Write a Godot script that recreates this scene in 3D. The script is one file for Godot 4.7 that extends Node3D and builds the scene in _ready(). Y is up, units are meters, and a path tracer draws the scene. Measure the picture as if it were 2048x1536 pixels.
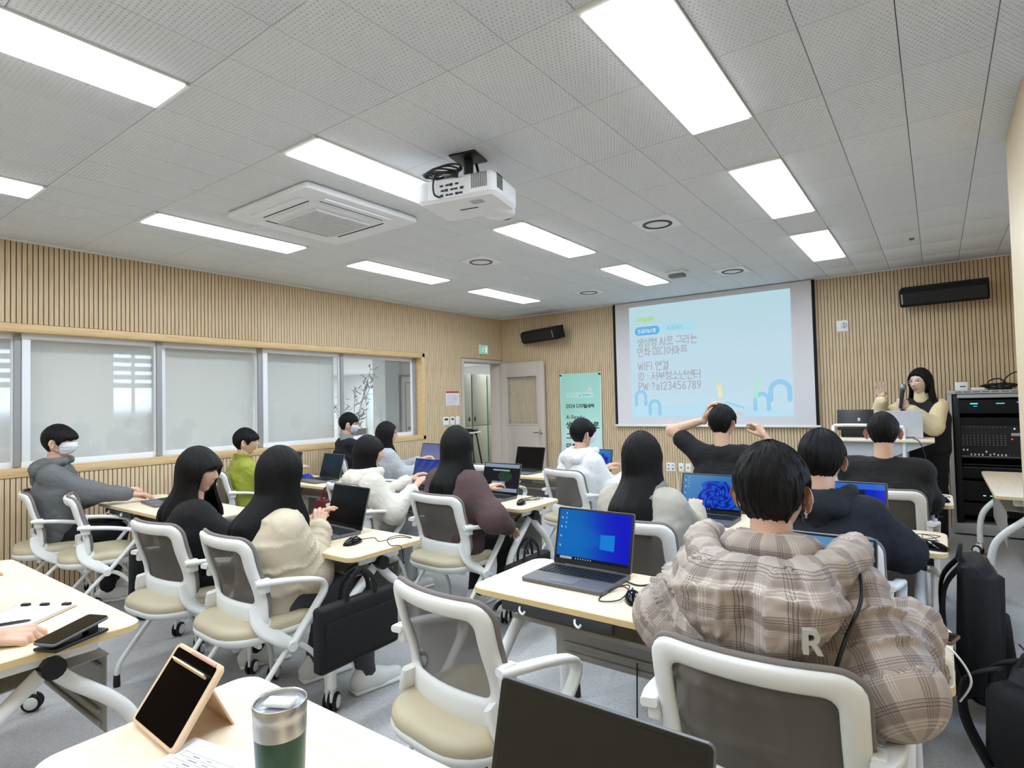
extends Node3D
# A classroom with slatted wood walls, students at flip-top desks, a speaker at a lectern beside a projection screen.
const TOP := 2.79          # ceiling height
const LEFT := -5.8         # face of the window wall
const FRONT := -7.65       # face of the screen wall
const RIGHT := 0.98
const BACK := 2.2
var M := {}
var taken := {}
var rng := RandomNumberGenerator.new()
var noise := FastNoiseLite.new()

func _ready() -> void:
	rng.seed = 7
	noise.seed = 3
	noise.frequency = 1.0
	var cam := Camera3D.new()
	cam.name = "camera"
	add_child(cam)
	cam.position = Vector3(0, 1.43, 0)
	cam.rotation_order = EULER_ORDER_YXZ
	cam.rotation_degrees = Vector3(1.715, 36.196, -1.348)
	cam.fov = 67.03
	cam.near = 0.02
	cam.current = true
	var env := Environment.new()
	env.tonemap_mode = Environment.TONE_MAPPER_LINEAR
	env.tonemap_exposure = 1.0
	env.background_mode = Environment.BG_SKY
	var sky := Sky.new()
	var sm := ProceduralSkyMaterial.new()
	sm.sky_top_color = Color(0.55, 0.7, 0.9)
	sm.sky_horizon_color = Color(0.85, 0.92, 1.0)
	sm.ground_bottom_color = Color(0.4, 0.42, 0.44)
	sm.ground_horizon_color = Color(0.7, 0.74, 0.78)
	sm.sky_energy_multiplier = 3.0
	sky.sky_material = sm
	env.sky = sky
	env.sdfgi_enabled = true
	env.ssao_enabled = true
	env.ssil_enabled = true
	var we := WorldEnvironment.new()
	we.name = "environment"
	we.environment = env
	add_child(we)
	make_materials()
	build_setting()
	build_ceiling_things()
	build_wall_things()
	build_corridor()
	build_furniture()
	build_people()
	build_small_things()

# ---------------------------------------------------------------- naming and nodes
func numbered(called: String) -> String:
	if not taken.has(called):
		taken[called] = 0
		return called
	taken[called] += 1
	return "%s_%03d" % [called, taken[called]]

func thing(called: String, label: String, category: String, at := Vector3.ZERO, turn := 0.0, group := "") -> Node3D:
	var o := Node3D.new()
	o.name = numbered(called)
	add_child(o)
	o.position = at
	o.rotation.y = turn
	tag(o, label, category, group)
	return o

func tag(o: Node, label: String, category: String, group := "") -> void:
	o.set_meta("label", label)
	o.set_meta("category", category)
	if group: o.set_meta("group", group)

func part(called: String, mesh: Mesh, m: Material, parent: Node3D, at := Vector3.ZERO) -> MeshInstance3D:
	var o := MeshInstance3D.new()
	o.name = called
	o.mesh = mesh
	if m: o.material_override = m
	parent.add_child(o, true)
	o.position = at
	return o

func single(called: String, label: String, category: String, mesh: Mesh, m: Material, at := Vector3.ZERO, turn := 0.0, group := "") -> MeshInstance3D:
	var o := part(numbered(called), mesh, m, self, at)
	o.rotation.y = turn
	tag(o, label, category, group)
	return o

func struct(called: String, mesh: Mesh, m: Material, at := Vector3.ZERO) -> MeshInstance3D:
	var o := part(called, mesh, m, self, at)
	o.set_meta("kind", "structure")
	return o

func copy(o: Node3D, label: String, at: Vector3, turn: float) -> Node3D:
	var c: Node3D = o.duplicate()
	c.name = numbered(String(o.name).split("_0")[0])
	add_child(c)
	c.position = at
	c.rotation.y = turn
	c.set_meta("label", label)
	return c

# ---------------------------------------------------------------- mesh helpers
func st() -> SurfaceTool:
	var s := SurfaceTool.new()
	s.begin(Mesh.PRIMITIVE_TRIANGLES)
	return s

func done(s: SurfaceTool) -> ArrayMesh:
	s.generate_normals()
	s.index()
	return s.commit()

func tri(s: SurfaceTool, a: Vector3, b: Vector3, c: Vector3) -> void:
	s.add_vertex(a); s.add_vertex(b); s.add_vertex(c)

func quad(s: SurfaceTool, a: Vector3, b: Vector3, c: Vector3, d: Vector3) -> void:
	tri(s, a, b, c); tri(s, a, c, d)

func uvquad(s: SurfaceTool, a: Vector3, b: Vector3, c: Vector3, d: Vector3) -> void:
	# a = top left, b = top right, c = bottom right, d = bottom left as seen from the front
	var uv := [Vector2(0, 0), Vector2(1, 0), Vector2(1, 1), Vector2(0, 1)]
	var p := [a, b, c, d]
	s.set_smooth_group(-1)
	for i in [0, 1, 2, 0, 2, 3]:
		s.set_uv(uv[i]); s.add_vertex(p[i])

func bx(s: SurfaceTool, c: Vector3, size: Vector3, b := Basis()) -> void:
	s.set_smooth_group(-1)
	var h := size / 2
	var v := []
	for i in 8:
		v.append(c + b * Vector3(h.x if i & 1 else -h.x, h.y if i & 2 else -h.y, h.z if i & 4 else -h.z))
	for f in [[2, 3, 1, 0], [7, 6, 4, 5], [6, 2, 0, 4], [3, 7, 5, 1], [6, 7, 3, 2], [0, 1, 5, 4]]:
		quad(s, v[f[0]], v[f[1]], v[f[2]], v[f[3]])

func box(size: Vector3) -> ArrayMesh:
	var s := st()
	bx(s, Vector3.ZERO, size)
	return done(s)

func rbx(s: SurfaceTool, c: Vector3, size: Vector3, r: float, b := Basis(), seg := 2) -> void:
	# box with rounded edges
	s.set_smooth_group(0)
	var h := size / 2
	r = minf(r, minf(h.x, minf(h.y, h.z)))
	var lists := []
	for ax in 3:
		var l := []
		for i in seg + 1: l.append(-h[ax] + r * (1.0 - cos(PI / 2 * i / seg)))
		for i in seg + 1: l.append(h[ax] - r * (1.0 - cos(PI / 2 * (seg - i) / seg)))
		lists.append(l)
	for ax in 3:
		var u: int = (ax + 1) % 3
		var w: int = (ax + 2) % 3
		for sg in [-1.0, 1.0]:
			var n: int = lists[u].size()
			var grid := []
			for i in n:
				for j in n:
					var p := Vector3()
					p[ax] = sg * h[ax]; p[u] = lists[u][i]; p[w] = lists[w][j]
					var q := Vector3(clampf(p.x, -h.x + r, h.x - r), clampf(p.y, -h.y + r, h.y - r), clampf(p.z, -h.z + r, h.z - r))
					grid.append(c + b * (q + (p - q).normalized() * r))
			for i in n - 1:
				for j in n - 1:
					var k := i * n + j
					if sg > 0: quad(s, grid[k], grid[k + 1], grid[k + n + 1], grid[k + n])
					else: quad(s, grid[k], grid[k + n], grid[k + n + 1], grid[k + 1])

func rbox(size: Vector3, r: float, c := Vector3.ZERO, seg := 2) -> ArrayMesh:
	var s := st()
	rbx(s, c, size, r, Basis(), seg)
	return done(s)

func spl(pts: Array, n := 6) -> Array:
	# Catmull-Rom through the points
	var out := []
	for i in pts.size() - 1:
		var a: Vector3 = pts[maxi(i - 1, 0)]
		var b: Vector3 = pts[i]
		var c: Vector3 = pts[i + 1]
		var d: Vector3 = pts[mini(i + 2, pts.size() - 1)]
		for k in n: out.append(b.cubic_interpolate(c, a, d, float(k) / n))
	out.append(pts[-1])
	return out

func frames(pts: Array, up := Vector3.UP) -> Array:
	var out := []
	var side := Vector3.ZERO
	for i in pts.size():
		var t: Vector3 = (pts[mini(i + 1, pts.size() - 1)] - pts[maxi(i - 1, 0)]).normalized()
		if side == Vector3.ZERO:
			side = t.cross(up)
			if side.length() < 0.05: side = t.cross(Vector3(0.3, 0.1, 1))
		side = (side - t * side.dot(t)).normalized()
		out.append(Basis(side, side.cross(t).normalized(), t))
	return out

func tube(s: SurfaceTool, pts: Array, r, sides := 8, cap := true, flat := 1.0) -> void:
	# r is a number or one radius per point; flat squeezes the second axis
	s.set_smooth_group(0)
	var fr := frames(pts)
	var rings := []
	for i in pts.size():
		var rr: float = r if r is float else r[i]
		var ring := PackedVector3Array()
		for k in sides:
			var a := TAU * k / sides
			ring.append(pts[i] + fr[i].x * cos(a) * rr + fr[i].y * sin(a) * rr * flat)
		rings.append(ring)
	loft(s, rings, cap)

func loft(s: SurfaceTool, rings: Array, cap := true) -> void:
	s.set_smooth_group(0)
	for i in rings.size() - 1:
		var a: PackedVector3Array = rings[i]
		var b: PackedVector3Array = rings[i + 1]
		var n := a.size()
		for k in n:
			var l := (k + 1) % n
			quad(s, a[k], a[l], b[l], b[k])
	if cap:
		s.set_smooth_group(-1)
		for e in [0, rings.size() - 1]:
			var ring: PackedVector3Array = rings[e]
			var m := Vector3.ZERO
			for p in ring: m += p
			m /= ring.size()
			for k in ring.size():
				if e == 0: tri(s, m, ring[(k + 1) % ring.size()], ring[k])
				else: tri(s, m, ring[k], ring[(k + 1) % ring.size()])

func bar(s: SurfaceTool, pts: Array, wide, thick: float, side := Vector3.RIGHT) -> void:
	# flat rounded bar; wide runs along «side»
	var rings := []
	for i in pts.size():
		var t: Vector3 = (pts[mini(i + 1, pts.size() - 1)] - pts[maxi(i - 1, 0)]).normalized()
		var x: Vector3 = (side - t * side.dot(t)).normalized()
		var y := t.cross(x)
		var w: float = (wide if wide is float else wide[i]) / 2
		var h := thick / 2
		var ring := PackedVector3Array()
		for q in [[-1, -0.4], [-0.75, -1], [0.75, -1], [1, -0.4], [1, 0.4], [0.75, 1], [-0.75, 1], [-1, 0.4]]:
			ring.append(pts[i] + x * q[0] * w + y * q[1] * h)
		rings.append(ring)
	loft(s, rings)

func lathe(s: SurfaceTool, prof: Array, seg := 20, t := Transform3D(), cap := true) -> void:
	var rings := []
	for p in prof:
		var ring := PackedVector3Array()
		for k in seg:
			var a := TAU * k / seg
			ring.append(t * Vector3(cos(a) * p[0], p[1], sin(a) * p[0]))
		rings.append(ring)
	loft(s, rings, cap)

func cyl(s: SurfaceTool, a: Vector3, b: Vector3, r: float, sides := 12) -> void:
	tube(s, [a, b], r, sides)

func prism(s: SurfaceTool, poly: PackedVector2Array, depth: float, t := Transform3D(), bevel := 0.0) -> void:
	# polygon in xy pulled along z from -depth/2 to depth/2
	var h := depth / 2
	var ins := poly
	if bevel > 0:
		var o := Geometry2D.offset_polygon(poly, -bevel)
		if o.size() == 1 and o[0].size() == poly.size():
			# offset keeps the number of points but may start elsewhere
			var best := 0
			for k in o[0].size():
				if o[0][k].distance_to(poly[0]) < o[0][best].distance_to(poly[0]): best = k
			ins = PackedVector2Array()
			for k in poly.size(): ins.append(o[0][(best + k) % poly.size()])
		else: bevel = 0.0
	s.set_smooth_group(-1)
	var ix := Geometry2D.triangulate_polygon(ins)
	for k in range(0, ix.size(), 3):
		var a := ins[ix[k]]
		var b := ins[ix[k + 1]]
		var c := ins[ix[k + 2]]
		tri(s, t * Vector3(a.x, a.y, h), t * Vector3(c.x, c.y, h), t * Vector3(b.x, b.y, h))
		tri(s, t * Vector3(a.x, a.y, -h), t * Vector3(b.x, b.y, -h), t * Vector3(c.x, c.y, -h))
	for k in poly.size():
		var l := (k + 1) % poly.size()
		var lv := [[ins[k], ins[l], -h], [poly[k], poly[l], -h + bevel], [poly[k], poly[l], h - bevel], [ins[k], ins[l], h]]
		for q in 3:
			if bevel == 0.0 and q != 1: continue
			var a: Array = lv[q]
			var b: Array = lv[q + 1]
			quad(s, t * Vector3(a[0].x, a[0].y, a[2]), t * Vector3(a[1].x, a[1].y, a[2]), t * Vector3(b[1].x, b[1].y, b[2]), t * Vector3(b[0].x, b[0].y, b[2]))

func rounded(w: float, h: float, r, seg := 5) -> PackedVector2Array:
	# rounded rectangle round the origin; r: one radius or [bottom right, top right, top left, bottom left]
	var out := PackedVector2Array()
	var c := [Vector2(w / 2, -h / 2), Vector2(w / 2, h / 2), Vector2(-w / 2, h / 2), Vector2(-w / 2, -h / 2)]
	var inw := [Vector2(-1, 1), Vector2(-1, -1), Vector2(1, -1), Vector2(1, 1)]
	for i in 4:
		var q: float = r if r is float else r[i]
		var m: Vector2 = c[i] + inw[i] * q
		for k in seg + 1:
			var a := -PI / 2 + PI / 2 * i + PI / 2 * k / seg
			out.append(m + Vector2(cos(a), sin(a)) * q)
	return out

func lying() -> Transform3D:
	# turns a prism so that its xy polygon lies flat (y of the polygon becomes -z)
	return Transform3D(Basis(Vector3.RIGHT, -PI / 2), Vector3.ZERO)
# ---------------------------------------------------------------- materials and textures
func mat(called: String, c: Color, rough := 0.6, metal := 0.0) -> StandardMaterial3D:
	var m := StandardMaterial3D.new()
	m.resource_name = called
	m.albedo_color = c
	m.roughness = rough
	m.metallic = metal
	M[called] = m
	return m

func noise_tex(freq: float, stops: Array, size := 256, oct := 4, kind := FastNoiseLite.TYPE_SIMPLEX_SMOOTH, sd := 1) -> NoiseTexture2D:
	var n := FastNoiseLite.new()
	n.noise_type = kind
	n.frequency = freq
	n.fractal_octaves = oct
	n.seed = sd
	var t := NoiseTexture2D.new()
	t.width = size; t.height = size
	t.seamless = true
	t.noise = n
	var g := Gradient.new()
	g.offsets = PackedFloat32Array()
	var off := PackedFloat32Array()
	var col := PackedColorArray()
	for k in stops.size():
		off.append(float(k) / (stops.size() - 1)); col.append(stops[k])
	g.offsets = off; g.colors = col
	t.color_ramp = g
	return t

func tri_world(m: StandardMaterial3D, scale: Vector3, world := true) -> void:
	m.uv1_triplanar = true
	m.uv1_world_triplanar = world
	m.uv1_scale = scale

func bump(m: StandardMaterial3D, t: Texture2D, cm: float) -> void:
	m.heightmap_enabled = true
	m.heightmap_texture = t
	m.heightmap_scale = cm

func make_materials() -> void:
	var m := mat("slat_wood", Color.WHITE, 0.55)
	m.albedo_texture = noise_tex(0.02, [Color(0.735, 0.63, 0.485), Color(0.81, 0.71, 0.57), Color(0.84, 0.75, 0.615), Color(0.78, 0.68, 0.535)], 256, 5)
	tri_world(m, Vector3(7, 0.55, 7))
	m = mat("groove_shade_wood", Color(0.36, 0.25, 0.14), 0.8)  # same wood as the slats, with the shade of the grooves put into its colour
	m = mat("trim_wood", Color.WHITE, 0.45)
	m.albedo_texture = noise_tex(0.02, [Color(0.77, 0.635, 0.44), Color(0.84, 0.72, 0.53), Color(0.87, 0.755, 0.57)], 256, 5, FastNoiseLite.TYPE_SIMPLEX_SMOOTH, 4)
	tri_world(m, Vector3(4, 6, 0.5))
	m = mat("maple", Color.WHITE, 0.38)
	m.albedo_texture = noise_tex(0.012, [Color(0.885, 0.80, 0.675), Color(0.925, 0.855, 0.74), Color(0.94, 0.875, 0.77), Color(0.905, 0.83, 0.71)], 512, 5, FastNoiseLite.TYPE_SIMPLEX_SMOOTH, 9)
	tri_world(m, Vector3(0.7, 5, 5), false)
	m = mat("maple_edge", Color(0.87, 0.76, 0.55), 0.5)
	m = mat("column_panel", Color.WHITE, 0.5)
	m.albedo_texture = noise_tex(0.02, [Color(0.87, 0.78, 0.64), Color(0.91, 0.83, 0.70), Color(0.93, 0.86, 0.74)], 256, 5, FastNoiseLite.TYPE_SIMPLEX_SMOOTH, 12)
	tri_world(m, Vector3(5, 0.5, 5))
	# ceiling board with punched holes
	var im := Image.create(256, 256, false, Image.FORMAT_RGB8)
	var hm := Image.create(256, 256, false, Image.FORMAT_RGB8)
	for y in 256:
		for x in 256:
			var row := y / 32
			var dx := fposmod(x + (16.0 if row % 2 else 0.0), 32.0) - 16.0
			var d := Vector2(dx, y % 32 - 15.5).length()
			var big := 4.3 if (int(x + (16 if row % 2 else 0)) / 32 + row) % 3 else 3.0
			var v := clampf((d - big) / 1.6, 0, 1)
			var g := 0.90 + 0.015 * rng.randf()
			im.set_pixel(x, y, Color(g * 0.985, g, g * 1.02))
			hm.set_pixel(x, y, Color(v, v, v))
	m = mat("ceiling_board", Color.WHITE, 0.85)
	m.albedo_texture = ImageTexture.create_from_image(im)
	bump(m, ImageTexture.create_from_image(hm), 0.7)
	tri_world(m, Vector3(6.6667, 6.6667, 6.6667))
	m = mat("ceiling_gap", Color(0.45, 0.45, 0.45), 0.9)
	m = mat("vinyl_floor", Color.WHITE, 0.5)
	m.albedo_texture = noise_tex(0.35, [Color(0.605, 0.60, 0.60), Color(0.73, 0.725, 0.725), Color(0.79, 0.785, 0.785)], 512, 3, FastNoiseLite.TYPE_VALUE, 5)
	m.detail_enabled = true
	m.detail_blend_mode = BaseMaterial3D.BLEND_MODE_MUL
	m.detail_albedo = noise_tex(0.01, [Color(0.88, 0.88, 0.88), Color(1, 1, 1)], 256, 4, FastNoiseLite.TYPE_SIMPLEX_SMOOTH, 6)
	tri_world(m, Vector3(1.1, 1.1, 1.1))
	m.uv2_triplanar = true
	m.uv2_world_triplanar = true
	m.uv2_scale = Vector3(0.6, 0.6, 0.6)
	m.detail_uv_layer = BaseMaterial3D.DETAIL_UV_2
	mat("white_wall", Color(0.90, 0.905, 0.91), 0.8)
	mat("white_plastic", Color(0.925, 0.925, 0.91), 0.42)
	mat("cool_white", Color(0.90, 0.91, 0.93), 0.4)
	mat("bright_white", Color(0.945, 0.955, 0.975), 0.45)
	mat("frame_grey", Color(0.60, 0.60, 0.60), 0.5)
	mat("panel_grey", Color(0.70, 0.70, 0.70), 0.5)
	mat("steel_grey", Color(0.62, 0.60, 0.57), 0.45, 0.2)
	mat("black_plastic", Color(0.035, 0.036, 0.04), 0.42)
	mat("black_matt", Color(0.022, 0.023, 0.026), 0.85)
	mat("gloss_black", Color(0.012, 0.012, 0.014), 0.12).metallic_specular = 0.35
	mat("dark_grey", Color(0.20, 0.21, 0.22), 0.5)
	mat("mid_grey", Color(0.42, 0.42, 0.43), 0.5)
	mat("rubber", Color(0.03, 0.03, 0.03), 0.7)
	mat("chrome", Color(0.8, 0.8, 0.8), 0.2, 1.0)
	mat("brushed_steel", Color(0.74, 0.73, 0.71), 0.32, 1.0)
	mat("laptop_grey", Color(0.40, 0.40, 0.41), 0.42, 0.3)
	mat("silver_laptop", Color(0.80, 0.81, 0.83), 0.4, 0.1)
	mat("laptop_edge", Color(0.20, 0.17, 0.18), 0.45, 0.3)
	mat("key_black", Color(0.05, 0.05, 0.055), 0.5)
	mat("screen_bezel", Color(0.02, 0.02, 0.022), 0.3)
	m = mat("seat_leather", Color(0.775, 0.725, 0.61), 0.5)
	m = mat("chair_mesh", Color(0.40, 0.375, 0.355, 0.82), 0.8)
	m.transparency = BaseMaterial3D.TRANSPARENCY_ALPHA
	m = mat("mesh_edge", Color(0.50, 0.47, 0.455), 0.9)
	bump(m, noise_tex(0.3, [Color.BLACK, Color.WHITE], 128, 2), 0.1)
	tri_world(m, Vector3(9, 9, 9), false)
	m = mat("glass", Color(0.95, 0.98, 0.97, 0.06), 0.02)
	m.transparency = BaseMaterial3D.TRANSPARENCY_ALPHA
	m = mat("blind", Color(0.83, 0.835, 0.82), 0.9)
	m.backlight_enabled = true
	m.backlight = Color(0.25, 0.25, 0.25)
	m = mat("light_diffuser", Color(1, 1, 1), 0.6)
	m.emission_enabled = true
	m.emission = Color(0.97, 0.985, 1.0)
	m.emission_energy_multiplier = 4.5
	m = mat("downlight", Color(1, 1, 1), 0.6)
	m.emission_enabled = true
	m.emission = Color(1.0, 0.97, 0.92)
	m.emission_energy_multiplier = 3.0
	mat("olive", Color(0.52, 0.535, 0.46), 0.5)
	mat("door_laminate", Color(0.78, 0.735, 0.69), 0.5)
	mat("leaf", Color(0.30, 0.36, 0.30), 0.6)
	mat("paper", Color(0.93, 0.93, 0.95), 0.8)
	mat("cream_case", Color(0.88, 0.76, 0.63), 0.5)
	mat("green_enamel", Color(0.03, 0.26, 0.17), 0.28)
	mat("bag_black", Color(0.035, 0.038, 0.045), 0.8)
	bump(M.bag_black, noise_tex(0.2, [Color.BLACK, Color.WHITE], 128, 3), 0.12)
	tri_world(M.bag_black, Vector3(6, 6, 6), false)
	mat("blue_cloth", Color(0.04, 0.20, 0.62), 0.8)
	mat("red_cloth", Color(0.40, 0.05, 0.10), 0.8)
	mat("podium_panel", Color(0.72, 0.73, 0.75), 0.55)

func img_mat(called: String, im: Image, glow := 0.0, rough := 0.6) -> StandardMaterial3D:
	var m := mat(called, Color.WHITE, rough)
	var t := ImageTexture.create_from_image(im)
	if glow > 0:
		m.albedo_color = Color(0.01, 0.01, 0.01)
		m.metallic_specular = 0.25
		m.emission_enabled = true
		m.emission = Color.WHITE
		m.emission_texture = t
		m.emission_operator = BaseMaterial3D.EMISSION_OP_MULTIPLY
		m.emission_energy_multiplier = glow
	else:
		m.albedo_texture = t
	return m
# ---------------------------------------------------------------- stroke lettering drawn into pictures (print on signs and screens)
const CONS := {"G": "0,0 1,0 .85,1", "N": "0,0 0,1 1,1", "D": "1,0 0,0 0,1 1,1", "R": "0,0 1,0 1,.5 0,.5 0,1 1,1", "M": "0,0 1,0 1,1 0,1 0,0", "B": "0,0 0,1 1,1 1,0|0,.5 1,.5", "S": ".5,0 .4,.45 0,1|.48,.35 1,1", "O": "o", "J": "0,.05 1,.05|.5,.05 .4,.5 0,1|.47,.45 1,1", "C": ".3,0 .7,0|0,.28 1,.28|.5,.28 .4,.6 0,1|.47,.6 1,1", "K": "0,0 1,0 .85,1|0,.5 .9,.5", "T": "1,0 0,0 0,1 1,1|0,.5 .95,.5", "P": "0,0 1,0|0,1 1,1|.3,0 .3,1|.7,0 .7,1", "H": ".3,0 .7,0|0,.22 1,.22|h", "SS": ".3,0 .2,.5 0,1|.28,.4 .5,1|.75,0 .7,.5 .5,1|.73,.4 1,1"}
const INITIAL := ["G", "G", "N", "D", "D", "R", "M", "B", "B", "S", "SS", "O", "J", "J", "C", "K", "T", "P", "H"]
const FINAL := {1: "G", 4: "N", 7: "D", 8: "R", 16: "M", 17: "B", 19: "S", 21: "O", 22: "J"}
const VOWEL := {0: ".2,0 .2,1|.2,.48 1,.48", 1: ".1,0 .1,1|.8,0 .8,1|.1,.5 .8,.5", 4: ".8,0 .8,1|0,.48 .8,.48", 5: ".4,.05 .4,.95|.95,0 .95,1|0,.48 .4,.48", 6: ".8,0 .8,1|.1,.34 .8,.34|.1,.62 .8,.62", 8: "0,1 1,1|.5,.3 .5,1", 9: "", 13: "0,.2 1,.2|.5,.2 .5,.95", 18: "0,.5 1,.5", 20: ".5,0 .5,1", 2: ".2,0 .2,1|.2,.34 1,.34|.2,.62 1,.62"}
const LATIN := {"A": "0,1 .5,0 1,1|.2,.65 .8,.65", "I": ".5,0 .5,1", "W": "0,0 .25,1 .5,.2 .75,1 1,0", "F": "1,0 .1,0 .1,1|.1,.48 .85,.48", "D": ".1,0 .1,1 .5,1 .85,.8 .95,.5 .85,.2 .5,0 .1,0", "P": ".1,1 .1,0 .7,0 .95,.14 .95,.4 .7,.55 .1,.55", "R": ".1,1 .1,0 .7,0 .95,.14 .95,.38 .7,.5 .1,.5|.55,.5 1,1", "E": "1,0 .1,0 .1,1 1,1|.1,.5 .85,.5", "Y": "0,0 .5,.5 1,0|.5,.5 .5,1", "a": ".15,.45 .45,.33 .85,.42 .85,1|.85,.6 .3,.62 .12,.8 .3,1 .85,.86", "d": ".88,0 .88,1|.88,.5 .5,.34 .15,.5 .15,.85 .5,1 .88,.85", "e": ".1,.66 .9,.66 .85,.42 .5,.33 .15,.5 .1,.75 .35,1 .85,.93", "y": ".05,.35 .5,1|.95,.35 .4,1.25 .1,1.28", "1": ".3,.18 .58,0 .58,1", "2": ".1,.22 .3,0 .75,0 .92,.22 .85,.45 .1,1 .95,1", "3": ".1,.08 .5,0 .85,.12 .85,.36 .45,.47 .9,.6 .9,.88 .5,1 .08,.9", "4": ".7,1 .7,0 .05,.7 1,.7", "5": ".88,0 .2,0 .15,.44 .6,.38 .92,.6 .88,.88 .5,1 .1,.92", "6": ".8,.05 .4,.15 .12,.55 .15,.85 .5,1 .85,.87 .88,.6 .5,.45 .15,.6", "7": ".08,0 .95,0 .4,1", "8": ".5,0 .15,.12 .15,.35 .5,.47 .88,.62 .88,.88 .5,1 .12,.88 .12,.62 .5,.47 .85,.35 .85,.12 .5,0", "9": ".85,.42 .5,.55 .15,.42 .12,.15 .5,0 .85,.13 .88,.45 .6,.85 .2,.97", "0": ".5,0 .15,.15 .1,.5 .15,.85 .5,1 .85,.85 .9,.5 .85,.15 .5,0", ":": ".5,.4 .5,.42|.5,.9 .5,.92", "?": ".15,.2 .4,0 .8,.08 .88,.3 .5,.55 .5,.7|.5,.95 .5,.97", "-": ".15,.6 .85,.6", ".": ".2,.97 .2,.98", "x": ".2,.4 .8,1|.8,.4 .2,1", "U": ".1,0 .1,.75 .5,1 .9,.75 .9,0", "N": ".1,1 .1,0 .9,1 .9,0", "O": ".5,0 .15,.15 .1,.5 .15,.85 .5,1 .85,.85 .9,.5 .85,.15 .5,0", "o": ".5,.35 .15,.5 .15,.85 .5,1 .85,.85 .85,.5 .5,.35", "n": ".15,.35 .15,1|.15,.55 .5,.35 .85,.5 .85,1", "s": ".85,.45 .5,.35 .15,.48 .85,.82 .5,1 .12,.9", "i": ".5,.35 .5,1|.5,.1 .5,.12", "c": ".88,.5 .5,.35 .15,.5 .15,.85 .5,1 .88,.88", "P2": ""}

func dab(im: Image, a: Vector2, b: Vector2, w: float, c: Color) -> void:
	# one thick line with soft ends
	var lo := Vector2(minf(a.x, b.x), minf(a.y, b.y)) - Vector2(w + 1, w + 1)
	var hi := Vector2(maxf(a.x, b.x), maxf(a.y, b.y)) + Vector2(w + 1, w + 1)
	var ab := b - a
	var l2 := maxf(ab.length_squared(), 1e-6)
	for y in range(maxi(0, int(lo.y)), mini(im.get_height(), int(hi.y) + 1)):
		for x in range(maxi(0, int(lo.x)), mini(im.get_width(), int(hi.x) + 1)):
			var p := Vector2(x + 0.5, y + 0.5)
			var d := p.distance_to(a + ab * clampf((p - a).dot(ab) / l2, 0, 1)) - w / 2
			if d < 0.5:
				im.set_pixel(x, y, im.get_pixel(x, y).lerp(c, clampf(0.5 - d, 0, 1) * c.a))

func strokes(im: Image, code: String, r: Rect2, w: float, c: Color) -> void:
	if code == "": return
	for line in code.split("|"):
		if line == "o" or line == "h":
			var m := r.get_center() if line == "o" else r.position + r.size * Vector2(0.5, 0.68)
			var rad := r.size * (Vector2(0.5, 0.5) if line == "o" else Vector2(0.42, 0.32))
			for k in 14:
				var a := TAU * k / 14
				var b := TAU * (k + 1) / 14
				dab(im, m + Vector2(cos(a), sin(a)) * rad, m + Vector2(cos(b), sin(b)) * rad, w, c)
			continue
		var pts := line.split(" ")
		for k in pts.size() - 1:
			var p := pts[k].split(",")
			var q := pts[k + 1].split(",")
			dab(im, r.position + r.size * Vector2(float(p[0]), float(p[1])), r.position + r.size * Vector2(float(q[0]), float(q[1])), w, c)

func syllable(im: Image, ch: int, o: Vector2, s: float, w: float, c: Color) -> void:
	var n := ch - 0xAC00
	var l: String = INITIAL[n / 588]
	var v := (n % 588) / 28
	var t := n % 28
	var bx2 := func(x0, y0, x1, y1): return Rect2(o + Vector2(x0 * squeeze, y0) * s, Vector2((x1 - x0) * squeeze, y1 - y0) * s)
	if v == 9:
		strokes(im, CONS[l], bx2.call(0.1, 0.08, 0.52, 0.42), w, c)
		strokes(im, VOWEL[8], bx2.call(0.05, 0.48, 0.62, 0.76), w, c)
		strokes(im, VOWEL[0], bx2.call(0.70, 0.03, 0.98, 0.97), w, c)
	elif v in [8, 13, 18]:
		if t:
			strokes(im, CONS[l], bx2.call(0.22, 0.03, 0.78, 0.32), w, c)
			strokes(im, VOWEL[v], bx2.call(0.05, 0.34, 0.95, 0.56), w, c)
		else:
			strokes(im, CONS[l], bx2.call(0.18, 0.08, 0.82, 0.48), w, c)
			strokes(im, VOWEL[v], bx2.call(0.04, 0.52, 0.96, 0.88), w, c)
	else:
		strokes(im, CONS[l], bx2.call(0.06, 0.1, 0.5, 0.5 if t else 0.82), w, c)
		strokes(im, VOWEL[v], bx2.call(0.58, 0.02, 0.95, 0.58 if t else 0.97), w, c)
	if t and FINAL.has(t):
		strokes(im, CONS[FINAL[t]], bx2.call(0.25, 0.66, 0.85, 0.98), w, c)

var squeeze := 1.0   # narrower letters

func text(im: Image, s: String, x: float, y: float, size: float, w: float, c: Color) -> float:
	for k in s.length():
		var ch := s.unicode_at(k)
		if ch >= 0xAC00 and ch <= 0xD7A3:
			syllable(im, ch, Vector2(x, y), size * 0.98, w, c)
			x += size * squeeze
		elif s[k] == " ": x += size * 0.32 * squeeze
		else:
			var narrow: bool = s[k] in "I:.i1-"
			var wd := size * (0.18 if narrow else 0.52) * squeeze
			var h := size * 0.84
			if s[k] == "W": wd = size * 0.75 * squeeze
			strokes(im, LATIN.get(s[k], ""), Rect2(x + size * 0.03, y + size * 0.08, wd, h), w, c)
			x += wd + size * 0.16 * squeeze
	return x
# ---------------------------------------------------------------- the room
func slat_mesh(h: float, along_x := false) -> ArrayMesh:
	return rbox(Vector3(0.0284, h, 0.011) if along_x else Vector3(0.011, h, 0.0284), 0.002, Vector3.ZERO, 1)

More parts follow.
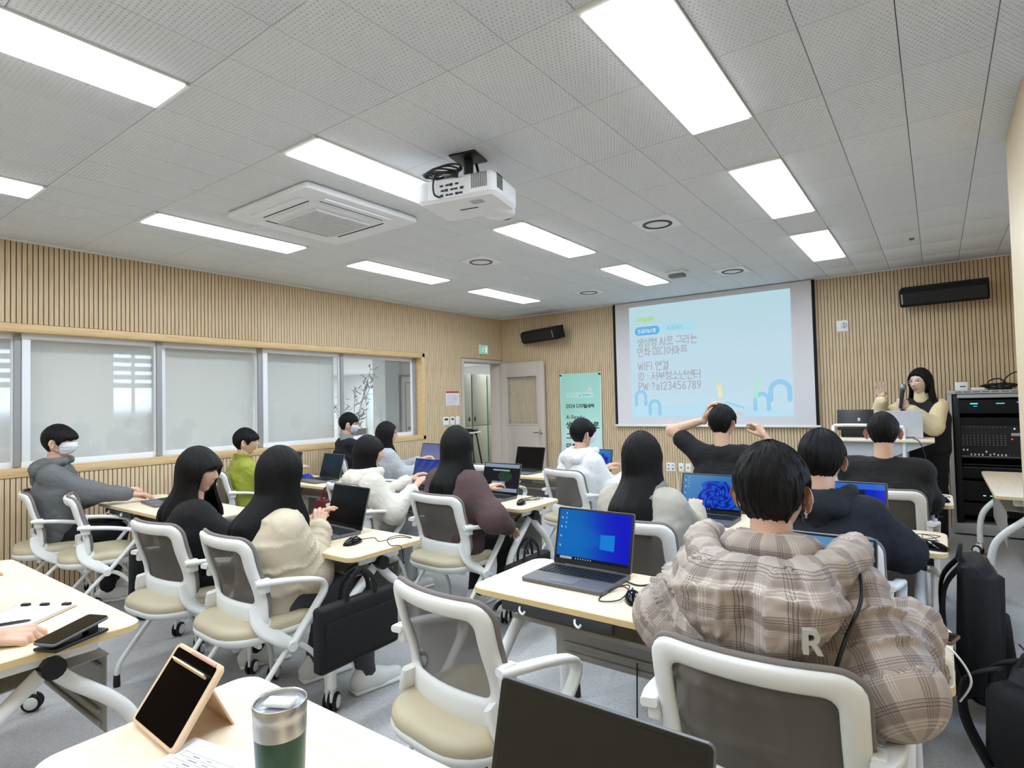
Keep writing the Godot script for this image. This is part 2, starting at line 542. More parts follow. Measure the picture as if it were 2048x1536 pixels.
func slats_into(s: SurfaceTool, c: Vector3, h: float, along_x: bool) -> void:
	bx(s, c, Vector3(0.0284, h, 0.011) if along_x else Vector3(0.011, h, 0.0284))

func build_setting() -> void:
	struct("floor", box(Vector3(RIGHT - LEFT + 0.4, 0.1, BACK - FRONT + 0.4)), M.vinyl_floor, Vector3((LEFT + RIGHT) / 2, -0.05, (BACK + FRONT) / 2))
	# window wall with an opening for the windows and one for the door
	var wz0 := -5.80
	var wz1 := -0.40
	var wy0 := 0.975
	var wy1 := 2.085
	var dz0 := -7.60
	var dz1 := -6.66
	var dy := 2.06
	var s := st()
	var X := LEFT - 0.1
	for b in [[wz0, BACK + 0.2, 0.0, wy0], [wz0, BACK + 0.2, wy1, TOP], [wz1, BACK + 0.2, wy0, wy1], [dz1, wz0, 0.0, TOP], [dz0, dz1, dy, TOP], [FRONT - 0.2, dz0, 0.0, TOP]]:
		bx(s, Vector3(X, (b[2] + b[3]) / 2, (b[0] + b[1]) / 2), Vector3(0.2, b[3] - b[2], b[1] - b[0]))
	var wall := struct("wall_left", done(s), M.groove_shade_wood)
	var up := slat_mesh(TOP - 2.135)
	var low := slat_mesh(0.925)
	var rest := st()
	var z := 0.0
	var pitch := 0.0345
	var sx := LEFT + 0.0055
	while z > FRONT + 0.02:
		if z < -0.9 and z > -3.4:
			part("slat", up, M.slat_wood, wall, Vector3(sx, (TOP + 2.135) / 2, z))
			part("slat", low, M.slat_wood, wall, Vector3(sx, 0.4625, z))
		elif z > -5.83:
			slats_into(rest, Vector3(sx, (TOP + 2.135) / 2, z), TOP - 2.135, false)
			slats_into(rest, Vector3(sx, 0.4625, z), 0.925, false)
		elif z > -6.60: slats_into(rest, Vector3(sx, TOP / 2, z), TOP, false)
		elif z > -7.63: slats_into(rest, Vector3(sx, (TOP + 2.11) / 2, z), TOP - 2.11, false)
		z -= pitch
	part("slats", done(rest), M.slat_wood, wall).set_meta("kind", "stuff")
	# wooden lining of the window opening
	s = st()
	var t := 0.02
	var zc := (wz0 + wz1) / 2
	var zl := wz1 - wz0
	rbx(s, Vector3(LEFT - 0.09, wy1 - t / 2 + 0.012, zc), Vector3(0.21, t + 0.02, zl), 0.003)
	rbx(s, Vector3(LEFT - 0.09, wy0 + t / 2 - 0.01, zc), Vector3(0.21, t + 0.02, zl), 0.003)
	rbx(s, Vector3(LEFT - 0.09, (wy0 + wy1) / 2, wz0 + 0.01), Vector3(0.21, wy1 - wy0, 0.02), 0.003)
	rbx(s, Vector3(LEFT + 0.007, 2.105, zc - 0.01), Vector3(0.022, 0.055, zl + 0.07), 0.003)
	rbx(s, Vector3(LEFT + 0.007, 0.955, zc - 0.01), Vector3(0.022, 0.055, zl + 0.07), 0.003)
	rbx(s, Vector3(LEFT + 0.007, 1.53, wz0 - 0.018), Vector3(0.022, 1.20, 0.05), 0.003)
	struct("trim_1", done(s), M.trim_wood)
	# sliding windows: four junctions as in the photograph
	var joints := [-0.42, -1.42, -2.45, -3.475, -4.52, -5.78]
	for k in 5:
		var za: float = joints[k]
		var zb: float = joints[k + 1]
		var inset := 0.105 if k % 2 else 0.145
		var x := LEFT - inset
		var w := thingless("window_%d" % (k + 1))
		s = st()
		rbx(s, Vector3(x, 2.045, (za + zb) / 2), Vector3(0.035, 0.05, za - zb), 0.004)
		rbx(s, Vector3(x, 1.013, (za + zb) / 2), Vector3(0.035, 0.055, za - zb), 0.004)
		rbx(s, Vector3(x, 1.53, za - 0.03), Vector3(0.035, 0.99, 0.055), 0.004)
		rbx(s, Vector3(x, 1.53, zb + 0.0275), Vector3(0.035, 0.99, 0.055), 0.004)
		part("sash_frame", done(s), M.cool_white, w)
		s = st()
		rbx(s, Vector3(x + 0.03, 1.53, zb + 0.022), Vector3(0.03, 1.06, 0.045), 0.003)
		part("meeting_rail", done(s), M.frame_grey, w)
		part("pane", box(Vector3(0.006, 0.98, za - zb - 0.1)), M.glass, w, Vector3(x, 1.53, (za + zb) / 2))
	for k in 4:
		var za: float = joints[k] - 0.03
		var zb: float = joints[k + 1] + 0.03 if k < 3 else -4.50
		var b := thing("roller_blind", ["grey roller blind behind the window pane nearest the camera", "grey roller blind behind the second window pane, beside the boy in grey", "grey roller blind behind the third window pane", "grey roller blind behind the fourth pane, next to the clear pane"][k], "blind", Vector3(LEFT - 0.24, 1.0, (za + zb) / 2), 0.0, "roller blinds behind the windows")
		part("fabric", box(Vector3(0.003, 1.06, za - zb)), M.blind, b, Vector3(0, 0.54, 0))
		s = st()
		cyl(s, Vector3(0, 1.1, (zb - za) / 2), Vector3(0, 1.1, (za - zb) / 2), 0.022)
		part("roller", done(s), M.cool_white, b)
	# front wall
	var fw := struct("wall_front", box(Vector3(RIGHT - LEFT + 0.4, TOP, 0.2)), M.groove_shade_wood, Vector3((LEFT + RIGHT) / 2, TOP / 2, FRONT - 0.1))
	s = st()
	var x := LEFT + 0.03
	while x < RIGHT:
		slats_into(s, Vector3(x - (LEFT + RIGHT) / 2, 0, 0.1055), TOP, true)
		x += pitch
	part("slats", done(s), M.slat_wood, fw).set_meta("kind", "stuff")
	# right wall with two windows, a column between them; back wall
	s = st()
	var rx := RIGHT + 0.1
	for b in [[FRONT - 0.2, -5.25, 0.0, TOP], [-5.25, -4.45, 0.0, 0.95], [-5.25, -4.45, 2.66, TOP], [-4.45, -3.1, 0.0, TOP], [-3.1, -2.2, 0.0, 0.95], [-3.1, -2.2, 2.66, TOP], [-2.2, BACK + 0.2, 0.0, TOP]]:
		bx(s, Vector3(rx, (b[2] + b[3]) / 2, (b[0] + b[1]) / 2), Vector3(0.2, b[3] - b[2], b[1] - b[0]))
	struct("wall_right", done(s), M.column_panel)
	struct("wall_back", box(Vector3(RIGHT - LEFT + 0.4, TOP, 0.2)), M.column_panel, Vector3((LEFT + RIGHT) / 2, TOP / 2, BACK + 0.1))
	struct("wall_column", rbox(Vector3(RIGHT - 0.35, TOP, 0.75), 0.006), M.column_panel, Vector3((RIGHT + 0.35) / 2, TOP / 2, -3.725))
	for k in 2:
		var zz: float = [-4.85, -2.65][k]
		var wl: float = [0.8, 0.9][k]
		var w := thingless("window_%d" % (k + 6))
		s = st()
		for b in [[0.0, 0.98, wl, 0.06], [0.0, 2.63, wl, 0.06]]: rbx(s, Vector3(RIGHT + 0.1, b[1], zz), Vector3(0.06, b[3], b[2]), 0.004)
		for q in [-1, 0, 1]: rbx(s, Vector3(RIGHT + 0.1, 1.805, zz + q * (wl / 2 - 0.03)), Vector3(0.06, 1.6, 0.05), 0.004)
		part("window_frame", done(s), M.cool_white, w)
		part("pane", box(Vector3(0.006, 1.6, wl - 0.06)), M.glass, w, Vector3(RIGHT + 0.11, 1.805, zz))
		for q in 5:
			part("blind_band", box(Vector3(0.004, 0.1, wl - 0.03)), M.blind, w, Vector3(RIGHT + 0.05, 2.58 - 0.165 * q, zz))
	build_ceiling()

func thingless(called: String) -> Node3D:
	var o := Node3D.new()
	o.name = called
	o.set_meta("kind", "structure")
	add_child(o)
	return o

const LIGHT_X := [-0.82, -2.62, -4.42]
const LIGHT_Z := [1.25, -0.55, -2.35, -4.15, -5.95]

func build_ceiling() -> void:
	var c := struct("ceiling", box(Vector3(RIGHT - LEFT + 0.4, 0.15, BACK - FRONT + 0.4)), M.ceiling_gap, Vector3((LEFT + RIGHT) / 2, TOP + 0.09, (BACK + FRONT) / 2))
	var o := c.position
	var xs := [LEFT]
	for k in 30:
		var x := -0.67 + 0.3 * (k - 17)
		if x > LEFT + 0.02 and x < RIGHT - 0.02: xs.append(x)
	xs.append(RIGHT)
	var zs := [FRONT]
	for k in 30:
		var z := -1.15 + 0.6 * (k - 10)
		if z > FRONT + 0.02 and z < BACK - 0.02: zs.append(z)
	zs.append(BACK)
	var rest := st()
	var shared := {}
	for i in xs.size() - 1:
		for j in zs.size() - 1:
			var cx: float = (xs[i] + xs[i + 1]) / 2
			var cz: float = (zs[j] + zs[j + 1]) / 2
			var lit := false
			for lx in LIGHT_X:
				for lz in LIGHT_Z:
					if absf(cx - lx) < 0.1 and absf(cz - lz) < 0.5: lit = true
			if lit: continue
			var size := Vector3(xs[i + 1] - xs[i] - 0.003, 0.014, zs[j + 1] - zs[j] - 0.003)
			var at := Vector3(cx, TOP + 0.007, cz)
			if cz > -0.5: bx(rest, at - o, size)
			else:
				var key := "%.2f %.2f" % [size.x, size.z]
				if not shared.has(key): shared[key] = rbox(size, 0.0025, Vector3.ZERO, 1)
				part("ceiling_tile", shared[key], M.ceiling_board, c, at - o)
	part("ceiling_tiles", done(rest), M.ceiling_board, c).set_meta("kind", "stuff")
	# edge moulding along the walls
	var s := st()
	bx(s, Vector3(LEFT + 0.012, TOP - 0.006, (FRONT + BACK) / 2), Vector3(0.024, 0.012, BACK - FRONT))
	bx(s, Vector3((LEFT + RIGHT) / 2, TOP - 0.006, FRONT + 0.018), Vector3(RIGHT - LEFT, 0.012, 0.02))
	struct("trim_2", done(s), M.white_wall)
# ---------------------------------------------------------------- things on the ceiling
func build_ceiling_things() -> void:
	var rows := ["behind the camera", "nearest the camera", "above the second row of desks", "above the third row of desks", "closest to the screen wall"]
	var cols := ["right column", "middle column", "window-side column"]
	var s := st()
	for q in [-1, 1]:
		bx(s, Vector3(q * 0.1425, 0.002, 0), Vector3(0.012, 0.022, 1.19))
		bx(s, Vector3(0, 0.0, q * 0.59), Vector3(0.297, 0.026, 0.02))
	var frame := done(s)
	var glow := box(Vector3(0.272, 0.036, 1.158))
	for i in 3:
		for j in 5:
			var t := thing("ceiling_light", "white LED ceiling panel in the %s, %s" % [cols[i], rows[j]], "ceiling light", Vector3(LIGHT_X[i], TOP, LIGHT_Z[j]), 0.0, "LED ceiling panels")
			part("frame", frame, M.white_plastic, t)
			part("diffuser", glow, M.light_diffuser, t, Vector3(0, 0, 0))
			var a := AreaLight3D.new()
			a.name = "panel_light"
			a.area_size = Vector2(0.27, 1.15)
			a.light_color = Color(0.885, 0.945, 1.0)
			a.light_energy = 1.9
			a.set("area_range", 16.0)
			a.set("area_attenuation", 2.0)
			a.shadow_enabled = true
			t.add_child(a)
			a.position = Vector3(0, -0.02, 0)
			a.rotation_degrees = Vector3(-90, 0, 0)
	# cassette air conditioner
	var ac := thing("air_conditioner", "square white ceiling cassette air conditioner with a perforated grille", "air conditioner", Vector3(-3.47, TOP, -2.53))
	s = st()
	prism(s, rounded(0.94, 0.94, 0.04), 0.04, Transform3D(Basis(Vector3.RIGHT, PI / 2), Vector3(0, -0.022, 0)), 0.012)
	part("fascia", done(s), M.bright_white, ac)
	for k in 4:
		var b := Basis(Vector3.UP, PI / 2 * k)
		s = st()
		rbx(s, b * Vector3(0, -0.044, 0.355), Vector3(0.56, 0.012, 0.075), 0.005, b * Basis(Vector3.RIGHT, 0.12))
		part("louvre", done(s), M.bright_white, ac)
		s = st()
		bx(s, b * Vector3(0, -0.0425, 0.312), Vector3(0.52, 0.003, 0.012), b)
		part("slot", done(s), M.black_matt, ac)
	s = st()
	prism(s, rounded(0.55, 0.55, 0.03), 0.014, Transform3D(Basis(Vector3.RIGHT, PI / 2), Vector3(0, -0.046, 0)), 0.004)
	part("grille_panel", done(s), M.bright_white, ac)
	s = st()
	for k in 21:
		var q := -0.22 + 0.022 * k
		bx(s, Vector3(q, -0.063, 0), Vector3(0.006, 0.022, 0.44))
		bx(s, Vector3(0, -0.0628, q), Vector3(0.44, 0.022, 0.006))
	part("grille", done(s), M.cool_white, ac).set_meta("kind", "stuff")
	# projector on its mount
	var pr := thing("projector", "white ceiling projector on a black mount with dangling black cables", "projector", Vector3(-2.05, 2.49, -2.44), 0.22)
	s = st()
	var body := rounded(0.46, 0.34, [0.04, 0.06, 0.05, 0.03], 6)
	prism(s, body, 0.125, Transform3D(Basis(Vector3.RIGHT, -PI / 2), Vector3(0, 0.075, 0)), 0.018)
	part("body", done(s), M.bright_white, pr)
	s = st()
	lathe(s, [[0.0, -0.002], [0.085, 0.0], [0.095, 0.02], [0.095, 0.08], [0.0, 0.082]], 24, Transform3D(Basis(), Vector3(0.11, 0.0, -0.15)))
	part("lens_housing", done(s), M.bright_white, pr)
	s = st()
	lathe(s, [[0.0, 0.0], [0.05, 0.0], [0.055, 0.02], [0.0, 0.02]], 20, Transform3D(Basis(Vector3.RIGHT, -PI / 2), Vector3(0.11, 0.06, -0.245)))
	part("lens", done(s), M.gloss_black, pr)
	s = st()
	for i in 9:
		for j in 12:
			bx(s, Vector3(0.105 + 0.0105 * i, 0.055 + 0.0065 * j, 0.1705), Vector3(0.006, 0.0035, 0.003))
			if i < 7: bx(s, Vector3(0.2305, 0.055 + 0.0065 * j, 0.125 - 0.0105 * i), Vector3(0.003, 0.0035, 0.006))
	part("vent", done(s), M.black_matt, pr).set_meta("kind", "stuff")
	s = st()
	bx(s, Vector3(-0.03, 0.07, 0.1695), Vector3(0.24, 0.09, 0.003))
	part("port_panel", done(s), M.cool_white, pr)
	for k in 14:
		s = st()
		bx(s, Vector3(-0.075 + 0.029 * (k % 5) + 0.006 * (k % 2), 0.04 + 0.026 * (k / 5), 0.172), Vector3(0.019, 0.009 if k % 3 else 0.013, 0.004))
		part("port", done(s), M.black_plastic, pr)
	s = st()
	rbx(s, Vector3(-0.19, 0.075, 0.169), Vector3(0.06, 0.085, 0.004), 0.0015)
	part("lamp_cover", done(s), M.cool_white, pr)
	s = st()
	bx(s, Vector3(0.0, 0.0115, 0.0), Vector3(0.11, 0.002, 0.011))
	part("maker_mark", done(s), M.dark_grey, pr)
	s = st()
	bx(s, Vector3(0.09, 0.0115, 0.08), Vector3(0.07, 0.002, 0.05))
	part("rating_plate", done(s), M.panel_grey, pr)
	s = st()
	rbx(s, Vector3(0, 0.15, 0), Vector3(0.24, 0.014, 0.16), 0.004)
	cyl(s, Vector3(0, 0.15, 0), Vector3(0, 0.3, 0), 0.028, 14)
	rbx(s, Vector3(0, 0.293, 0), Vector3(0.16, 0.012, 0.16), 0.003)
	for q in [-1, 1]: cyl(s, Vector3(q * 0.1, 0.13, 0.06), Vector3(q * 0.05, 0.25, 0.0), 0.008, 8)
	part("mount", done(s), M.black_plastic, pr)
	s = st()
	for k in 7:
		var pts := []
		for q in 9:
			var a := TAU * q / 8.0 + k
			pts.append(Vector3(-0.1 + cos(a) * (0.055 + 0.008 * k) * 1.2, 0.165 + 0.012 * sin(a * 2 + k) + 0.006 * k, 0.12 + sin(a) * 0.035))
		tube(s, spl(pts, 3), 0.005, 6)
	tube(s, spl([Vector3(-0.12, 0.17, 0.15), Vector3(-0.115, 0.11, 0.19), Vector3(-0.11, 0.05, 0.19), Vector3(-0.08, 0.03, 0.18)], 5), 0.005, 6)
	tube(s, spl([Vector3(-0.07, 0.16, 0.15), Vector3(0.0, 0.135, 0.185), Vector3(0.03, 0.13, 0.175)], 5), 0.011, 6)
	part("cable_bundle", done(s), M.black_plastic, pr)
	# round speakers and detectors
	var where := [[-1.70, -4.28, "between the right and middle light columns"], [-1.73, -6.44, "nearest the projection screen"], [-3.49, -4.31, "left of centre, above the fourth row"], [-3.49, -6.45, "in the far left part of the ceiling"]]
	for w in where:
		var t := thing("ceiling_speaker", "round white ceiling speaker in a square plate, " + w[2], "ceiling speaker", Vector3(w[0], TOP, w[1]), 0.0, "round ceiling speakers")
		s = st()
		rbx(s, Vector3(0, -0.006, 0), Vector3(0.30, 0.018, 0.30), 0.004)
		part("plate", done(s), M.bright_white, t)
		s = st()
		lathe(s, [[0.088, -0.010], [0.092, -0.022], [0.112, -0.020], [0.115, -0.010]], 32, Transform3D(), false)
		part("ring", done(s), M.dark_grey if w[0] > -2 else M.mid_grey, t)
		s = st()
		lathe(s, [[0.0, -0.026], [0.05, -0.024], [0.088, -0.014]], 28, Transform3D(), false)
		part("cone_cover", done(s), M.cool_white, t)
	var t2 := thing("smoke_detector", "white square detector box on the ceiling near the screen", "detector", Vector3(-2.22, TOP, -6.1))
	s = st()
	rbx(s, Vector3(0, -0.015, 0), Vector3(0.22, 0.03, 0.16), 0.008)
	part("base", done(s), M.white_plastic, t2)
	s = st()
	rbx(s, Vector3(0, -0.045, 0.0), Vector3(0.17, 0.035, 0.11), 0.012)
	part("cover", done(s), M.mid_grey, t2)
	t2 = thing("heat_detector", "small round white detector dome on the ceiling left of centre", "detector", Vector3(-3.55, TOP, -5.15))
	s = st()
	lathe(s, [[0.0, -0.045], [0.03, -0.043], [0.045, -0.03], [0.05, 0.0]], 20, Transform3D(), false)
	part("dome", done(s), M.cool_white, t2)
	t2 = thing("sprinkler", "tiny square sprinkler cap on the right part of the ceiling", "sprinkler", Vector3(-0.13, TOP, -6.23))
	part("cap", rbox(Vector3(0.04, 0.012, 0.04), 0.003), M.mid_grey, t2, Vector3(0, -0.004, 0))
# ---------------------------------------------------------------- things on the walls
func slide_image() -> Image:
	var im := Image.create(1024, 756, false, Image.FORMAT_RGB8)
	for y in 756:
		var k := y / 755.0
		var c := Color(0.735, 0.865, 0.905).lerp(Color(0.775, 0.875, 0.935), smoothstep(0.1, 0.5, k)).lerp(Color(0.79, 0.895, 0.955), smoothstep(0.6, 1.0, k))
		im.fill_rect(Rect2i(0, y, 1024, 1), c)
	var blue := Color(0.60, 0.82, 0.945)
	# rolling hills
	for x in 1024:
		var h := 690 + 26 * sin(x * 0.0052 + 2.2)
		im.fill_rect(Rect2i(x, int(h), 1, 756 - int(h)), Color(0.745, 0.895, 0.965))
		h = 668 + 0.0008 * pow(x - 60.0, 2) * (1.0 if x < 300 else 0.0)
		if x < 170: im.fill_rect(Rect2i(x, 640 + int(0.45 * x), 1, 116), Color(0.76, 0.9, 0.97))
	# arches at both lower corners
	for a in [[70, 615, 34, 22], [168, 680, 34, 22], [848, 655, 38, 24], [952, 600, 52, 28]]:
		for k in 16:
			var p := PI + PI * k / 16.0
			var q := PI + PI * (k + 1) / 16.0
			var m := Vector2(a[0], a[1])
			dab(im, m + Vector2(cos(p), sin(p)) * a[2], m + Vector2(cos(q), sin(q)) * a[2], a[3], blue)
		for e in [-1, 1]: dab(im, Vector2(a[0] + e * a[2], a[1]), Vector2(a[0] + e * a[2], a[1] + 55), a[3], blue)
		dab(im, Vector2(a[0], a[1] + 8), Vector2(a[0], a[1] + 48), 12, Color(0.72, 0.9, 0.93))
	# pens
	dab(im, Vector2(598, 560), Vector2(604, 625), 24, Color(0.95, 0.93, 0.72))
	dab(im, Vector2(598, 535), Vector2(598, 560), 10, Color(0.96, 0.85, 0.6))
	dab(im, Vector2(830, 520), Vector2(812, 640), 26, Color(0.72, 0.92, 0.84))
	dab(im, Vector2(812, 640), Vector2(806, 680), 12, Color(0.6, 0.88, 0.85))
	dab(im, Vector2(640, 665), Vector2(740, 700), 14, Color(0.66, 0.84, 0.94))
	dab(im, Vector2(690, 735), Vector2(735, 738), 12, Color(0.95, 0.75, 0.75))
	# lettering
	squeeze = 0.80
	text(im, "디지털새싹", 46, 76, 34, 4.0, Color(0.68, 0.87, 0.36))
	dab(im, Vector2(68, 170), Vector2(188, 170), 58, Color(0.42, 0.70, 0.91))
	text(im, "인공지능소양", 62, 157, 27, 3.0, Color(0.93, 0.97, 1))
	dab(im, Vector2(246, 163), Vector2(450, 163), 50, Color(0.69, 0.88, 0.935))
	text(im, "AI-READY", 268, 150, 28, 3.2, Color(0.55, 0.76, 0.90))
	var grey := Color(0.67, 0.69, 0.72)
	text(im, "생성형 AI로 그리는", 54, 219, 60, 6.2, grey)
	text(im, "민화 미디어아트", 54, 284, 60, 6.2, grey)
	text(im, "WIFI 연결", 54, 380, 60, 6.0, grey)
	text(im, "ID : 서부청소년센터", 54, 449, 60, 6.0, grey)
	text(im, "PW:?a123456789", 54, 517, 60, 6.0, grey)
	squeeze = 1.0
	return im

func banner_image() -> Image:
	var im := Image.create(400, 900, false, Image.FORMAT_RGB8)
	for y in 900:
		im.fill_rect(Rect2i(0, y, 400, 1), Color(0.655, 0.86, 0.80).lerp(Color(0.82, 0.925, 0.91), smoothstep(250.0, 620.0, float(y))))
	im.fill_rect(Rect2i(0, 0, 14, 900), Color(0.78, 0.91, 0.88))
	im.fill_rect(Rect2i(386, 0, 14, 900), Color(0.78, 0.91, 0.88))
	dab(im, Vector2(85, 190), Vector2(300, 190), 46, Color(0.74, 0.90, 0.86))
	dab(im, Vector2(290, 140), Vector2(292, 140), 34, Color(0.88, 0.86, 0.78))
	text(im, "디지털새싹", 82, 180, 17, 1.6, Color(0.62, 0.8, 0.74))
	text(im, "x", 190, 182, 20, 3, Color(0.2, 0.35, 0.45))
	for q in 10: dab(im, Vector2(222 + q * 8, 184 + (q * 7) % 5), Vector2(227 + q * 8, 196 - (q * 5) % 4), 3, Color(0.32, 0.45, 0.62))
	var k := Color(0.06, 0.12, 0.12)
	text(im, "2024 디지털새싹", 58, 268, 34, 5, k)
	text(im, "AI-Ready.", 58, 362, 38, 4.5, k)
	text(im, "생성형 AI로", 54, 422, 60, 8, k)
	text(im, "그리는", 54, 522, 60, 8, k)
	text(im, "민화", 54, 610, 60, 8, k)
	text(im, "미디어아트", 54, 690, 60, 8, k)
	return im

func black_speaker(at: Vector3, turn: float, tilt: float, long: float, label: String, text_end: float) -> void:
	var t := thing("wall_speaker", label, "speaker", at, turn, "black column speakers on the front wall")
	var b := Basis(Vector3.RIGHT, tilt)
	var s := st()
	var poly := PackedVector2Array([Vector2(-0.10, -0.095), Vector2(0.06, -0.095), Vector2(0.10, -0.06), Vector2(0.10, 0.06), Vector2(0.06, 0.095), Vector2(-0.10, 0.095)])
	prism(s, poly, long, Transform3D(b * Basis(Vector3.UP, -PI / 2), Vector3.ZERO), 0.008)
	part("cabinet", done(s), M.black_matt, t)
	s = st()
	bx(s, b * Vector3(0, 0, 0.1025), Vector3(long - 0.03, 0.12, 0.006), b)
	part("grille", done(s), M.black_plastic, t)
	s = st()
	for k in 7: bx(s, b * Vector3(text_end, -0.045 + 0.015 * k, 0.107), Vector3(0.014, 0.010, 0.002), b)
	part("maker_mark", done(s), M.panel_grey, t)
	s = st()
	rbx(s, Vector3(0, 0, -0.12), Vector3(0.1, 0.14, 0.12), 0.005)
	part("bracket", done(s), M.black_plastic, t)

func build_wall_things() -> void:
	var sc := thing("projection_screen", "large pull-down projection screen showing a pale blue slide", "screen", Vector3(-2.42, 1.04, FRONT + 0.055))
	part("fabric", box(Vector3(2.54, 1.72, 0.003)), mat("screen_white", Color(0.86, 0.85, 0.86), 0.8), sc, Vector3(0, 0.88, 0))
	for q in [-1, 1]: part("black_border", box(Vector3(0.035, 1.72, 0.004)), M.black_matt, sc, Vector3(q * 1.287, 0.88, 0))
	var s := st()
	rbx(s, Vector3(0, 0.012, 0), Vector3(2.64, 0.03, 0.03), 0.008)
	part("bottom_bar", done(s), M.white_plastic, sc)
	s = st()
	uvquad(s, Vector3(-1.055, 1.672, 0.003), Vector3(1.04, 1.672, 0.003), Vector3(1.035, 0.128, 0.003), Vector3(-1.055, 0.126, 0.003))
	part("projected_slide", done(s), img_mat("slide_light", slide_image(), 0.95), sc)
	black_speaker(Vector3(-4.86, 2.44, FRONT + 0.20), -0.30, 0.25, 0.82, "black column speaker mounted high, left of the screen above the banner", 0.36)
	black_speaker(Vector3(0.09, 2.44, FRONT + 0.20), -0.08, 0.3, 0.74, "black column speaker mounted high on the right of the screen", -0.345)
	var b := thing("banner", "mint green event banner with black lettering on the front wall", "banner", Vector3(-4.31, 0.35, FRONT + 0.035), 0.0)
	s = st()
	s.set_smooth_group(0)
	for i in 16:
		for j in 6:
			var p := []
			for q in [[i, j], [i, j + 1], [i + 1, j + 1], [i + 1, j]]:
				var u: float = q[1] / 6.0
				var v: float = q[0] / 16.0
				p.append([Vector3((u - 0.5) * 0.70, 1.48 * (1.0 - v), 0.010 * sin(u * 5.0) + 0.012 * v + 0.005 * sin(v * 7 + u * 4)), Vector2(u, v * 0.95)])
			for k in [0, 1, 2, 0, 2, 3]:
				s.set_uv(p[k][1]); s.add_vertex(p[k][0])
	part("sheet", done(s), img_mat("banner_print", banner_image(), 0.0, 0.5), b)
	for q in [-1, 1]:
		s = st()
		cyl(s, Vector3(q * 0.33, 1.455, -0.02), Vector3(q * 0.33, 1.455, 0.024), 0.012)
		part("pin", done(s), M.black_plastic, b)
	# dial plate beside the screen
	var d := thing("volume_control", "small white wall plate with a dial, right of the screen", "wall control", Vector3(-0.85, 2.21, FRONT + 0.012))
	part("plate", rbox(Vector3(0.12, 0.13, 0.014), 0.004), M.cool_white, d)
	s = st()
	lathe(s, [[0.0, 0.0], [0.034, 0.0], [0.03, 0.02], [0.0, 0.021]], 24, Transform3D(Basis(Vector3.RIGHT, PI / 2), Vector3(0.015, 0.005, 0.006)))
	part("dial", done(s), M.white_plastic, d)
	part("grip", rbox(Vector3(0.012, 0.055, 0.014), 0.004), M.panel_grey, d, Vector3(0.015, 0.005, 0.03))
	# sockets low on the front wall
	var sock := [[-2.95, 0.12, "wide white socket plate with a plugged-in cable below the screen"], [-2.805, 0.07, "narrow white socket plate, middle one of the three below the screen"], [-2.71, 0.075, "narrow white socket plate, rightmost of the three below the screen"]]
	for k in sock:
		var p := thing("wall_socket", k[2], "socket", Vector3(k[0], 0.49, FRONT + 0.012), 0.0, "white socket plates below the screen")
		part("plate", rbox(Vector3(k[1], 0.115, 0.014), 0.004), M.white_plastic, p)
		for q in (4 if k[1] > 0.1 else 1):
			part("outlet", rbox(Vector3(0.022, 0.018, 0.006), 0.002), M.mid_grey, p, Vector3((q % 2 - 0.5) * 0.06 if k[1] > 0.1 else 0.0, (q / 2 - 0.5) * 0.05 if k[1] > 0.1 else 0.0, 0.007))
	s = st()
	tube(s, spl([Vector3(-2.93, 0.51, FRONT + 0.03), Vector3(-2.89, 0.50, FRONT + 0.07), Vector3(-2.85, 0.4, FRONT + 0.06), Vector3(-2.84, 0.2, FRONT + 0.05), Vector3(-2.83, 0.02, FRONT + 0.06)], 5), 0.006, 6)
	single("white_cable", "white cable hanging from the wide socket plate below the screen", "cable", done(s), M.white_plastic)
	# exit sign, notice and switches by the door
	var e := thing("exit_sign", "small lit green and white exit sign on the wall above the door", "exit sign", Vector3(LEFT + 0.01, 2.26, -7.15))
	part("housing", rbox(Vector3(0.03, 0.15, 0.21), 0.005), M.white_plastic, e, Vector3(0.015, 0, 0))
	var im := Image.create(64, 48, false, Image.FORMAT_RGB8)
	im.fill(Color(0.55, 0.85, 0.72))
	im.fill_rect(Rect2i(36, 6, 22, 36), Color(0.92, 1, 0.97))
	dab(im, Vector2(20, 14), Vector2(21, 14), 8, Color(0.93, 1, 0.97))
	for l in [[20, 20, 17, 30], [17, 30, 10, 40], [17, 30, 26, 38], [20, 20, 29, 25], [20, 20, 11, 24]]: dab(im, Vector2(l[0], l[1]), Vector2(l[2], l[3]), 4, Color(0.93, 1, 0.97))
	s = st()
	uvquad(s, Vector3(0.031, 0.065, 0.095), Vector3(0.031, 0.065, -0.095), Vector3(0.031, -0.065, -0.095), Vector3(0.031, -0.065, 0.095))
	part("sign_face", done(s), img_mat("exit_face", im, 0.7), e)
	var n := thing("notice", "white notice sheet with a red heading beside the door", "notice", Vector3(LEFT + 0.012, 1.39, -6.41))
	im = Image.create(96, 72, false, Image.FORMAT_RGB8)
	im.fill(Color(0.88, 0.86, 0.87))
	im.fill_rect(Rect2i(0, 0, 96, 8), Color(0.66, 0.08, 0.14))
	for r in 9: im.fill_rect(Rect2i(8, 16 + r * 6, 50 + (r * 13) % 30, 1), Color(0.6, 0.6, 0.64))
	im.fill_rect(Rect2i(60, 30, 18, 16), Color(0.78, 0.78, 0.8))
	part("board", rbox(Vector3(0.006, 0.215, 0.295), 0.002), M.white_plastic, n, Vector3(0, 0.105, 0))
	s = st()
	uvquad(s, Vector3(0.0035, 0.21, 0.145), Vector3(0.0035, 0.21, -0.145), Vector3(0.0035, 0.0, -0.145), Vector3(0.0035, 0.0, 0.145))
	part("sheet", done(s), img_mat("notice_print", im), n)
	var sw := [[-6.255, 0.125, "white thermostat with a dark display, leftmost of three plates by the door", true], [-6.39, 0.08, "narrow white switch plate with a dark display, between two other plates", true], [-6.51, 0.08, "plain white double switch nearest the door frame", false]]
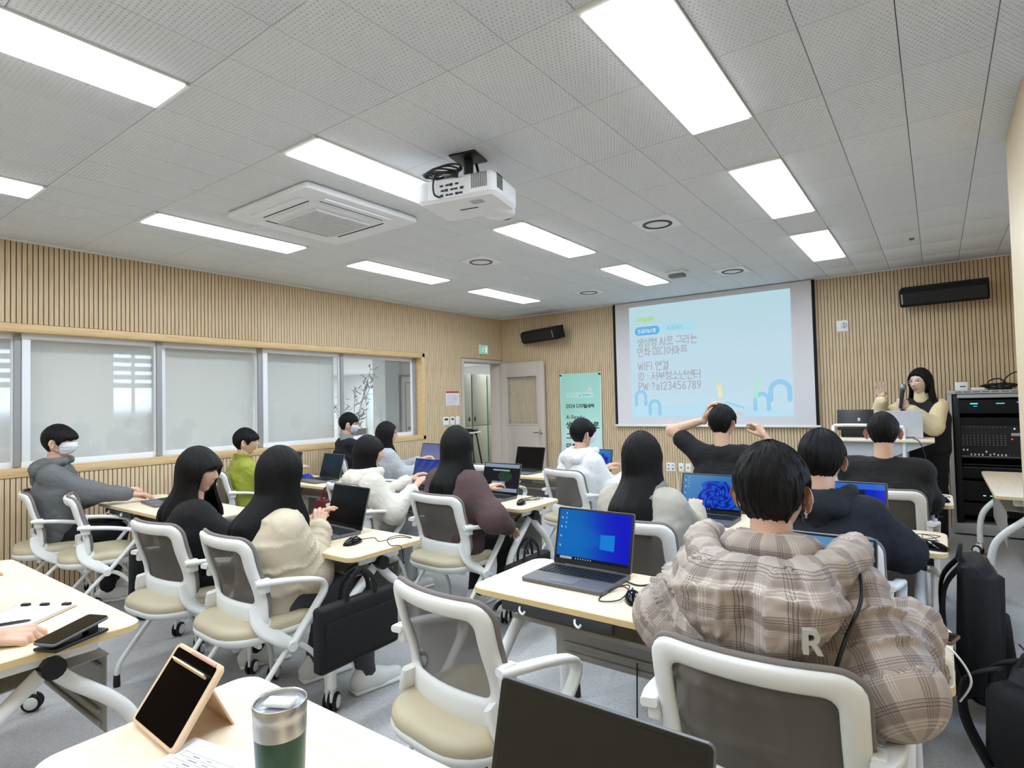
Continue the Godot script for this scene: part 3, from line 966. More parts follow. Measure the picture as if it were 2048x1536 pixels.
	for k in sw:
		var p := thing("wall_switch", k[2], "switch", Vector3(LEFT + 0.013, 1.165, k[0]), 0.0, "switch plates by the door")
		part("plate", rbox(Vector3(0.016, 0.12, k[1]), 0.004), M.white_plastic, p)
		if k[3]: part("display", rbox(Vector3(0.003, 0.03, k[1] * 0.6), 0.001), M.dark_grey, p, Vector3(0.009, 0.025, 0))
		else: part("rocker", rbox(Vector3(0.006, 0.09, 0.05), 0.002), M.cool_white, p, Vector3(0.008, 0, 0))
	# door: frame, open leaf standing against the front wall
	s = st()
	for q in [[-6.64, 0.05], [-7.62, 0.05]]: rbx(s, Vector3(LEFT - 0.09, 1.03, q[0]), Vector3(0.24, 2.06, q[1]), 0.004)
	rbx(s, Vector3(LEFT - 0.09, 2.075, -7.13), Vector3(0.24, 0.05, 1.03), 0.004)
	struct("trim_3", done(s), M.door_laminate)
	var door := thingless("door_1")
	door.position = Vector3(LEFT + 0.03, 0.01, -7.585)
	door.rotation.y = -0.03
	s = st()
	for q in [[0.06, 1.02, 0.12, 2.04], [0.80, 1.02, 0.12, 2.04], [0.43, 0.52, 0.62, 1.04], [0.43, 1.935, 0.62, 0.21]]:
		rbx(s, Vector3(q[0], q[1], 0), Vector3(q[2], q[3], 0.042), 0.003)
	part("leaf", done(s), M.door_laminate, door)
	s = st()
	for q in [[0.43, 1.045, 0.64, 0.03], [0.43, 1.825, 0.64, 0.03]]: rbx(s, Vector3(q[0], q[1], 0), Vector3(q[2], q[3], 0.056), 0.003)
	for q in [0.115, 0.745]: rbx(s, Vector3(q, 1.435, 0), Vector3(0.03, 0.80, 0.056), 0.003)
	part("pane_frame", done(s), M.door_laminate, door)
	part("pane", box(Vector3(0.62, 0.78, 0.006)), M.glass, door, Vector3(0.43, 1.435, 0))
	s = st()
	lathe(s, [[0.0, 0.0], [0.028, 0.0], [0.028, 0.008], [0.0, 0.009]], 18, Transform3D(Basis(Vector3.RIGHT, PI / 2), Vector3(0.80, 0.93, 0.022)))
	tube(s, spl([Vector3(0.80, 0.93, 0.022), Vector3(0.80, 0.93, 0.065), Vector3(0.77, 0.93, 0.07), Vector3(0.68, 0.925, 0.068)], 4), 0.009, 8)
	part("handle", done(s), M.brushed_steel, door)

# ---------------------------------------------------------------- what is seen through the door and the clear pane
func build_corridor() -> void:
	var s: SurfaceTool
	var shell := [["floor_corridor", Vector3(-11.5, -0.05, -6.4), Vector3(11.0, 0.1, 13.6), mat("corridor_floor", Color(0.62, 0.62, 0.6), 0.35)], ["ceiling_corridor", Vector3(-11.5, 2.52, -6.4), Vector3(11.0, 0.1, 13.6), M.white_wall], ["wall_corridor_far", Vector3(-17.0, 1.25, -6.4), Vector3(0.2, 2.6, 13.6), M.white_wall], ["wall_corridor_end", Vector3(-11.5, 1.25, -13.1), Vector3(11.0, 2.6, 0.2), M.white_wall], ["wall_corridor_near", Vector3(-11.5, 1.25, 0.3), Vector3(11.0, 2.6, 0.2), M.white_wall], ["wall_corridor_side", Vector3(-5.99, 1.25, -10.5), Vector3(0.06, 2.6, 5.2), M.white_wall]]
	for q in shell: struct(q[0], box(q[2]), q[3], q[1])
	# a projecting wall with a door seen through the clear pane
	struct("wall_corridor_pier", rbox(Vector3(0.3, 2.46, 1.45), 0.005), mat("pier_white", Color(0.80, 0.81, 0.80), 0.7), Vector3(-7.16, 1.23, -6.92))
	var d2 := thingless("door_2")
	s = st()
	bx(s, Vector3(-7.0, 0.95, -6.49), Vector3(0.02, 1.9, 0.025))
	bx(s, Vector3(-7.0, 1.89, -6.95), Vector3(0.02, 0.03, 0.95))
	part("dark_frame", done(s), M.dark_grey, d2)
	part("leaf", rbox(Vector3(0.03, 1.86, 0.86), 0.003), M.white_wall, d2, Vector3(-7.0, 0.94, -6.95))
	s = st()
	bx(s, Vector3(-6.983, 0.9, -6.60), Vector3(0.006, 1.76, 0.012))
	bx(s, Vector3(-6.983, 1.78, -6.9), Vector3(0.006, 0.012, 0.6))
	part("panel_line", done(s), M.dark_grey, d2)
	s = st()
	cyl(s, Vector3(-6.99, 1.03, -6.66), Vector3(-6.93, 1.03, -6.66), 0.024)
	part("knob", done(s), M.dark_grey, d2)
	var d3 := thingless("door_3")
	s = st()
	for q in [[-0.42, 1.0, 0.06, 2.0], [0.42, 1.0, 0.06, 2.0], [0.0, 2.02, 0.9, 0.06]]: rbx(s, Vector3(-15.18 + q[0], q[1], -12.98), Vector3(q[2], q[3], 0.06), 0.004)
	part("door_frame", done(s), M.panel_grey, d3)
	part("leaf", rbox(Vector3(0.78, 1.98, 0.04), 0.003), mat("pale_door", Color(0.80, 0.88, 0.90), 0.4), d3, Vector3(-15.18, 1.0, -12.98))
	# downlights; later ones are unseen, the one by the lockers added to brighten them
	var spots := [[-10.66, -9.22], [-12.3, -10.4], [-13.5, -11.6], [-14.3, -12.4], [-7.6, -3.4], [-7.6, -1.4], [-6.6, -9.7], [-9.6, -7.6]]
	for k in spots.size():
		var t := thing("downlight", ["round lit downlight highest in the clear window pane", "round lit downlight, leftmost in the clear window pane", "round lit downlight, third from the top in the clear pane", "round lit downlight, lowest and rightmost in the clear pane"][k] if k < 4 else "unseen round downlight, added to light the corridor", "ceiling light", Vector3(spots[k][0], 2.47, spots[k][1]), 0.0, "corridor downlights in view" if k < 4 else "corridor downlights out of view")
		s = st()
		lathe(s, [[0.0, -0.012], [0.075, -0.012], [0.08, -0.004]], 20, Transform3D(), false)
		part("lamp_face", done(s), M.downlight, t)
		s = st()
		lathe(s, [[0.08, -0.002], [0.082, -0.016], [0.1, -0.014], [0.102, 0.0]], 24, Transform3D(), false)
		part("ring", done(s), M.white_plastic, t)
		var l := AreaLight3D.new()
		l.name = "downlight_beam"
		l.area_size = Vector2(0.14, 0.14)
		l.light_energy = 7.0
		l.light_color = Color(0.98, 0.99, 1.0)
		l.shadow_enabled = true
		l.set("area_range", 12.0)
		l.set("area_attenuation", 2.0)
		t.add_child(l)
		l.position = Vector3(0, -0.02, 0)
		l.rotation_degrees = Vector3(-90, 0, 0)
	# lockers seen through the door
	for k in 4:
		var c := thing("locker", ["olive green two-tier locker at the left of the doorway view", "olive green two-tier locker in the middle of the doorway view", "olive green two-tier locker at the right of the doorway view", "olive green two-tier locker mostly hidden behind the door frame"][k], "locker", Vector3(-7.2, 0, -8.06 - 0.46 * k), 0.0, "lockers in the corridor")
		part("body", rbox(Vector3(0.4, 1.95, 0.455), 0.004), M.olive, c, Vector3(-0.02, 0.985, 0))
		for q in 2:
			var dr := part("door", rbox(Vector3(0.016, 0.93, 0.435), 0.003), M.olive, c, Vector3(0.19, 0.515 + 0.945 * q, 0))
			part("latch", rbox(Vector3(0.014, 0.075, 0.032), 0.004), M.black_plastic, dr, Vector3(0.012, 0.34 if q == 0 else -0.34, 0.15 if k % 2 else -0.15))
	# a folding table in the corridor with a black keyboard case
	var tb := thing("side_table", "small white side table on black splayed legs just outside the door", "table", Vector3(-6.35, 0, -7.35), 0.3)
	part("top", rbox(Vector3(0.40, 0.025, 0.34), 0.008), M.white_plastic, tb, Vector3(0, 0.93, 0))
	for q in [[-1, -1], [1, -1], [-1, 1], [1, 1]]:
		s = st()
		cyl(s, Vector3(q[0] * 0.14, 0.92, q[1] * 0.1), Vector3(q[0] * 0.26, 0.0, q[1] * 0.2), 0.014)
		part("leg", done(s), M.black_plastic, tb)
	single("black_case", "flat black case lying on the side table outside the door", "case", rbox(Vector3(0.36, 0.05, 0.22), 0.015), M.black_plastic, Vector3(-6.35, 0.968, -7.35), 0.3)
	# tall plant behind the clear pane
	var pl := thing("potted_plant", "tall leafy plant behind the clear window pane", "plant", Vector3(-6.95, 0, -5.52))
	s = st()
	lathe(s, [[0.0, 0.0], [0.11, 0.0], [0.15, 0.3], [0.13, 0.3], [0.0, 0.28]], 20)
	part("pot", done(s), M.white_plastic, pl)
	s = st()
	var lf := st()
	for k in 9:
		var a := TAU * k / 9.0 + 0.4
		var h := 1.15 + 0.09 * k
		var tip := Vector3(cos(a) * 0.32, h + 0.12, sin(a) * 0.32)
		var pts := spl([Vector3(0, 0.28, 0), Vector3(cos(a) * 0.05, h * 0.6, sin(a) * 0.05), tip], 8)
		tube(s, pts, 0.004, 5)
		for q in 34:
			var p: Vector3 = pts[6 + q % 10] + Vector3(rng.randf_range(-0.05, 0.05), rng.randf_range(-0.03, 0.05), rng.randf_range(-0.05, 0.05))
			var dir := Vector3(rng.randf_range(-1, 1), rng.randf_range(-0.4, 0.8), rng.randf_range(-1, 1)).normalized()
			var sd := dir.cross(Vector3(0.3, 1, 0.2)).normalized() * 0.015
			lf.set_smooth_group(-1)
			quad(lf, p, p + dir * 0.05 + sd, p + dir * 0.12, p + dir * 0.05 - sd)
	part("stem", done(s), mat("stem", Color(0.33, 0.27, 0.2), 0.8), pl)
	part("leaves", done(lf), M.leaf, pl).set_meta("kind", "stuff")
	var cab := thing("cabinet", "low white cabinet with dark shelves behind the clear window pane", "cabinet", Vector3(-7.35, 0, -5.75))
	part("body", rbox(Vector3(0.3, 1.10, 0.5), 0.006), M.white_plastic, cab, Vector3(0, 0.525, 0))
	for q in 2: part("dark_shelf", rbox(Vector3(0.02, 0.09, 0.4), 0.003), M.dark_grey, cab, Vector3(0.15, 0.88 + 0.14 * q, 0.0))
# ---------------------------------------------------------------- chairs, desks, laptops
func back_at(x: float, y: float, off := 0.0) -> Vector3:
	return Vector3(x, y, 0.105 + 0.20 * (y - 0.45) - 0.02 * exp(-pow((y - 0.6) / 0.1, 2)) - 0.05 * pow(x / 0.23, 2) + off)

func ring_path(x0: float, x1: float, y0: float, y1: float, r: float, n: int) -> PackedVector2Array:
	# rounded rectangle sampled so that inner and outer paths match point by point
	var p := rounded(x1 - x0, y1 - y0, r, 5)
	var out := PackedVector2Array()
	for k in p.size():
		var a := p[k]
		var b := p[(k + 1) % p.size()]
		var m := n if a.distance_to(b) > 0.05 else 1
		for q in m: out.append(a.lerp(b, float(q) / m) + Vector2((x0 + x1) / 2, (y0 + y1) / 2))
	return out

func caster(s: SurfaceTool, w: SurfaceTool, hub: SurfaceTool, at: Vector3, r: float, turn := 0.3) -> void:
	# at: top of the stem's lower end, wheel touches the floor (y = 0)
	var b := Basis(Vector3.UP, turn)
	cyl(s, at, Vector3(at.x, r * 1.9, at.z), 0.008, 8)
	rbx(s, Vector3(at.x, r * 1.75, at.z) + b * Vector3(0, 0, -r * 0.3), Vector3(0.014, r * 1.1, r * 1.2), 0.004, b, 1)
	var c := Vector3(at.x, r, at.z) + b * Vector3(0, 0, -r * 0.55)
	for q in [-1, 1]:
		var t := Transform3D(b * Basis(Vector3.BACK, -PI / 2 * q), c)
		lathe(w, [[0.0, 0.006], [r * 0.9, 0.006], [r, 0.010], [r, 0.018], [r * 0.86, 0.022], [0.0, 0.022]], 18, t)
		lathe(hub, [[0.0, 0.021], [r * 0.72, 0.021], [r * 0.66, 0.026], [0.0, 0.027]], 16, t)

func make_chair() -> Node3D:
	var c := Node3D.new()
	var s := st()
	# back frame
	var o := ring_path(-0.23, 0.23, 0.45, 0.86, 0.06, 8)
	var i := ring_path(-0.176, 0.176, 0.562, 0.806, 0.03, 8)
	var rings := []
	for k in o.size() + 1:
		var a := o[k % o.size()]
		var b := i[k % i.size()]
		var ring := PackedVector3Array()
		for q in [[0.0, -0.3], [0.12, -0.9], [0.5, -1.0], [0.88, -0.9], [1.0, -0.3], [0.98, 0.35], [0.8, 0.95], [0.5, 1.0], [0.2, 0.95], [0.02, 0.35]]:
			var p := b.lerp(a, q[0])
			ring.append(back_at(p.x, p.y, q[1] * 0.014))
		rings.append(ring)
	loft(s, rings, false)
	# yoke arms running forward to the pivots
	for e in [-1.0, 1.0]:
		bar(s, spl([Vector3(e * 0.19, 0.56, 0.10), Vector3(e * 0.205, 0.505, 0.085), Vector3(e * 0.225, 0.455, 0.06), Vector3(e * 0.245, 0.41, 0.015), Vector3(e * 0.252, 0.375, -0.035)], 5), [0.06, 0.065, 0.07, 0.078, 0.084, 0.09, 0.094, 0.096, 0.096, 0.094, 0.09, 0.086, 0.082, 0.078, 0.074, 0.07, 0.066, 0.062, 0.058, 0.054, 0.05], 0.024, Vector3(0.15 * e, 0.25, 1))
	part("back_frame", done(s), M.white_plastic, c)
	s = st()
	s.set_smooth_group(0)
	var nx := 14
	var ny := 14
	for a in nx:
		for b in ny:
			var g := func(u: int, v: int): return back_at(lerpf(-0.19, 0.19, float(u) / nx), lerpf(0.548, 0.82, float(v) / ny), -0.013)
			quad(s, g.call(a, b), g.call(a, b + 1), g.call(a + 1, b + 1), g.call(a + 1, b))
	part("mesh_panel", done(s), M.chair_mesh, c)
	s = st()
	var edge := []
	for p in ring_path(-0.229, 0.229, 0.49, 0.862, 0.06, 5): edge.append(back_at(p.x, p.y, -0.015))
	edge.append(edge[0])
	tube(s, edge, 0.0085, 7, false)
	part("edge_binding", done(s), M.mesh_edge, c)
	# arms
	for e in [-1.0, 1.0]:
		s = st()
		rbx(s, back_at(e * 0.232, 0.655, 0.0) + Vector3(e * 0.008, 0, 0.0), Vector3(0.03, 0.062, 0.05), 0.006)
		var pts := spl([Vector3(e * 0.245, 0.672, 0.12), Vector3(e * 0.262, 0.668, 0.05), Vector3(e * 0.270, 0.655, -0.05), Vector3(e * 0.270, 0.632, -0.15), Vector3(e * 0.268, 0.612, -0.19), Vector3(e * 0.266, 0.570, -0.20), Vector3(e * 0.262, 0.50, -0.15), Vector3(e * 0.258, 0.42, -0.085), Vector3(e * 0.256, 0.365, -0.04)], 5)
		bar(s, pts, 0.042, 0.022, Vector3(1, 0, 0))
		part("armrest", done(s), M.white_plastic, c)
		s = st()
		cyl(s, Vector3(e * 0.238, 0.365, -0.035), Vector3(e * 0.278, 0.365, -0.035), 0.022, 16)
		part("pivot", done(s), M.white_plastic, c)
		# legs
		s = st()
		tube(s, spl([Vector3(e * 0.245, 0.385, -0.06), Vector3(e * 0.247, 0.33, 0.0), Vector3(e * 0.25, 0.22, 0.10), Vector3(e * 0.252, 0.13, 0.175), Vector3(e * 0.252, 0.09, 0.195), Vector3(e * 0.252, 0.045, 0.20)], 5), 0.0125, 10)
		var leg := part("leg", done(s), M.white_plastic, c)
		s = st()
		lathe(s, [[0.0, 0.0], [0.0155, 0.0], [0.0165, 0.01], [0.0145, 0.06], [0.0, 0.06]], 12, Transform3D(Basis(), Vector3(e * 0.252, 0, 0.20)))
		part("foot_tip", done(s), M.rubber, leg)
		s = st()
		var w := st()
		var hb := st()
		tube(s, spl([Vector3(e * 0.25, 0.365, -0.03), Vector3(e * 0.25, 0.35, -0.09), Vector3(e * 0.25, 0.28, -0.16), Vector3(e * 0.25, 0.20, -0.205), Vector3(e * 0.25, 0.14, -0.22), Vector3(e * 0.25, 0.085, -0.22)], 5), 0.0125, 10)
		caster(s, w, hb, Vector3(e * 0.25, 0.085, -0.22), 0.036, 0.5)
		leg = part("leg", done(s), M.white_plastic, c)
		part("wheel", done(w), M.rubber, leg)
		part("wheel_hub", done(hb), M.white_plastic, leg)
	# seat
	s = st()
	var prof := [[0.93, -0.03], [0.99, -0.012], [1.0, 0.005], [0.97, 0.018]]
	rings = []
	var outline := rounded(0.47, 0.45, [0.10, 0.16, 0.16, 0.10], 6)
	for q in [[0.55, -0.045], [0.86, -0.040], [0.97, -0.022], [1.0, -0.004], [0.985, 0.004]]:
		var ring := PackedVector3Array()
		for p in outline: ring.append(Vector3(p.x * q[0], 0.435 + q[1], p.y * q[0] + 0.005))
		rings.append(ring)
	loft(s, rings)
	part("seat_shell", done(s), M.white_plastic, c)
	s = st()
	rings = []
	for q in [[0.975, 0.0], [0.99, 0.012], [0.975, 0.028], [0.92, 0.041], [0.8, 0.048], [0.5, 0.05], [0.1, 0.048]]:
		var ring := PackedVector3Array()
		for p in outline: ring.append(Vector3(p.x * q[0], 0.44 + q[1] - 0.015 * pow(maxf(0, -p.y * q[0] - 0.12) / 0.1, 2), p.y * q[0] + 0.005))
		rings.append(ring)
	loft(s, rings)
	part("seat", done(s), M.seat_leather, c)
	s = st()
	cyl(s, Vector3(-0.25, 0.37, -0.035), Vector3(0.25, 0.37, -0.035), 0.011, 10)
	cyl(s, Vector3(-0.20, 0.385, 0.08), Vector3(0.20, 0.385, 0.08), 0.011, 10)
	part("cross_bar", done(s), M.white_plastic, c)
	return c

const CHAIRS := [
	[-5.30, -1.46, -0.25, "white mesh-back chair under the masked boy in the grey hoodie, by the window wall"],
	[-4.72, -1.56, -0.28, "empty white mesh-back chair between the grey hoodie boy and the girl in black"],
	[-3.25, -1.45, 0.08, "white mesh-back chair under the black-haired girl in the black coat"],
	[-2.62, -1.49, -0.04, "white mesh-back chair under the girl in the cream padded jacket"],
	[-1.24, -1.44, -0.13, "empty white mesh-back chair in front, left of the plaid jacket boy"],
	[-0.365, -1.50, 0.02, "large white mesh-back chair nearest the camera, under the plaid jacket boy"],
	[-5.35, -2.84, -0.15, "white mesh-back chair under the boy in the lime green jacket"],
	[-3.52, -2.84, -0.1, "white mesh-back chair under the girl in the cream hoodie"],
	[-2.56, -2.79, -0.06, "white mesh-back chair under the long-haired girl in the brown fleece"],
	[-1.20, -2.66, 0.0, "white mesh-back chair under the long-haired girl in the grey and white jacket"],
	[-0.42, -2.80, 0.0, "white mesh-back chair under the person in the navy hoodie"],
	[-5.42, -4.18, -0.15, "white mesh-back chair under the boy in the dark sweater with a white collar"],
	[-4.72, -4.10, -0.35, "white mesh-back chair under the girl in the light grey hoodie"],
	[-3.40, -4.25, 0.0, "empty white mesh-back chair in front of the dark laptop near the door"],
	[-2.47, -4.22, -0.25, "white mesh-back chair under the boy in the white hoodie"],
	[-1.20, -4.22, 0.0, "white mesh-back chair under the boy in the black T-shirt"],
	[-0.30, -4.20, 0.0, "white mesh-back chair under the boy in the black sweater near the lectern"],
	[-2.74, 0.02, 0.1, "white mesh-back chair under the writing person at the near left desk"]]

func make_desk() -> Node3D:
	# origin on the floor under the middle of the top; the user sits on the +z side
	var d := Node3D.new()
	var s := st()
	prism(s, rounded(1.5, 0.48, 0.055, 6), 0.026, Transform3D(Basis(Vector3.RIGHT, -PI / 2), Vector3(0, 0.707, 0)), 0.003)
	part("top", done(s), M.maple, d)
	s = st()
	prism(s, rounded(1.502, 0.482, 0.056, 6), 0.0195, Transform3D(Basis(Vector3.RIGHT, -PI / 2), Vector3(0, 0.707, 0)), 0.0)
	part("edge_band", done(s), M.maple_edge, d)
	# grip rail below the user's edge
	s = st()
	rbx(s, Vector3(-0.37, 0.675, 0.228), Vector3(0.46, 0.038, 0.018), 0.008)
	part("rail", done(s), M.dark_grey, d)
	for q in [-0.50, -0.27]:
		s = st()
		tube(s, spl([Vector3(q - 0.012, 0.682, 0.238), Vector3(q - 0.005, 0.672, 0.25), Vector3(q + 0.01, 0.664, 0.252), Vector3(q + 0.016, 0.674, 0.246)], 3), 0.0045, 6)
		part("hook", done(s), M.white_plastic, d)
	# shelf and modesty panel
	s = st()
	bx(s, Vector3(0, 0.596, -0.03), Vector3(1.26, 0.004, 0.30), Basis(Vector3.RIGHT, 0.06))
	rbx(s, Vector3(0, 0.592, 0.118), Vector3(1.26, 0.018, 0.008), 0.003)
	part("shelf", done(s), M.steel_grey, d)
	s = st()
	bx(s, Vector3(0, 0.47, -0.175), Vector3(1.24, 0.26, 0.004))
	for q in [0.555, 0.40, 0.36]: rbx(s, Vector3(0, q, -0.170), Vector3(1.16, 0.016, 0.012), 0.005, Basis(), 1)
	part("modesty_panel", done(s), M.steel_grey, d)
	s = st()
	cyl(s, Vector3(-0.66, 0.635, -0.01), Vector3(0.66, 0.635, -0.01), 0.022, 12)
	part("beam", done(s), M.white_plastic, d)
	for e in [-1.0, 1.0]:
		s = st()
		var x: float = e * 0.64
		rbx(s, Vector3(x, 0.668, -0.01), Vector3(0.05, 0.052, 0.26), 0.01)
		part("bracket", done(s), M.white_plastic, d)
		s = st()
		cyl(s, Vector3(x - e * 0.03, 0.635, -0.01), Vector3(x + e * 0.055, 0.635, -0.01), 0.034, 14)
		part("hub_cap", done(s), M.black_plastic, d)
		s = st()
		tube(s, spl([Vector3(x, 0.655, 0.10), Vector3(x + e * 0.02, 0.648, 0.17), Vector3(x + e * 0.02, 0.63, 0.20)], 4), 0.011, 8, true, 0.6)
		part("tilt_lever", done(s), M.black_plastic, d)
		for f in [-1.0, 1.0]:
			s = st()
			var w := st()
			var hb := st()
			tube(s, spl([Vector3(x, 0.63, -0.01), Vector3(x, 0.56, f * 0.07), Vector3(x, 0.46, f * 0.18), Vector3(x, 0.37, f * 0.245), Vector3(x, 0.25, f * 0.27), Vector3(x, 0.115, f * 0.272)], 6), 0.023, 12)
			caster(s, w, hb, Vector3(x, 0.12, f * 0.272), 0.042, 0.6 * f)
			var leg := part("leg", done(s), M.white_plastic, d)
			part("wheel", done(w), M.rubber, leg)
			part("wheel_hub", done(hb), M.white_plastic, leg)
	return d

const DESKS := [
	[-2.93, -0.61, "maple flip-top desk in the near left corner with a phone and a clipboard on it"],
	[-0.76, -0.61, "maple flip-top desk nearest the camera with a tumbler and a tablet on it"],
	[-4.55, -1.98, "maple flip-top desk in front of the masked boy in the grey hoodie"],
	[-2.965, -1.97, "maple flip-top desk in front of the girl in the cream padded jacket"],
	[-0.74, -1.965, "maple flip-top desk at the plaid jacket boy, with the large blue-screen laptop"],
	[-4.57, -3.37, "maple flip-top desk in front of the lime jacket boy, with a blue cloth on it"],
	[-2.965, -3.35, "maple flip-top desk in front of the girls in the cream hoodie and the brown fleece"],
	[-0.735, -3.40, "maple flip-top desk at the person in the navy hoodie"],
	[-4.57, -4.74, "maple flip-top desk in front of the girl in the light grey hoodie"],
	[-2.96, -4.74, "maple flip-top desk in front of the boy in the white hoodie"],
	[-0.69, -4.76, "maple flip-top desk nearest the lectern, in front of the boy in the black sweater"]]

func screen_image(kind: String) -> Image:
	var im := Image.create(256, 160, false, Image.FORMAT_RGB8)
	for y in 160:
		for x in 256:
			var u := x / 255.0
			var v := y / 159.0
			var c := Color.BLACK
			match kind:
				"blue":
					c = Color(0.0, 0.44, 0.80).lerp(Color(0.0, 0.07, 0.84), smoothstep(0.25, 0.95, u + 0.12 * (0.5 - v)))
					var beam := absf(v - 0.55) / maxf(0.02, 0.85 - u)
					if u < 0.8: c = c.lerp(Color(0.0, 0.50, 0.88), 0.35 * (1.0 - smoothstep(0.25, 0.7, beam)))
					if u > 0.6 and u < 0.8 and v > 0.42 + 0.1 * (0.8 - u) and v < 0.74 - 0.1 * (0.8 - u): c = Color(0.02, 0.55, 0.93)
				"petals":
					c = Color(0.36, 0.62, 0.83).lerp(Color(0.12, 0.38, 0.72), u * 0.6 + v * 0.4)
					var p := Vector2(u - 0.62, (v - 0.62) * 0.62)
					var r := p.length() + 0.03 * sin(p.angle() * 7.0 + p.length() * 26.0)
					if r < 0.33 and v > 0.16:
						c = Color(0.10, 0.38, 0.95).lerp(Color(0.03, 0.12, 0.58), 0.5 + 0.5 * sin(r * 60.0 + p.angle() * 3.0))
				"bluedark":
					c = Color(0.05, 0.16, 0.85)
					if v > 0.16 and u < 0.74: c = Color(0.10, 0.14, 0.2)
					elif v < 0.14: c = Color(0.2, 0.45, 0.9)
				"document":
					c = Color(0.80, 0.83, 0.95)
					if v < 0.25: c = Color(0.38, 0.63, 0.83)
					if v > 0.86: c = Color(0.30, 0.42, 0.16).lerp(Color(0.12, 0.25, 0.08), 0.5 + 0.5 * sin(u * 60 + v * 80))
					if u > 0.9 and v > 0.2: c = Color(0.55, 0.68, 0.84)
				"browser":
					c = Color(0.10, 0.13, 0.12).lerp(Color(0.16, 0.12, 0.20), v)
					if Vector2(u - 0.62, v - 0.45).length() < 0.2: c = c.lerp(Color(0.24, 0.42, 0.25), 0.5)
					if v < 0.13 or v > 0.87: c = Color(0.60, 0.67, 0.76)
					if v > 0.2 and v < 0.255 and u > 0.25 and u < 0.74: c = Color(0.66, 0.72, 0.74)
					if v > 0.64 and v < 0.81 and u > 0.26 and u < 0.64 and absf(u - 0.45) > 0.008: c = Color(0.58, 0.68, 0.74)
				"bluepurple":
					c = Color(0.14, 0.25, 0.62).lerp(Color(0.42, 0.36, 0.52), v)
					c = c.lerp(Color(0.35, 0.48, 0.8), 0.4 * maxf(0, sin(u * 22 + v * 9)) * (1.0 - v))
				"lilac":
					c = Color(0.44, 0.46, 0.66).lerp(Color(0.55, 0.57, 0.74), v)
				"teal":
					c = Color(0.03, 0.10, 0.15).lerp(Color(0.04, 0.18, 0.26), 1.0 - v)
					var q := Vector2(u - 0.55, v - 0.7)
					c = c.lerp(Color(0.10, 0.33, 0.42), 0.6 * smoothstep(0.86, 1.0, cos(q.angle() * 9.0)) * smoothstep(0.5, 0.05, q.length()))
				"night":
					c = Color(0.012, 0.02, 0.04)
					var q := Vector2(u - 0.55, v - 0.35)
					if absf(q.length() - 0.2) < 0.07: c = c.lerp(Color(0.12, 0.17, 0.26), 0.75)
					if Vector2(u - 0.35, v - 0.85).length() < 0.06: c = Color(0.25, 0.3, 0.36)
				"shore":
					c = Color(0.07, 0.105, 0.12).lerp(Color(0.012, 0.02, 0.03), smoothstep(0.35, 0.6, v + 0.05 * sin(u * 5)))
				"maroon":
					c = Color(0.085, 0.065, 0.07)
				"pale":
					c = Color(0.72, 0.80, 0.93).lerp(Color(0.55, 0.70, 0.9), u)
			im.set_pixel(x, y, c)
	if kind in ["blue", "petals"]:
		for k in 8: dab(im, Vector2(10, 12 + k * 15), Vector2(12, 14 + k * 15), 5, Color(0.75, 0.85, 0.95) if k % 2 else Color(0.3, 0.42, 0.55))
		for k in 4: dab(im, Vector2(26, 12 + k * 15), Vector2(27, 14 + k * 15), 4, Color(0.7, 0.8, 0.92))
		im.fill_rect(Rect2i(0, 150, 256, 10), Color(0.04, 0.07, 0.14))
		for k in 7: im.fill_rect(Rect2i(70 + k * 9, 153, 4, 4), Color(0.75, 0.8, 0.85))
		if kind == "blue": im.fill_rect(Rect2i(14, 151, 44, 8), Color(0.7, 0.78, 0.8))
	return im

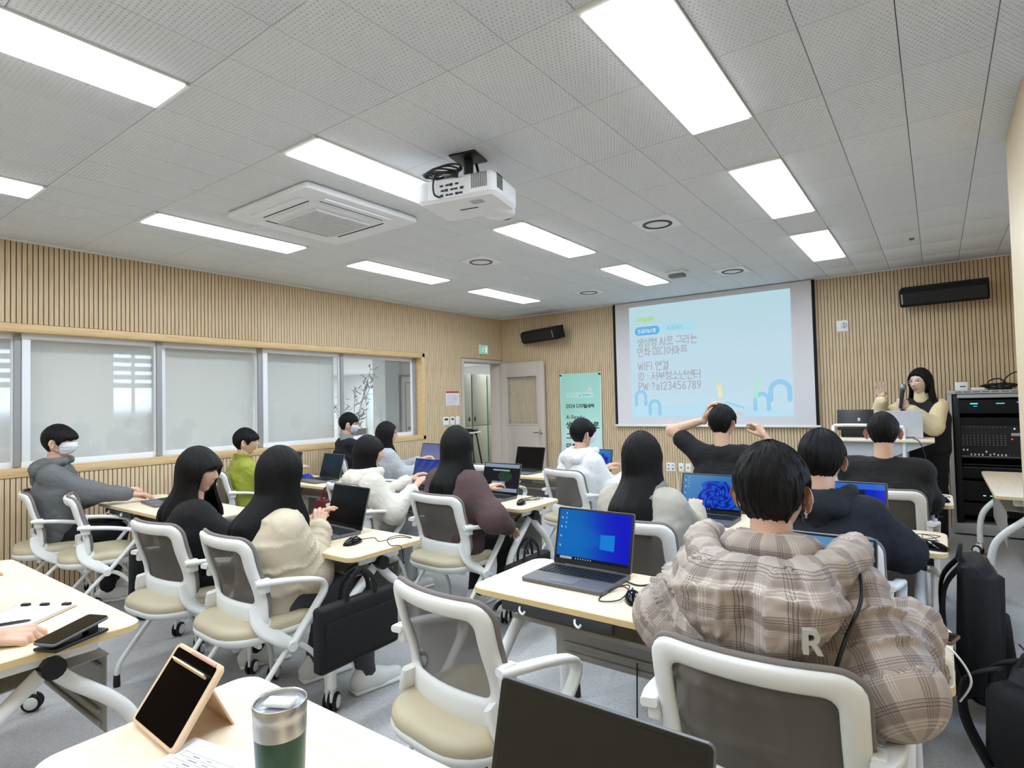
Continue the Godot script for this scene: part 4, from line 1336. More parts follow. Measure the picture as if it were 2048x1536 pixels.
var lap := {}
func make_laptop(called: String, label: String, at: Vector3, turn: float, open: float, screen: String, glow := 0.75, look := "laptop_grey") -> Node3D:
	# at: middle of the hinge on the desk; base reaches towards +z
	if lap.is_empty():
		var s := st()
		prism(s, rounded(0.36, 0.245, 0.012, 3), 0.016, Transform3D(Basis(Vector3.RIGHT, -PI / 2), Vector3(0, 0.009, 0.1225)), 0.003)
		lap.base = done(s)
		s = st()
		for r in 6:
			for k in 15:
				if r == 5 and k > 3 and k < 8: continue
				bx(s, Vector3(-0.1575 + 0.0225 * k, 0.0185, 0.036 + 0.0175 * r), Vector3(0.0185, 0.003, 0.0145))
		bx(s, Vector3(-0.02, 0.0185, 0.1235), Vector3(0.105, 0.003, 0.0145))
		lap.keys = done(s)
		lap.deck = box(Vector3(0.345, 0.0012, 0.112))
		lap.pad = rbox(Vector3(0.115, 0.0012, 0.075), 0.0005)
		s = st()
		prism(s, rounded(0.36, 0.238, 0.010, 3), 0.007, Transform3D(Basis(), Vector3(0, 0.119, 0)), 0.002)
		lap.lid = done(s)
		s = st()
		prism(s, rounded(0.354, 0.232, 0.008, 3), 0.002, Transform3D(Basis(), Vector3(0, 0.119, 0.0035)))
		lap.bezel = done(s)
		s = st()
		uvquad(s, Vector3(-0.168, 0.229, 0.0052), Vector3(0.168, 0.229, 0.0052), Vector3(0.168, 0.024, 0.0052), Vector3(-0.168, 0.024, 0.0052))
		lap.screen = done(s)
		s = st()
		cyl(s, Vector3(-0.12, 0.0, 0), Vector3(0.12, 0.0, 0), 0.007, 8)
		lap.hinge = done(s)
	var t := thing(called, label, "laptop", at, turn, "laptops on the desks")
	part("base", lap.base, M[look], t)
	part("keyboard_deck", lap.deck, M.dark_grey, t, Vector3(0, 0.0172, 0.08))
	part("keys", lap.keys, M.key_black, t).set_meta("kind", "stuff")
	part("touchpad", lap.pad, M.mid_grey if look == "laptop_grey" else M.panel_grey, t, Vector3(-0.01, 0.0176, 0.192))
	part("hinge", lap.hinge, M.dark_grey, t, Vector3(0, 0.014, 0.002))
	var l := part("lid", lap.lid, M[look], t, Vector3(0, 0.014, 0))
	l.rotation.x = -open
	part("bezel", lap.bezel, M.screen_bezel, l)
	if not M.has("screen_" + screen):
		if screen == "off": mat("screen_off", Color(0.006, 0.006, 0.007), 0.18)
		else: img_mat("screen_" + screen, screen_image(screen), glow, 0.25)
	part("screen", lap.screen, M["screen_" + screen], l)
	return t

const LAPTOPS := [
	[-1.175, 0.72, -2.125, 0.0, 0.24, "blue", "grey laptop with a bright blue desktop and a pale window shape, near the empty chair"],
	[-0.35, 0.72, -2.12, -0.05, 0.24, "document", "laptop with a white document on screen behind the plaid jacket boy"],
	[-2.76, 0.72, -2.11, -0.08, 0.26, "shore", "grey laptop with a dark shore wallpaper before the cream jacket girl"],
	[-3.46, 0.72, -2.12, -0.06, 0.24, "night", "grey laptop with a dark swirl wallpaper left of the cream jacket girl"],
	[-4.74, 0.72, -2.13, -0.12, 0.26, "off", "laptop with a switched-off screen before the girl in black"],
	[-5.42, 0.72, -3.47, -0.08, 0.26, "off", "laptop with a switched-off screen before the lime jacket boy"],
	[-4.73, 0.72, -3.46, -0.1, 0.26, "teal", "laptop with a dark teal starburst wallpaper beside the blue cloth"],
	[-3.44, 0.72, -3.45, -0.08, 0.26, "bluepurple", "laptop with a blue and purple wallpaper left of the brown fleece girl"],
	[-2.68, 0.72, -3.46, -0.04, 0.26, "browser", "laptop showing a dark web page with white boxes, right of the brown fleece girl"],
	[-1.11, 0.72, -3.47, 0.0, 0.26, "petals", "laptop with a blue petal wallpaper beside the long-haired girl in grey and white"],
	[-0.40, 0.72, -3.48, 0.0, 0.26, "bluedark", "laptop with a blue screen and a dark window behind the navy hoodie person"],
	[-4.74, 0.72, -4.83, -0.1, 0.26, "lilac", "laptop with a pale lilac screen at the girl in the light grey hoodie"],
	[-3.35, 0.72, -4.82, -0.06, 0.26, "maroon", "laptop with a dark maroon screen standing by the door"],
	[-2.61, 0.72, -4.82, -0.02, 0.26, "petals", "laptop with a blue petal wallpaper at the boy in the white hoodie"],
	[-1.08, 0.72, -4.84, 0.0, 0.26, "petals", "laptop hidden behind the boy in the black T-shirt"],
	[-0.30, 0.72, -4.85, 0.0, 0.26, "pale", "laptop with a pale blue screen before the boy in the black sweater"]]

func build_furniture() -> void:
	var proto := make_desk()
	for k in DESKS.size():
		var d: Array = DESKS[k]
		var o: Node3D = proto if k == 0 else proto.duplicate()
		o.name = numbered("flip_top_desk")
		add_child(o)
		o.position = Vector3(d[0], 0, d[1])
		tag(o, d[2], "desk", "flip-top desks")
	proto = make_chair()
	for k in CHAIRS.size():
		var d: Array = CHAIRS[k]
		var o: Node3D = proto if k == 0 else proto.duplicate()
		o.name = numbered("mesh_chair")
		add_child(o)
		o.position = Vector3(d[0], 0, d[1])
		o.rotation.y = d[2]
		tag(o, d[3], "chair", "white mesh-back chairs")
	for d in LAPTOPS:
		make_laptop("laptop", d[6], Vector3(d[0], d[1], d[2]), d[3], d[4], d[5])
# ---------------------------------------------------------------- soft bodies: capsules joined smoothly, meshed as surface nets
class Buf:
	var v := PackedVector3Array()
	var n := PackedVector3Array()
	var c := PackedColorArray()
	var uv := PackedVector2Array()
	var i := PackedInt32Array()

func sdf(bones: Array, cell: float, k: float) -> Buf:
	# each bone: [a, b, radius at a, radius at b, ...]
	var lo := Vector3(1e9, 1e9, 1e9)
	var hi := -lo
	for b in bones:
		var r: float = maxf(b[2], b[3]) + cell * 3
		for p in [b[0], b[1]]:
			lo = lo.min(p - Vector3(r, r, r))
			hi = hi.max(p + Vector3(r, r, r))
	var nx := int((hi.x - lo.x) / cell) + 2
	var ny := int((hi.y - lo.y) / cell) + 2
	var nz := int((hi.z - lo.z) / cell) + 2
	var vals := PackedFloat32Array()
	vals.resize(nx * ny * nz)
	vals.fill(1000.0)
	var m := k + 2.2 * cell
	for b in bones:
		var a: Vector3 = b[0]
		var ba: Vector3 = b[1] - a
		var inv := 1.0 / maxf(ba.length_squared(), 1e-9)
		var ra: float = b[2]
		var dr: float = b[3] - ra
		var rr: float = maxf(b[2], b[3]) + m
		var l := (a.min(b[1]) - Vector3(rr, rr, rr) - lo) / cell
		var h := (a.max(b[1]) + Vector3(rr, rr, rr) - lo) / cell
		var x0 := maxi(int(l.x), 0)
		var x1 := mini(int(h.x) + 1, nx - 1)
		for z in range(maxi(int(l.z), 0), mini(int(h.z) + 1, nz - 1) + 1):
			for y in range(maxi(int(l.y), 0), mini(int(h.y) + 1, ny - 1) + 1):
				var p := lo + Vector3(x0, y, z) * cell - a
				var at := x0 + nx * (y + ny * z)
				for x in range(x0, x1 + 1):
					var t := clampf(p.dot(ba) * inv, 0.0, 1.0)
					var d := (p - ba * t).length() - ra - dr * t
					if d < m:
						var o := vals[at]
						if o > 900.0: vals[at] = d
						else:
							var e := k - absf(d - o)
							vals[at] = minf(d, o) - (e * e * 0.25 / k if e > 0.0 else 0.0)
					p.x += cell
					at += 1
	var out := Buf.new()
	var ids := PackedInt32Array()
	ids.resize(vals.size())
	ids.fill(-1)
	var off := [0, 1, nx, nx + 1, nx * ny, nx * ny + 1, nx * ny + nx, nx * ny + nx + 1]
	var edges := [0, 1, 2, 3, 4, 5, 6, 7, 0, 2, 1, 3, 4, 6, 5, 7, 0, 4, 1, 5, 2, 6, 3, 7]
	var cor := []
	for q in 8: cor.append(Vector3(q & 1, (q >> 1) & 1, q >> 2))
	var far := cell * 1.9
	var dd := PackedFloat32Array()
	dd.resize(8)
	for z in nz - 1:
		for y in ny - 1:
			var at := nx * (y + ny * z)
			for x in nx - 1:
				var d0 := vals[at + x]
				if d0 > far or d0 < -far: continue
				var neg := 0
				for q in 8:
					var d := vals[at + x + off[q]]
					dd[q] = d
					if d < 0.0: neg += 1
				if neg == 0 or neg == 8: continue
				var sum := Vector3.ZERO
				var cnt := 0
				for e in range(0, 24, 2):
					var da := dd[edges[e]]
					var db := dd[edges[e + 1]]
					if (da < 0.0) != (db < 0.0):
						sum += cor[edges[e]].lerp(cor[edges[e + 1]], da / (da - db))
						cnt += 1
				ids[at + x] = out.v.size()
				out.v.append(lo + (Vector3(x, y, z) + sum / cnt) * cell)
	out.n.resize(out.v.size())
	var sy := nx
	var sz := nx * ny
	for z in range(1, nz - 1):
		for y in range(1, ny - 1):
			for x in range(1, nx - 1):
				var at := x + nx * (y + ny * z)
				if ids[at] < 0: continue
				var s := vals[at] < 0.0
				for q in 3:
					var o := 1 if q == 0 else (sy if q == 1 else sz)
					if (vals[at + o] < 0.0) == s: continue
					var u := sy if q == 0 else (sz if q == 1 else 1)
					var w := sz if q == 0 else (1 if q == 1 else sy)
					var a := ids[at]
					var b := ids[at - u]
					var c := ids[at - u - w]
					var d := ids[at - w]
					if b < 0 or c < 0 or d < 0: continue
					if s: out.i.append_array([a, b, c, a, c, d])
					else: out.i.append_array([a, c, b, a, d, c])
	normals(out)
	return out

func normals(b: Buf) -> void:
	b.n.fill(Vector3.ZERO)
	b.n.resize(b.v.size())
	for k in range(0, b.i.size(), 3):
		var p := b.v[b.i[k]]
		var f := (b.v[b.i[k + 2]] - p).cross(b.v[b.i[k + 1]] - p)
		for q in 3: b.n[b.i[k + q]] += f
	for k in b.n.size(): b.n[k] = b.n[k].normalized()

func folds(b: Buf, amp: float, freq: Vector3, sd: float) -> void:
	for k in b.v.size():
		var p := b.v[k] * freq + Vector3(sd, sd * 0.7, 0)
		var f := noise.get_noise_3dv(p)
		b.v[k] += b.n[k] * amp * (0.6 * f + 0.8 * (0.35 - absf(noise.get_noise_3dv(p * 1.7 + Vector3(9, 3, 5)))))
	normals(b)

func near_bone(bones: Array, p: Vector3) -> Array:
	# [nearest bone, place along it, how much nearer it is than the next]
	var best := 1e9
	var second := 1e9
	var at := 0
	var tt := 0.0
	for k in bones.size():
		var a: Vector3 = bones[k][0]
		var ba: Vector3 = bones[k][1] - a
		var t := clampf((p - a).dot(ba) / maxf(ba.length_squared(), 1e-9), 0, 1)
		var d: float = (p - a - ba * t).length() - lerpf(bones[k][2], bones[k][3], t)
		if d < best:
			second = best
			best = d; at = k; tt = t
		elif d < second: second = d
	return [at, tt, second - best]

func quilt(b: Buf, bones: Array, depth: float) -> void:
	# bones[k][4]: number of padded sections along the bone; torso bones are crossed by level seams
	for k in b.v.size():
		var nb := near_bone(bones, b.v[k])
		var bn: Array = bones[nb[0]]
		var wob := noise.get_noise_3dv(b.v[k] * 6.0)
		var fine := noise.get_noise_3dv(b.v[k] * 24.0)
		var f := 0.5
		if nb[0] < 4 or nb[0] == 6: f = fposmod(b.v[k].y / 0.115 + 0.25 * wob, 1.0)
		elif bn.size() > 4 and bn[4] > 0: f = fposmod(nb[1] * bn[4] + 0.2 * wob, 1.0)
		var seam := exp(-pow((1.0 - absf(f - 0.5) * 2.0) / 0.16, 2))
		b.v[k] += b.n[k] * depth * (0.4 - seam * (1.1 + 0.5 * fine) + 0.5 * wob + 0.14 * fine) * smoothstep(0.0, 0.03, nb[2] + 0.008)
	normals(b)

func mesh_of(b: Buf) -> ArrayMesh:
	var arr := []
	arr.resize(Mesh.ARRAY_MAX)
	arr[Mesh.ARRAY_VERTEX] = b.v
	arr[Mesh.ARRAY_NORMAL] = b.n
	if b.c.size() == b.v.size(): arr[Mesh.ARRAY_COLOR] = b.c
	if b.uv.size() == b.v.size(): arr[Mesh.ARRAY_TEX_UV] = b.uv
	arr[Mesh.ARRAY_INDEX] = b.i
	var m := ArrayMesh.new()
	m.add_surface_from_arrays(Mesh.PRIMITIVE_TRIANGLES, arr)
	return m

func paint(b: Buf, c: Color) -> Buf:
	b.c.resize(b.v.size())
	b.c.fill(c)
	return b

func join(a: Buf, b: Buf, t := Transform3D()) -> void:
	var first := a.v.size()
	var flip := t.basis.determinant() < 0
	var nb := t.basis.inverse().transposed()
	for k in b.v.size():
		a.v.append(t * b.v[k])
		a.n.append((nb * b.n[k]).normalized())
		if b.c.size(): a.c.append(b.c[k])
	for k in range(0, b.i.size(), 3):
		a.i.append(first + b.i[k])
		a.i.append(first + b.i[k + (2 if flip else 1)])
		a.i.append(first + b.i[k + (1 if flip else 2)])

func grid(rows: int, cols: int, f: Callable, wrap := false) -> Buf:
	# f(row, col) -> Vector3
	var b := Buf.new()
	for r in rows:
		for c in cols: b.v.append(f.call(r, c))
	for r in rows - 1:
		for c in cols if wrap else cols - 1:
			var d := (c + 1) % cols
			b.i.append_array([r * cols + c, (r + 1) * cols + c, (r + 1) * cols + d, r * cols + c, (r + 1) * cols + d, r * cols + d])
	b.n.resize(b.v.size())
	normals(b)
	return b

func blob(c: Vector3, size: Vector3, col: Color, basis := Basis(), seg := 10) -> Buf:
	var b := grid(seg, seg * 2, func(r, q):
		var a: float = PI * r / (seg - 1.0)
		var p: float = TAU * q / (seg * 2.0)
		return c + basis * (Vector3(sin(a) * cos(p), cos(a), sin(a) * sin(p)) * size), true)
	return paint(b, col)
# ---------------------------------------------------------------- people
const SKIN := Color(0.66, 0.41, 0.29)
const PALE := Color(0.74, 0.52, 0.42)
var heads := {}
var hands := {}

func skull(d: Vector3) -> Vector3:
	# smooth head without features, face towards -z
	var p := d / sqrt(pow(d.x / 0.077, 2) + pow(d.y / 0.118, 2) + pow(d.z / 0.097, 2))
	var j := smoothstep(0.0, -0.115, p.y)
	p.x *= 1.0 - 0.24 * j
	if p.z > 0: p.z *= 1.0 - 0.5 * j
	else: p.z *= 1.0 - 0.06 * j
	if p.y > 0: p.z += 0.006 * p.y / 0.1
	return p

func bump2(p: Vector3, x: float, y: float, sx: float, sy: float) -> float:
	return exp(-pow((p.x - x) / sx, 2) - pow((p.y - y) / sy, 2))

func face_at(d: Vector3, soft: float) -> Vector3:
	var p := skull(d)
	if d.z < 0:
		var w := smoothstep(0.0, -0.35, d.z)
		var f := 0.021 * bump2(p, 0, -0.024, 0.012, 0.022 if p.y > -0.024 else 0.010)
		f += 0.009 * bump2(p, 0, 0.006, 0.009, 0.022)
		f += 0.006 * (bump2(p, -0.013, -0.028, 0.008, 0.008) + bump2(p, 0.013, -0.028, 0.008, 0.008))
		f += 0.004 * soft * (bump2(p, -0.028, 0.034, 0.018, 0.008) + bump2(p, 0.028, 0.034, 0.018, 0.008))
		f -= 0.009 * (bump2(p, -0.031, 0.014, 0.016, 0.011) + bump2(p, 0.031, 0.014, 0.016, 0.011))
		f += 0.0065 * bump2(p, 0, -0.052, 0.019, 0.0065) + 0.006 * bump2(p, 0, -0.064, 0.016, 0.006)
		f -= 0.004 * bump2(p, 0, -0.078, 0.02, 0.007)
		f += 0.007 * bump2(p, 0, -0.096, 0.02, 0.014)
		f += 0.004 * (bump2(p, -0.042, -0.02, 0.02, 0.02) + bump2(p, 0.042, -0.02, 0.02, 0.02))
		p.z -= f * w
	return p

func head_buf(female: bool, skin: Color, ears: bool) -> Buf:
	var key := "%s %s %s" % [female, skin, ears]
	if heads.has(key): return heads[key]
	var rows := 64
	var cols := 84
	var b := grid(rows, cols, func(r, c):
		var a: float = PI * r / (rows - 1.0)
		var q: float = TAU * c / cols
		return face_at(Vector3(sin(a) * sin(q), cos(a), -sin(a) * cos(q)), 0.5 if female else 1.0), true)
	paint(b, skin)
	for k in b.v.size():
		var p := b.v[k]
		if p.z < -0.05:
			var l := bump2(p, 0, -0.053, 0.02, 0.005) + bump2(p, 0, -0.063, 0.017, 0.005)
			b.c[k] = skin.lerp(Color(0.45, 0.13, 0.12), clampf(l, 0, 1) * 0.8)
			var br := maxf(bump2(p, -0.031, 0.034 + 0.1 * absf(p.x + 0.031) * -0.6, 0.016, 0.0035), bump2(p, 0.031, 0.034 - 0.06 * absf(p.x - 0.031), 0.016, 0.0035))
			b.c[k] = b.c[k].lerp(Color(0.02, 0.015, 0.012), clampf(br * 1.2, 0, 0.9))
	for e in [-1.0, 1.0]:
		join(b, blob(Vector3(e * 0.031, 0.013, -0.076), Vector3(0.0120, 0.0048, 0.0085), Color(0.62, 0.58, 0.54)))
		join(b, blob(Vector3(e * 0.031, 0.013, -0.0822), Vector3(0.0055, 0.0047, 0.004), Color(0.01, 0.008, 0.007)))
		join(b, blob(Vector3(e * 0.031, 0.0185, -0.079), Vector3(0.0145, 0.003, 0.0075), Color(0.05, 0.03, 0.025)))
		if not ears: continue
		# ear: a cupped shell
		var ear := grid(9, 18, func(r, c):
			var a: float = PI * 0.5 * r / 8.0
			var q: float = TAU * c / 18.0
			var rad := sin(a)
			var dish := 0.012 * cos(a) - 0.010 * exp(-pow(rad / 0.55, 2))
			var o := Vector3(dish + 0.006, sin(q) * rad * 0.037 * (1.0 if sin(q) > 0 else 0.92), cos(q) * rad * (0.024 if sin(q) > -0.2 else 0.018))
			return Vector3(e * 0.084, -0.010, 0.012) + Basis(Vector3.UP, e * 0.85) * Vector3(o.x * e, o.y, o.z), true)
		join(b, paint(ear, skin.lerp(Color(0.6, 0.25, 0.2), 0.15)))
	heads[key] = b
	return b

func table_at(t: Array, x: float) -> float:
	for k in t.size() - 1:
		if x <= t[k + 1][0]: return lerpf(t[k][1], t[k + 1][1], (x - t[k][0]) / (t[k + 1][0] - t[k][0]))
	return t[-1][1]

const LINE_SHORT := [[0, 0.040], [35, 0.036], [55, 0.022], [68, -0.012], [78, -0.01], [84, 0.026], [106, 0.022], [116, -0.03], [135, -0.075], [180, -0.088]]
const LINE_FRINGE := [[0, 0.018], [38, 0.014], [55, 0.004], [68, -0.022], [78, -0.012], [84, 0.02], [106, 0.018], [116, -0.03], [135, -0.078], [180, -0.09]]
const LINE_LONG := [[0, 0.052], [20, 0.050], [38, 0.038], [50, 0.0], [58, -0.06], [70, -0.2], [180, -0.2]]
const LINE_BANGS := [[0, 0.020], [30, 0.016], [44, 0.0], [54, -0.06], [66, -0.2], [180, -0.2]]

func hair_cap(line: Array, thick: float, rough: float, sd: float, flare := 0.0, taper := 0.25) -> Buf:
	var rows := 72
	var cols := 160
	return grid(rows, cols, func(r, c):
		var a: float = PI * r / (rows - 1.0)
		var q: float = TAU * c / cols
		var d := Vector3(sin(a) * sin(q), cos(a), -sin(a) * cos(q))
		var p := skull(d)
		var az := rad_to_deg(absf(wrapf(q, -PI, PI)))
		var nn := noise.get_noise_3d(sin(q) * 5.0 + sd, cos(q) * 5.0, p.y * 14.0)
		var strand := noise.get_noise_3d(sin(q) * 24.0 + sd, cos(q) * 24.0, p.y * 6.0 + d.x * 4.0)
		var h := table_at(line, az) + 0.006 * nn + 0.006 * strand
		var m := smoothstep(h - 0.010, h + 0.008, p.y)
		var t := thick * lerpf(taper, 1.0, smoothstep(-0.05, 0.065, p.y)) + flare * smoothstep(110.0, 60.0, az) * smoothstep(0.09, 0.03, p.y)
		t += rough * (0.55 * strand + 0.9 * nn)
		return p + p.normalized() * (t * m - 0.016 * (1.0 - m)), true)

func hair_long(length: float, wide: float, back: float, sd: float, from_deg := 118.0, front := 0.0, gather := 0.0) -> Buf:
	# a heavy curtain from the crown down; back: how far it stands off behind the neck at its lower end
	var rows := 46
	var cols := 150
	var half := cols / 2
	return grid(rows, cols, func(r, c):
		var v: float = r / (rows - 1.0)
		var inner: bool = c >= half
		var u: float = (c / (half - 1.0) if not inner else (cols - 1.0 - c) / (half - 1.0)) * 2.0 - 1.0
		var a := deg_to_rad(from_deg) * u
		var lock := noise.get_noise_2d(u * 9.0 + sd, 0.0)
		var fine := noise.get_noise_3d(u * 34.0 + sd, v * 1.6, 0.0)
		var y := lerpf(0.095, -length * (1.0 + 0.09 * lock + 0.05 * noise.get_noise_2d(u * 40.0, sd)), v)
		var low := smoothstep(-0.05, -length, y)
		var drape := smoothstep(-0.07, -0.23, y)
		var neck := exp(-pow((y + 0.17) / 0.07, 2)) * 0.016
		var grow := sqrt(maxf(0.05, 1.0 - pow(maxf(y, 0.0) / 0.132, 2)))
		var rx := lerpf(0.0985 * grow, wide, low) - neck * 0.25
		var rz := lerpf(0.1195 * grow, back, drape) - neck * 0.4
		rx *= 1.0 - gather * low
		var k := 1.0 + 0.05 * lock * (0.2 + low) + 0.016 * fine * (0.5 + low)
		if inner: k -= lerpf(0.16, 0.14, low)
		if v > 0.97: k -= 0.06 * (0 if inner else 1)
		var z := cos(a) * rz * k - front * low * smoothstep(0.6, 1.0, absf(u))
		return Vector3(sin(a) * rx * k, y, z + 0.004), true)

func hand_buf(pose: String, skin: Color) -> Buf:
	# wrist at the origin, fingers along +y, thumb towards +x, palm towards +z
	var key := pose + str(skin)
	if hands.has(key): return hands[key]
	var curl := [0.35, 0.45, 0.3]
	var spread := 0.05
	var thumb := [Vector3(0.016, 0.018, 0.008), Vector3(0.040, 0.045, 0.018), Vector3(0.050, 0.075, 0.026), Vector3(0.050, 0.097, 0.034)]
	var per := [1.0, 1.0, 1.0, 1.0]
	match pose:
		"open":
			curl = [0.08, 0.15, 0.1]; spread = 0.17
			thumb = [Vector3(0.016, 0.018, 0.01), Vector3(0.036, 0.042, 0.03), Vector3(0.026, 0.064, 0.048), Vector3(0.006, 0.074, 0.052)]
		"grip":
			curl = [1.0, 1.35, 0.9]; spread = 0.0
			thumb = [Vector3(0.016, 0.018, 0.008), Vector3(0.042, 0.045, 0.022), Vector3(0.042, 0.072, 0.045), Vector3(0.028, 0.088, 0.062)]
		"pinch":
			curl = [0.75, 0.9, 0.5]; per = [0.75, 1.2, 1.35, 1.5]; spread = 0.0
			thumb = [Vector3(0.016, 0.018, 0.008), Vector3(0.042, 0.045, 0.026), Vector3(0.046, 0.072, 0.048), Vector3(0.038, 0.094, 0.062)]
		"cup":
			curl = [0.45, 0.5, 0.35]; spread = 0.09
		"fist":
			curl = [1.25, 1.5, 1.0]; spread = 0.0
			thumb = [Vector3(0.016, 0.018, 0.008), Vector3(0.040, 0.045, 0.024), Vector3(0.034, 0.066, 0.048), Vector3(0.012, 0.076, 0.056)]
	var bones := []
	var kx := [0.030, 0.010, -0.011, -0.030]
	var ky := [0.086, 0.090, 0.086, 0.077]
	var len := [0.070, 0.079, 0.073, 0.057]
	bones.append([Vector3(0.0, -0.03, 0), Vector3(0.0, 0.02, 0), 0.024, 0.023])
	for f in 4:
		var k := Vector3(kx[f], ky[f], 0.0)
		bones.append([Vector3(kx[f] * 0.55, 0.012, 0), k, 0.0145, 0.0105])
		var ang: float = 0.0
		var p := k
		var side: float = spread * (1.5 - f)
		for j in 3:
			ang += curl[j] * per[f]
			var d := Vector3(sin(side) * cos(ang), cos(side) * cos(ang), sin(ang))
			var q: Vector3 = p + d * len[f] * [0.46, 0.30, 0.24][j]
			bones.append([p, q, [0.0098, 0.0088, 0.0080][j], [0.0088, 0.0080, 0.0066][j]])
			p = q
	for j in 3: bones.append([thumb[j], thumb[j + 1], [0.0145, 0.0115, 0.0095][j], [0.0115, 0.0098, 0.0078][j]])
	bones.append([Vector3(0.008, 0.03, 0.008), Vector3(0.028, 0.05, 0.012), 0.014, 0.012])
	var b := paint(sdf(bones, 0.0036, 0.006), skin)
	hands[key] = b
	return b

func elbow_of(s: Vector3, w: Vector3, la: float, lb: float, pole: Vector3) -> Vector3:
	var d := minf(s.distance_to(w), la + lb - 0.004)
	var dir := (w - s).normalized()
	var x := (la * la - lb * lb + d * d) / (2 * d)
	var h := sqrt(maxf(la * la - x * x, 0.0))
	var p := (pole - dir * pole.dot(dir)).normalized()
	return s + dir * x + p * h

func cloth(called: String, c: Color, rough := 0.85, weave := 9.0, bumpy := 0.1) -> StandardMaterial3D:
	if M.has(called): return M[called]
	var m := mat(called, c, rough)
	bump(m, noise_tex(0.25, [Color.BLACK, Color.WHITE], 128, 3), bumpy)
	tri_world(m, Vector3(weave, weave, weave), false)
	return m

func hair_mat(called: String, c: Color) -> StandardMaterial3D:
	if M.has(called): return M[called]
	var m := mat(called, c, 0.5)
	m.metallic_specular = 0.35
	bump(m, noise_tex(0.08, [Color.BLACK, Color.WHITE], 256, 4), 0.35)
	m.uv1_triplanar = true
	m.uv1_scale = Vector3(22, 1.2, 22)
	return m

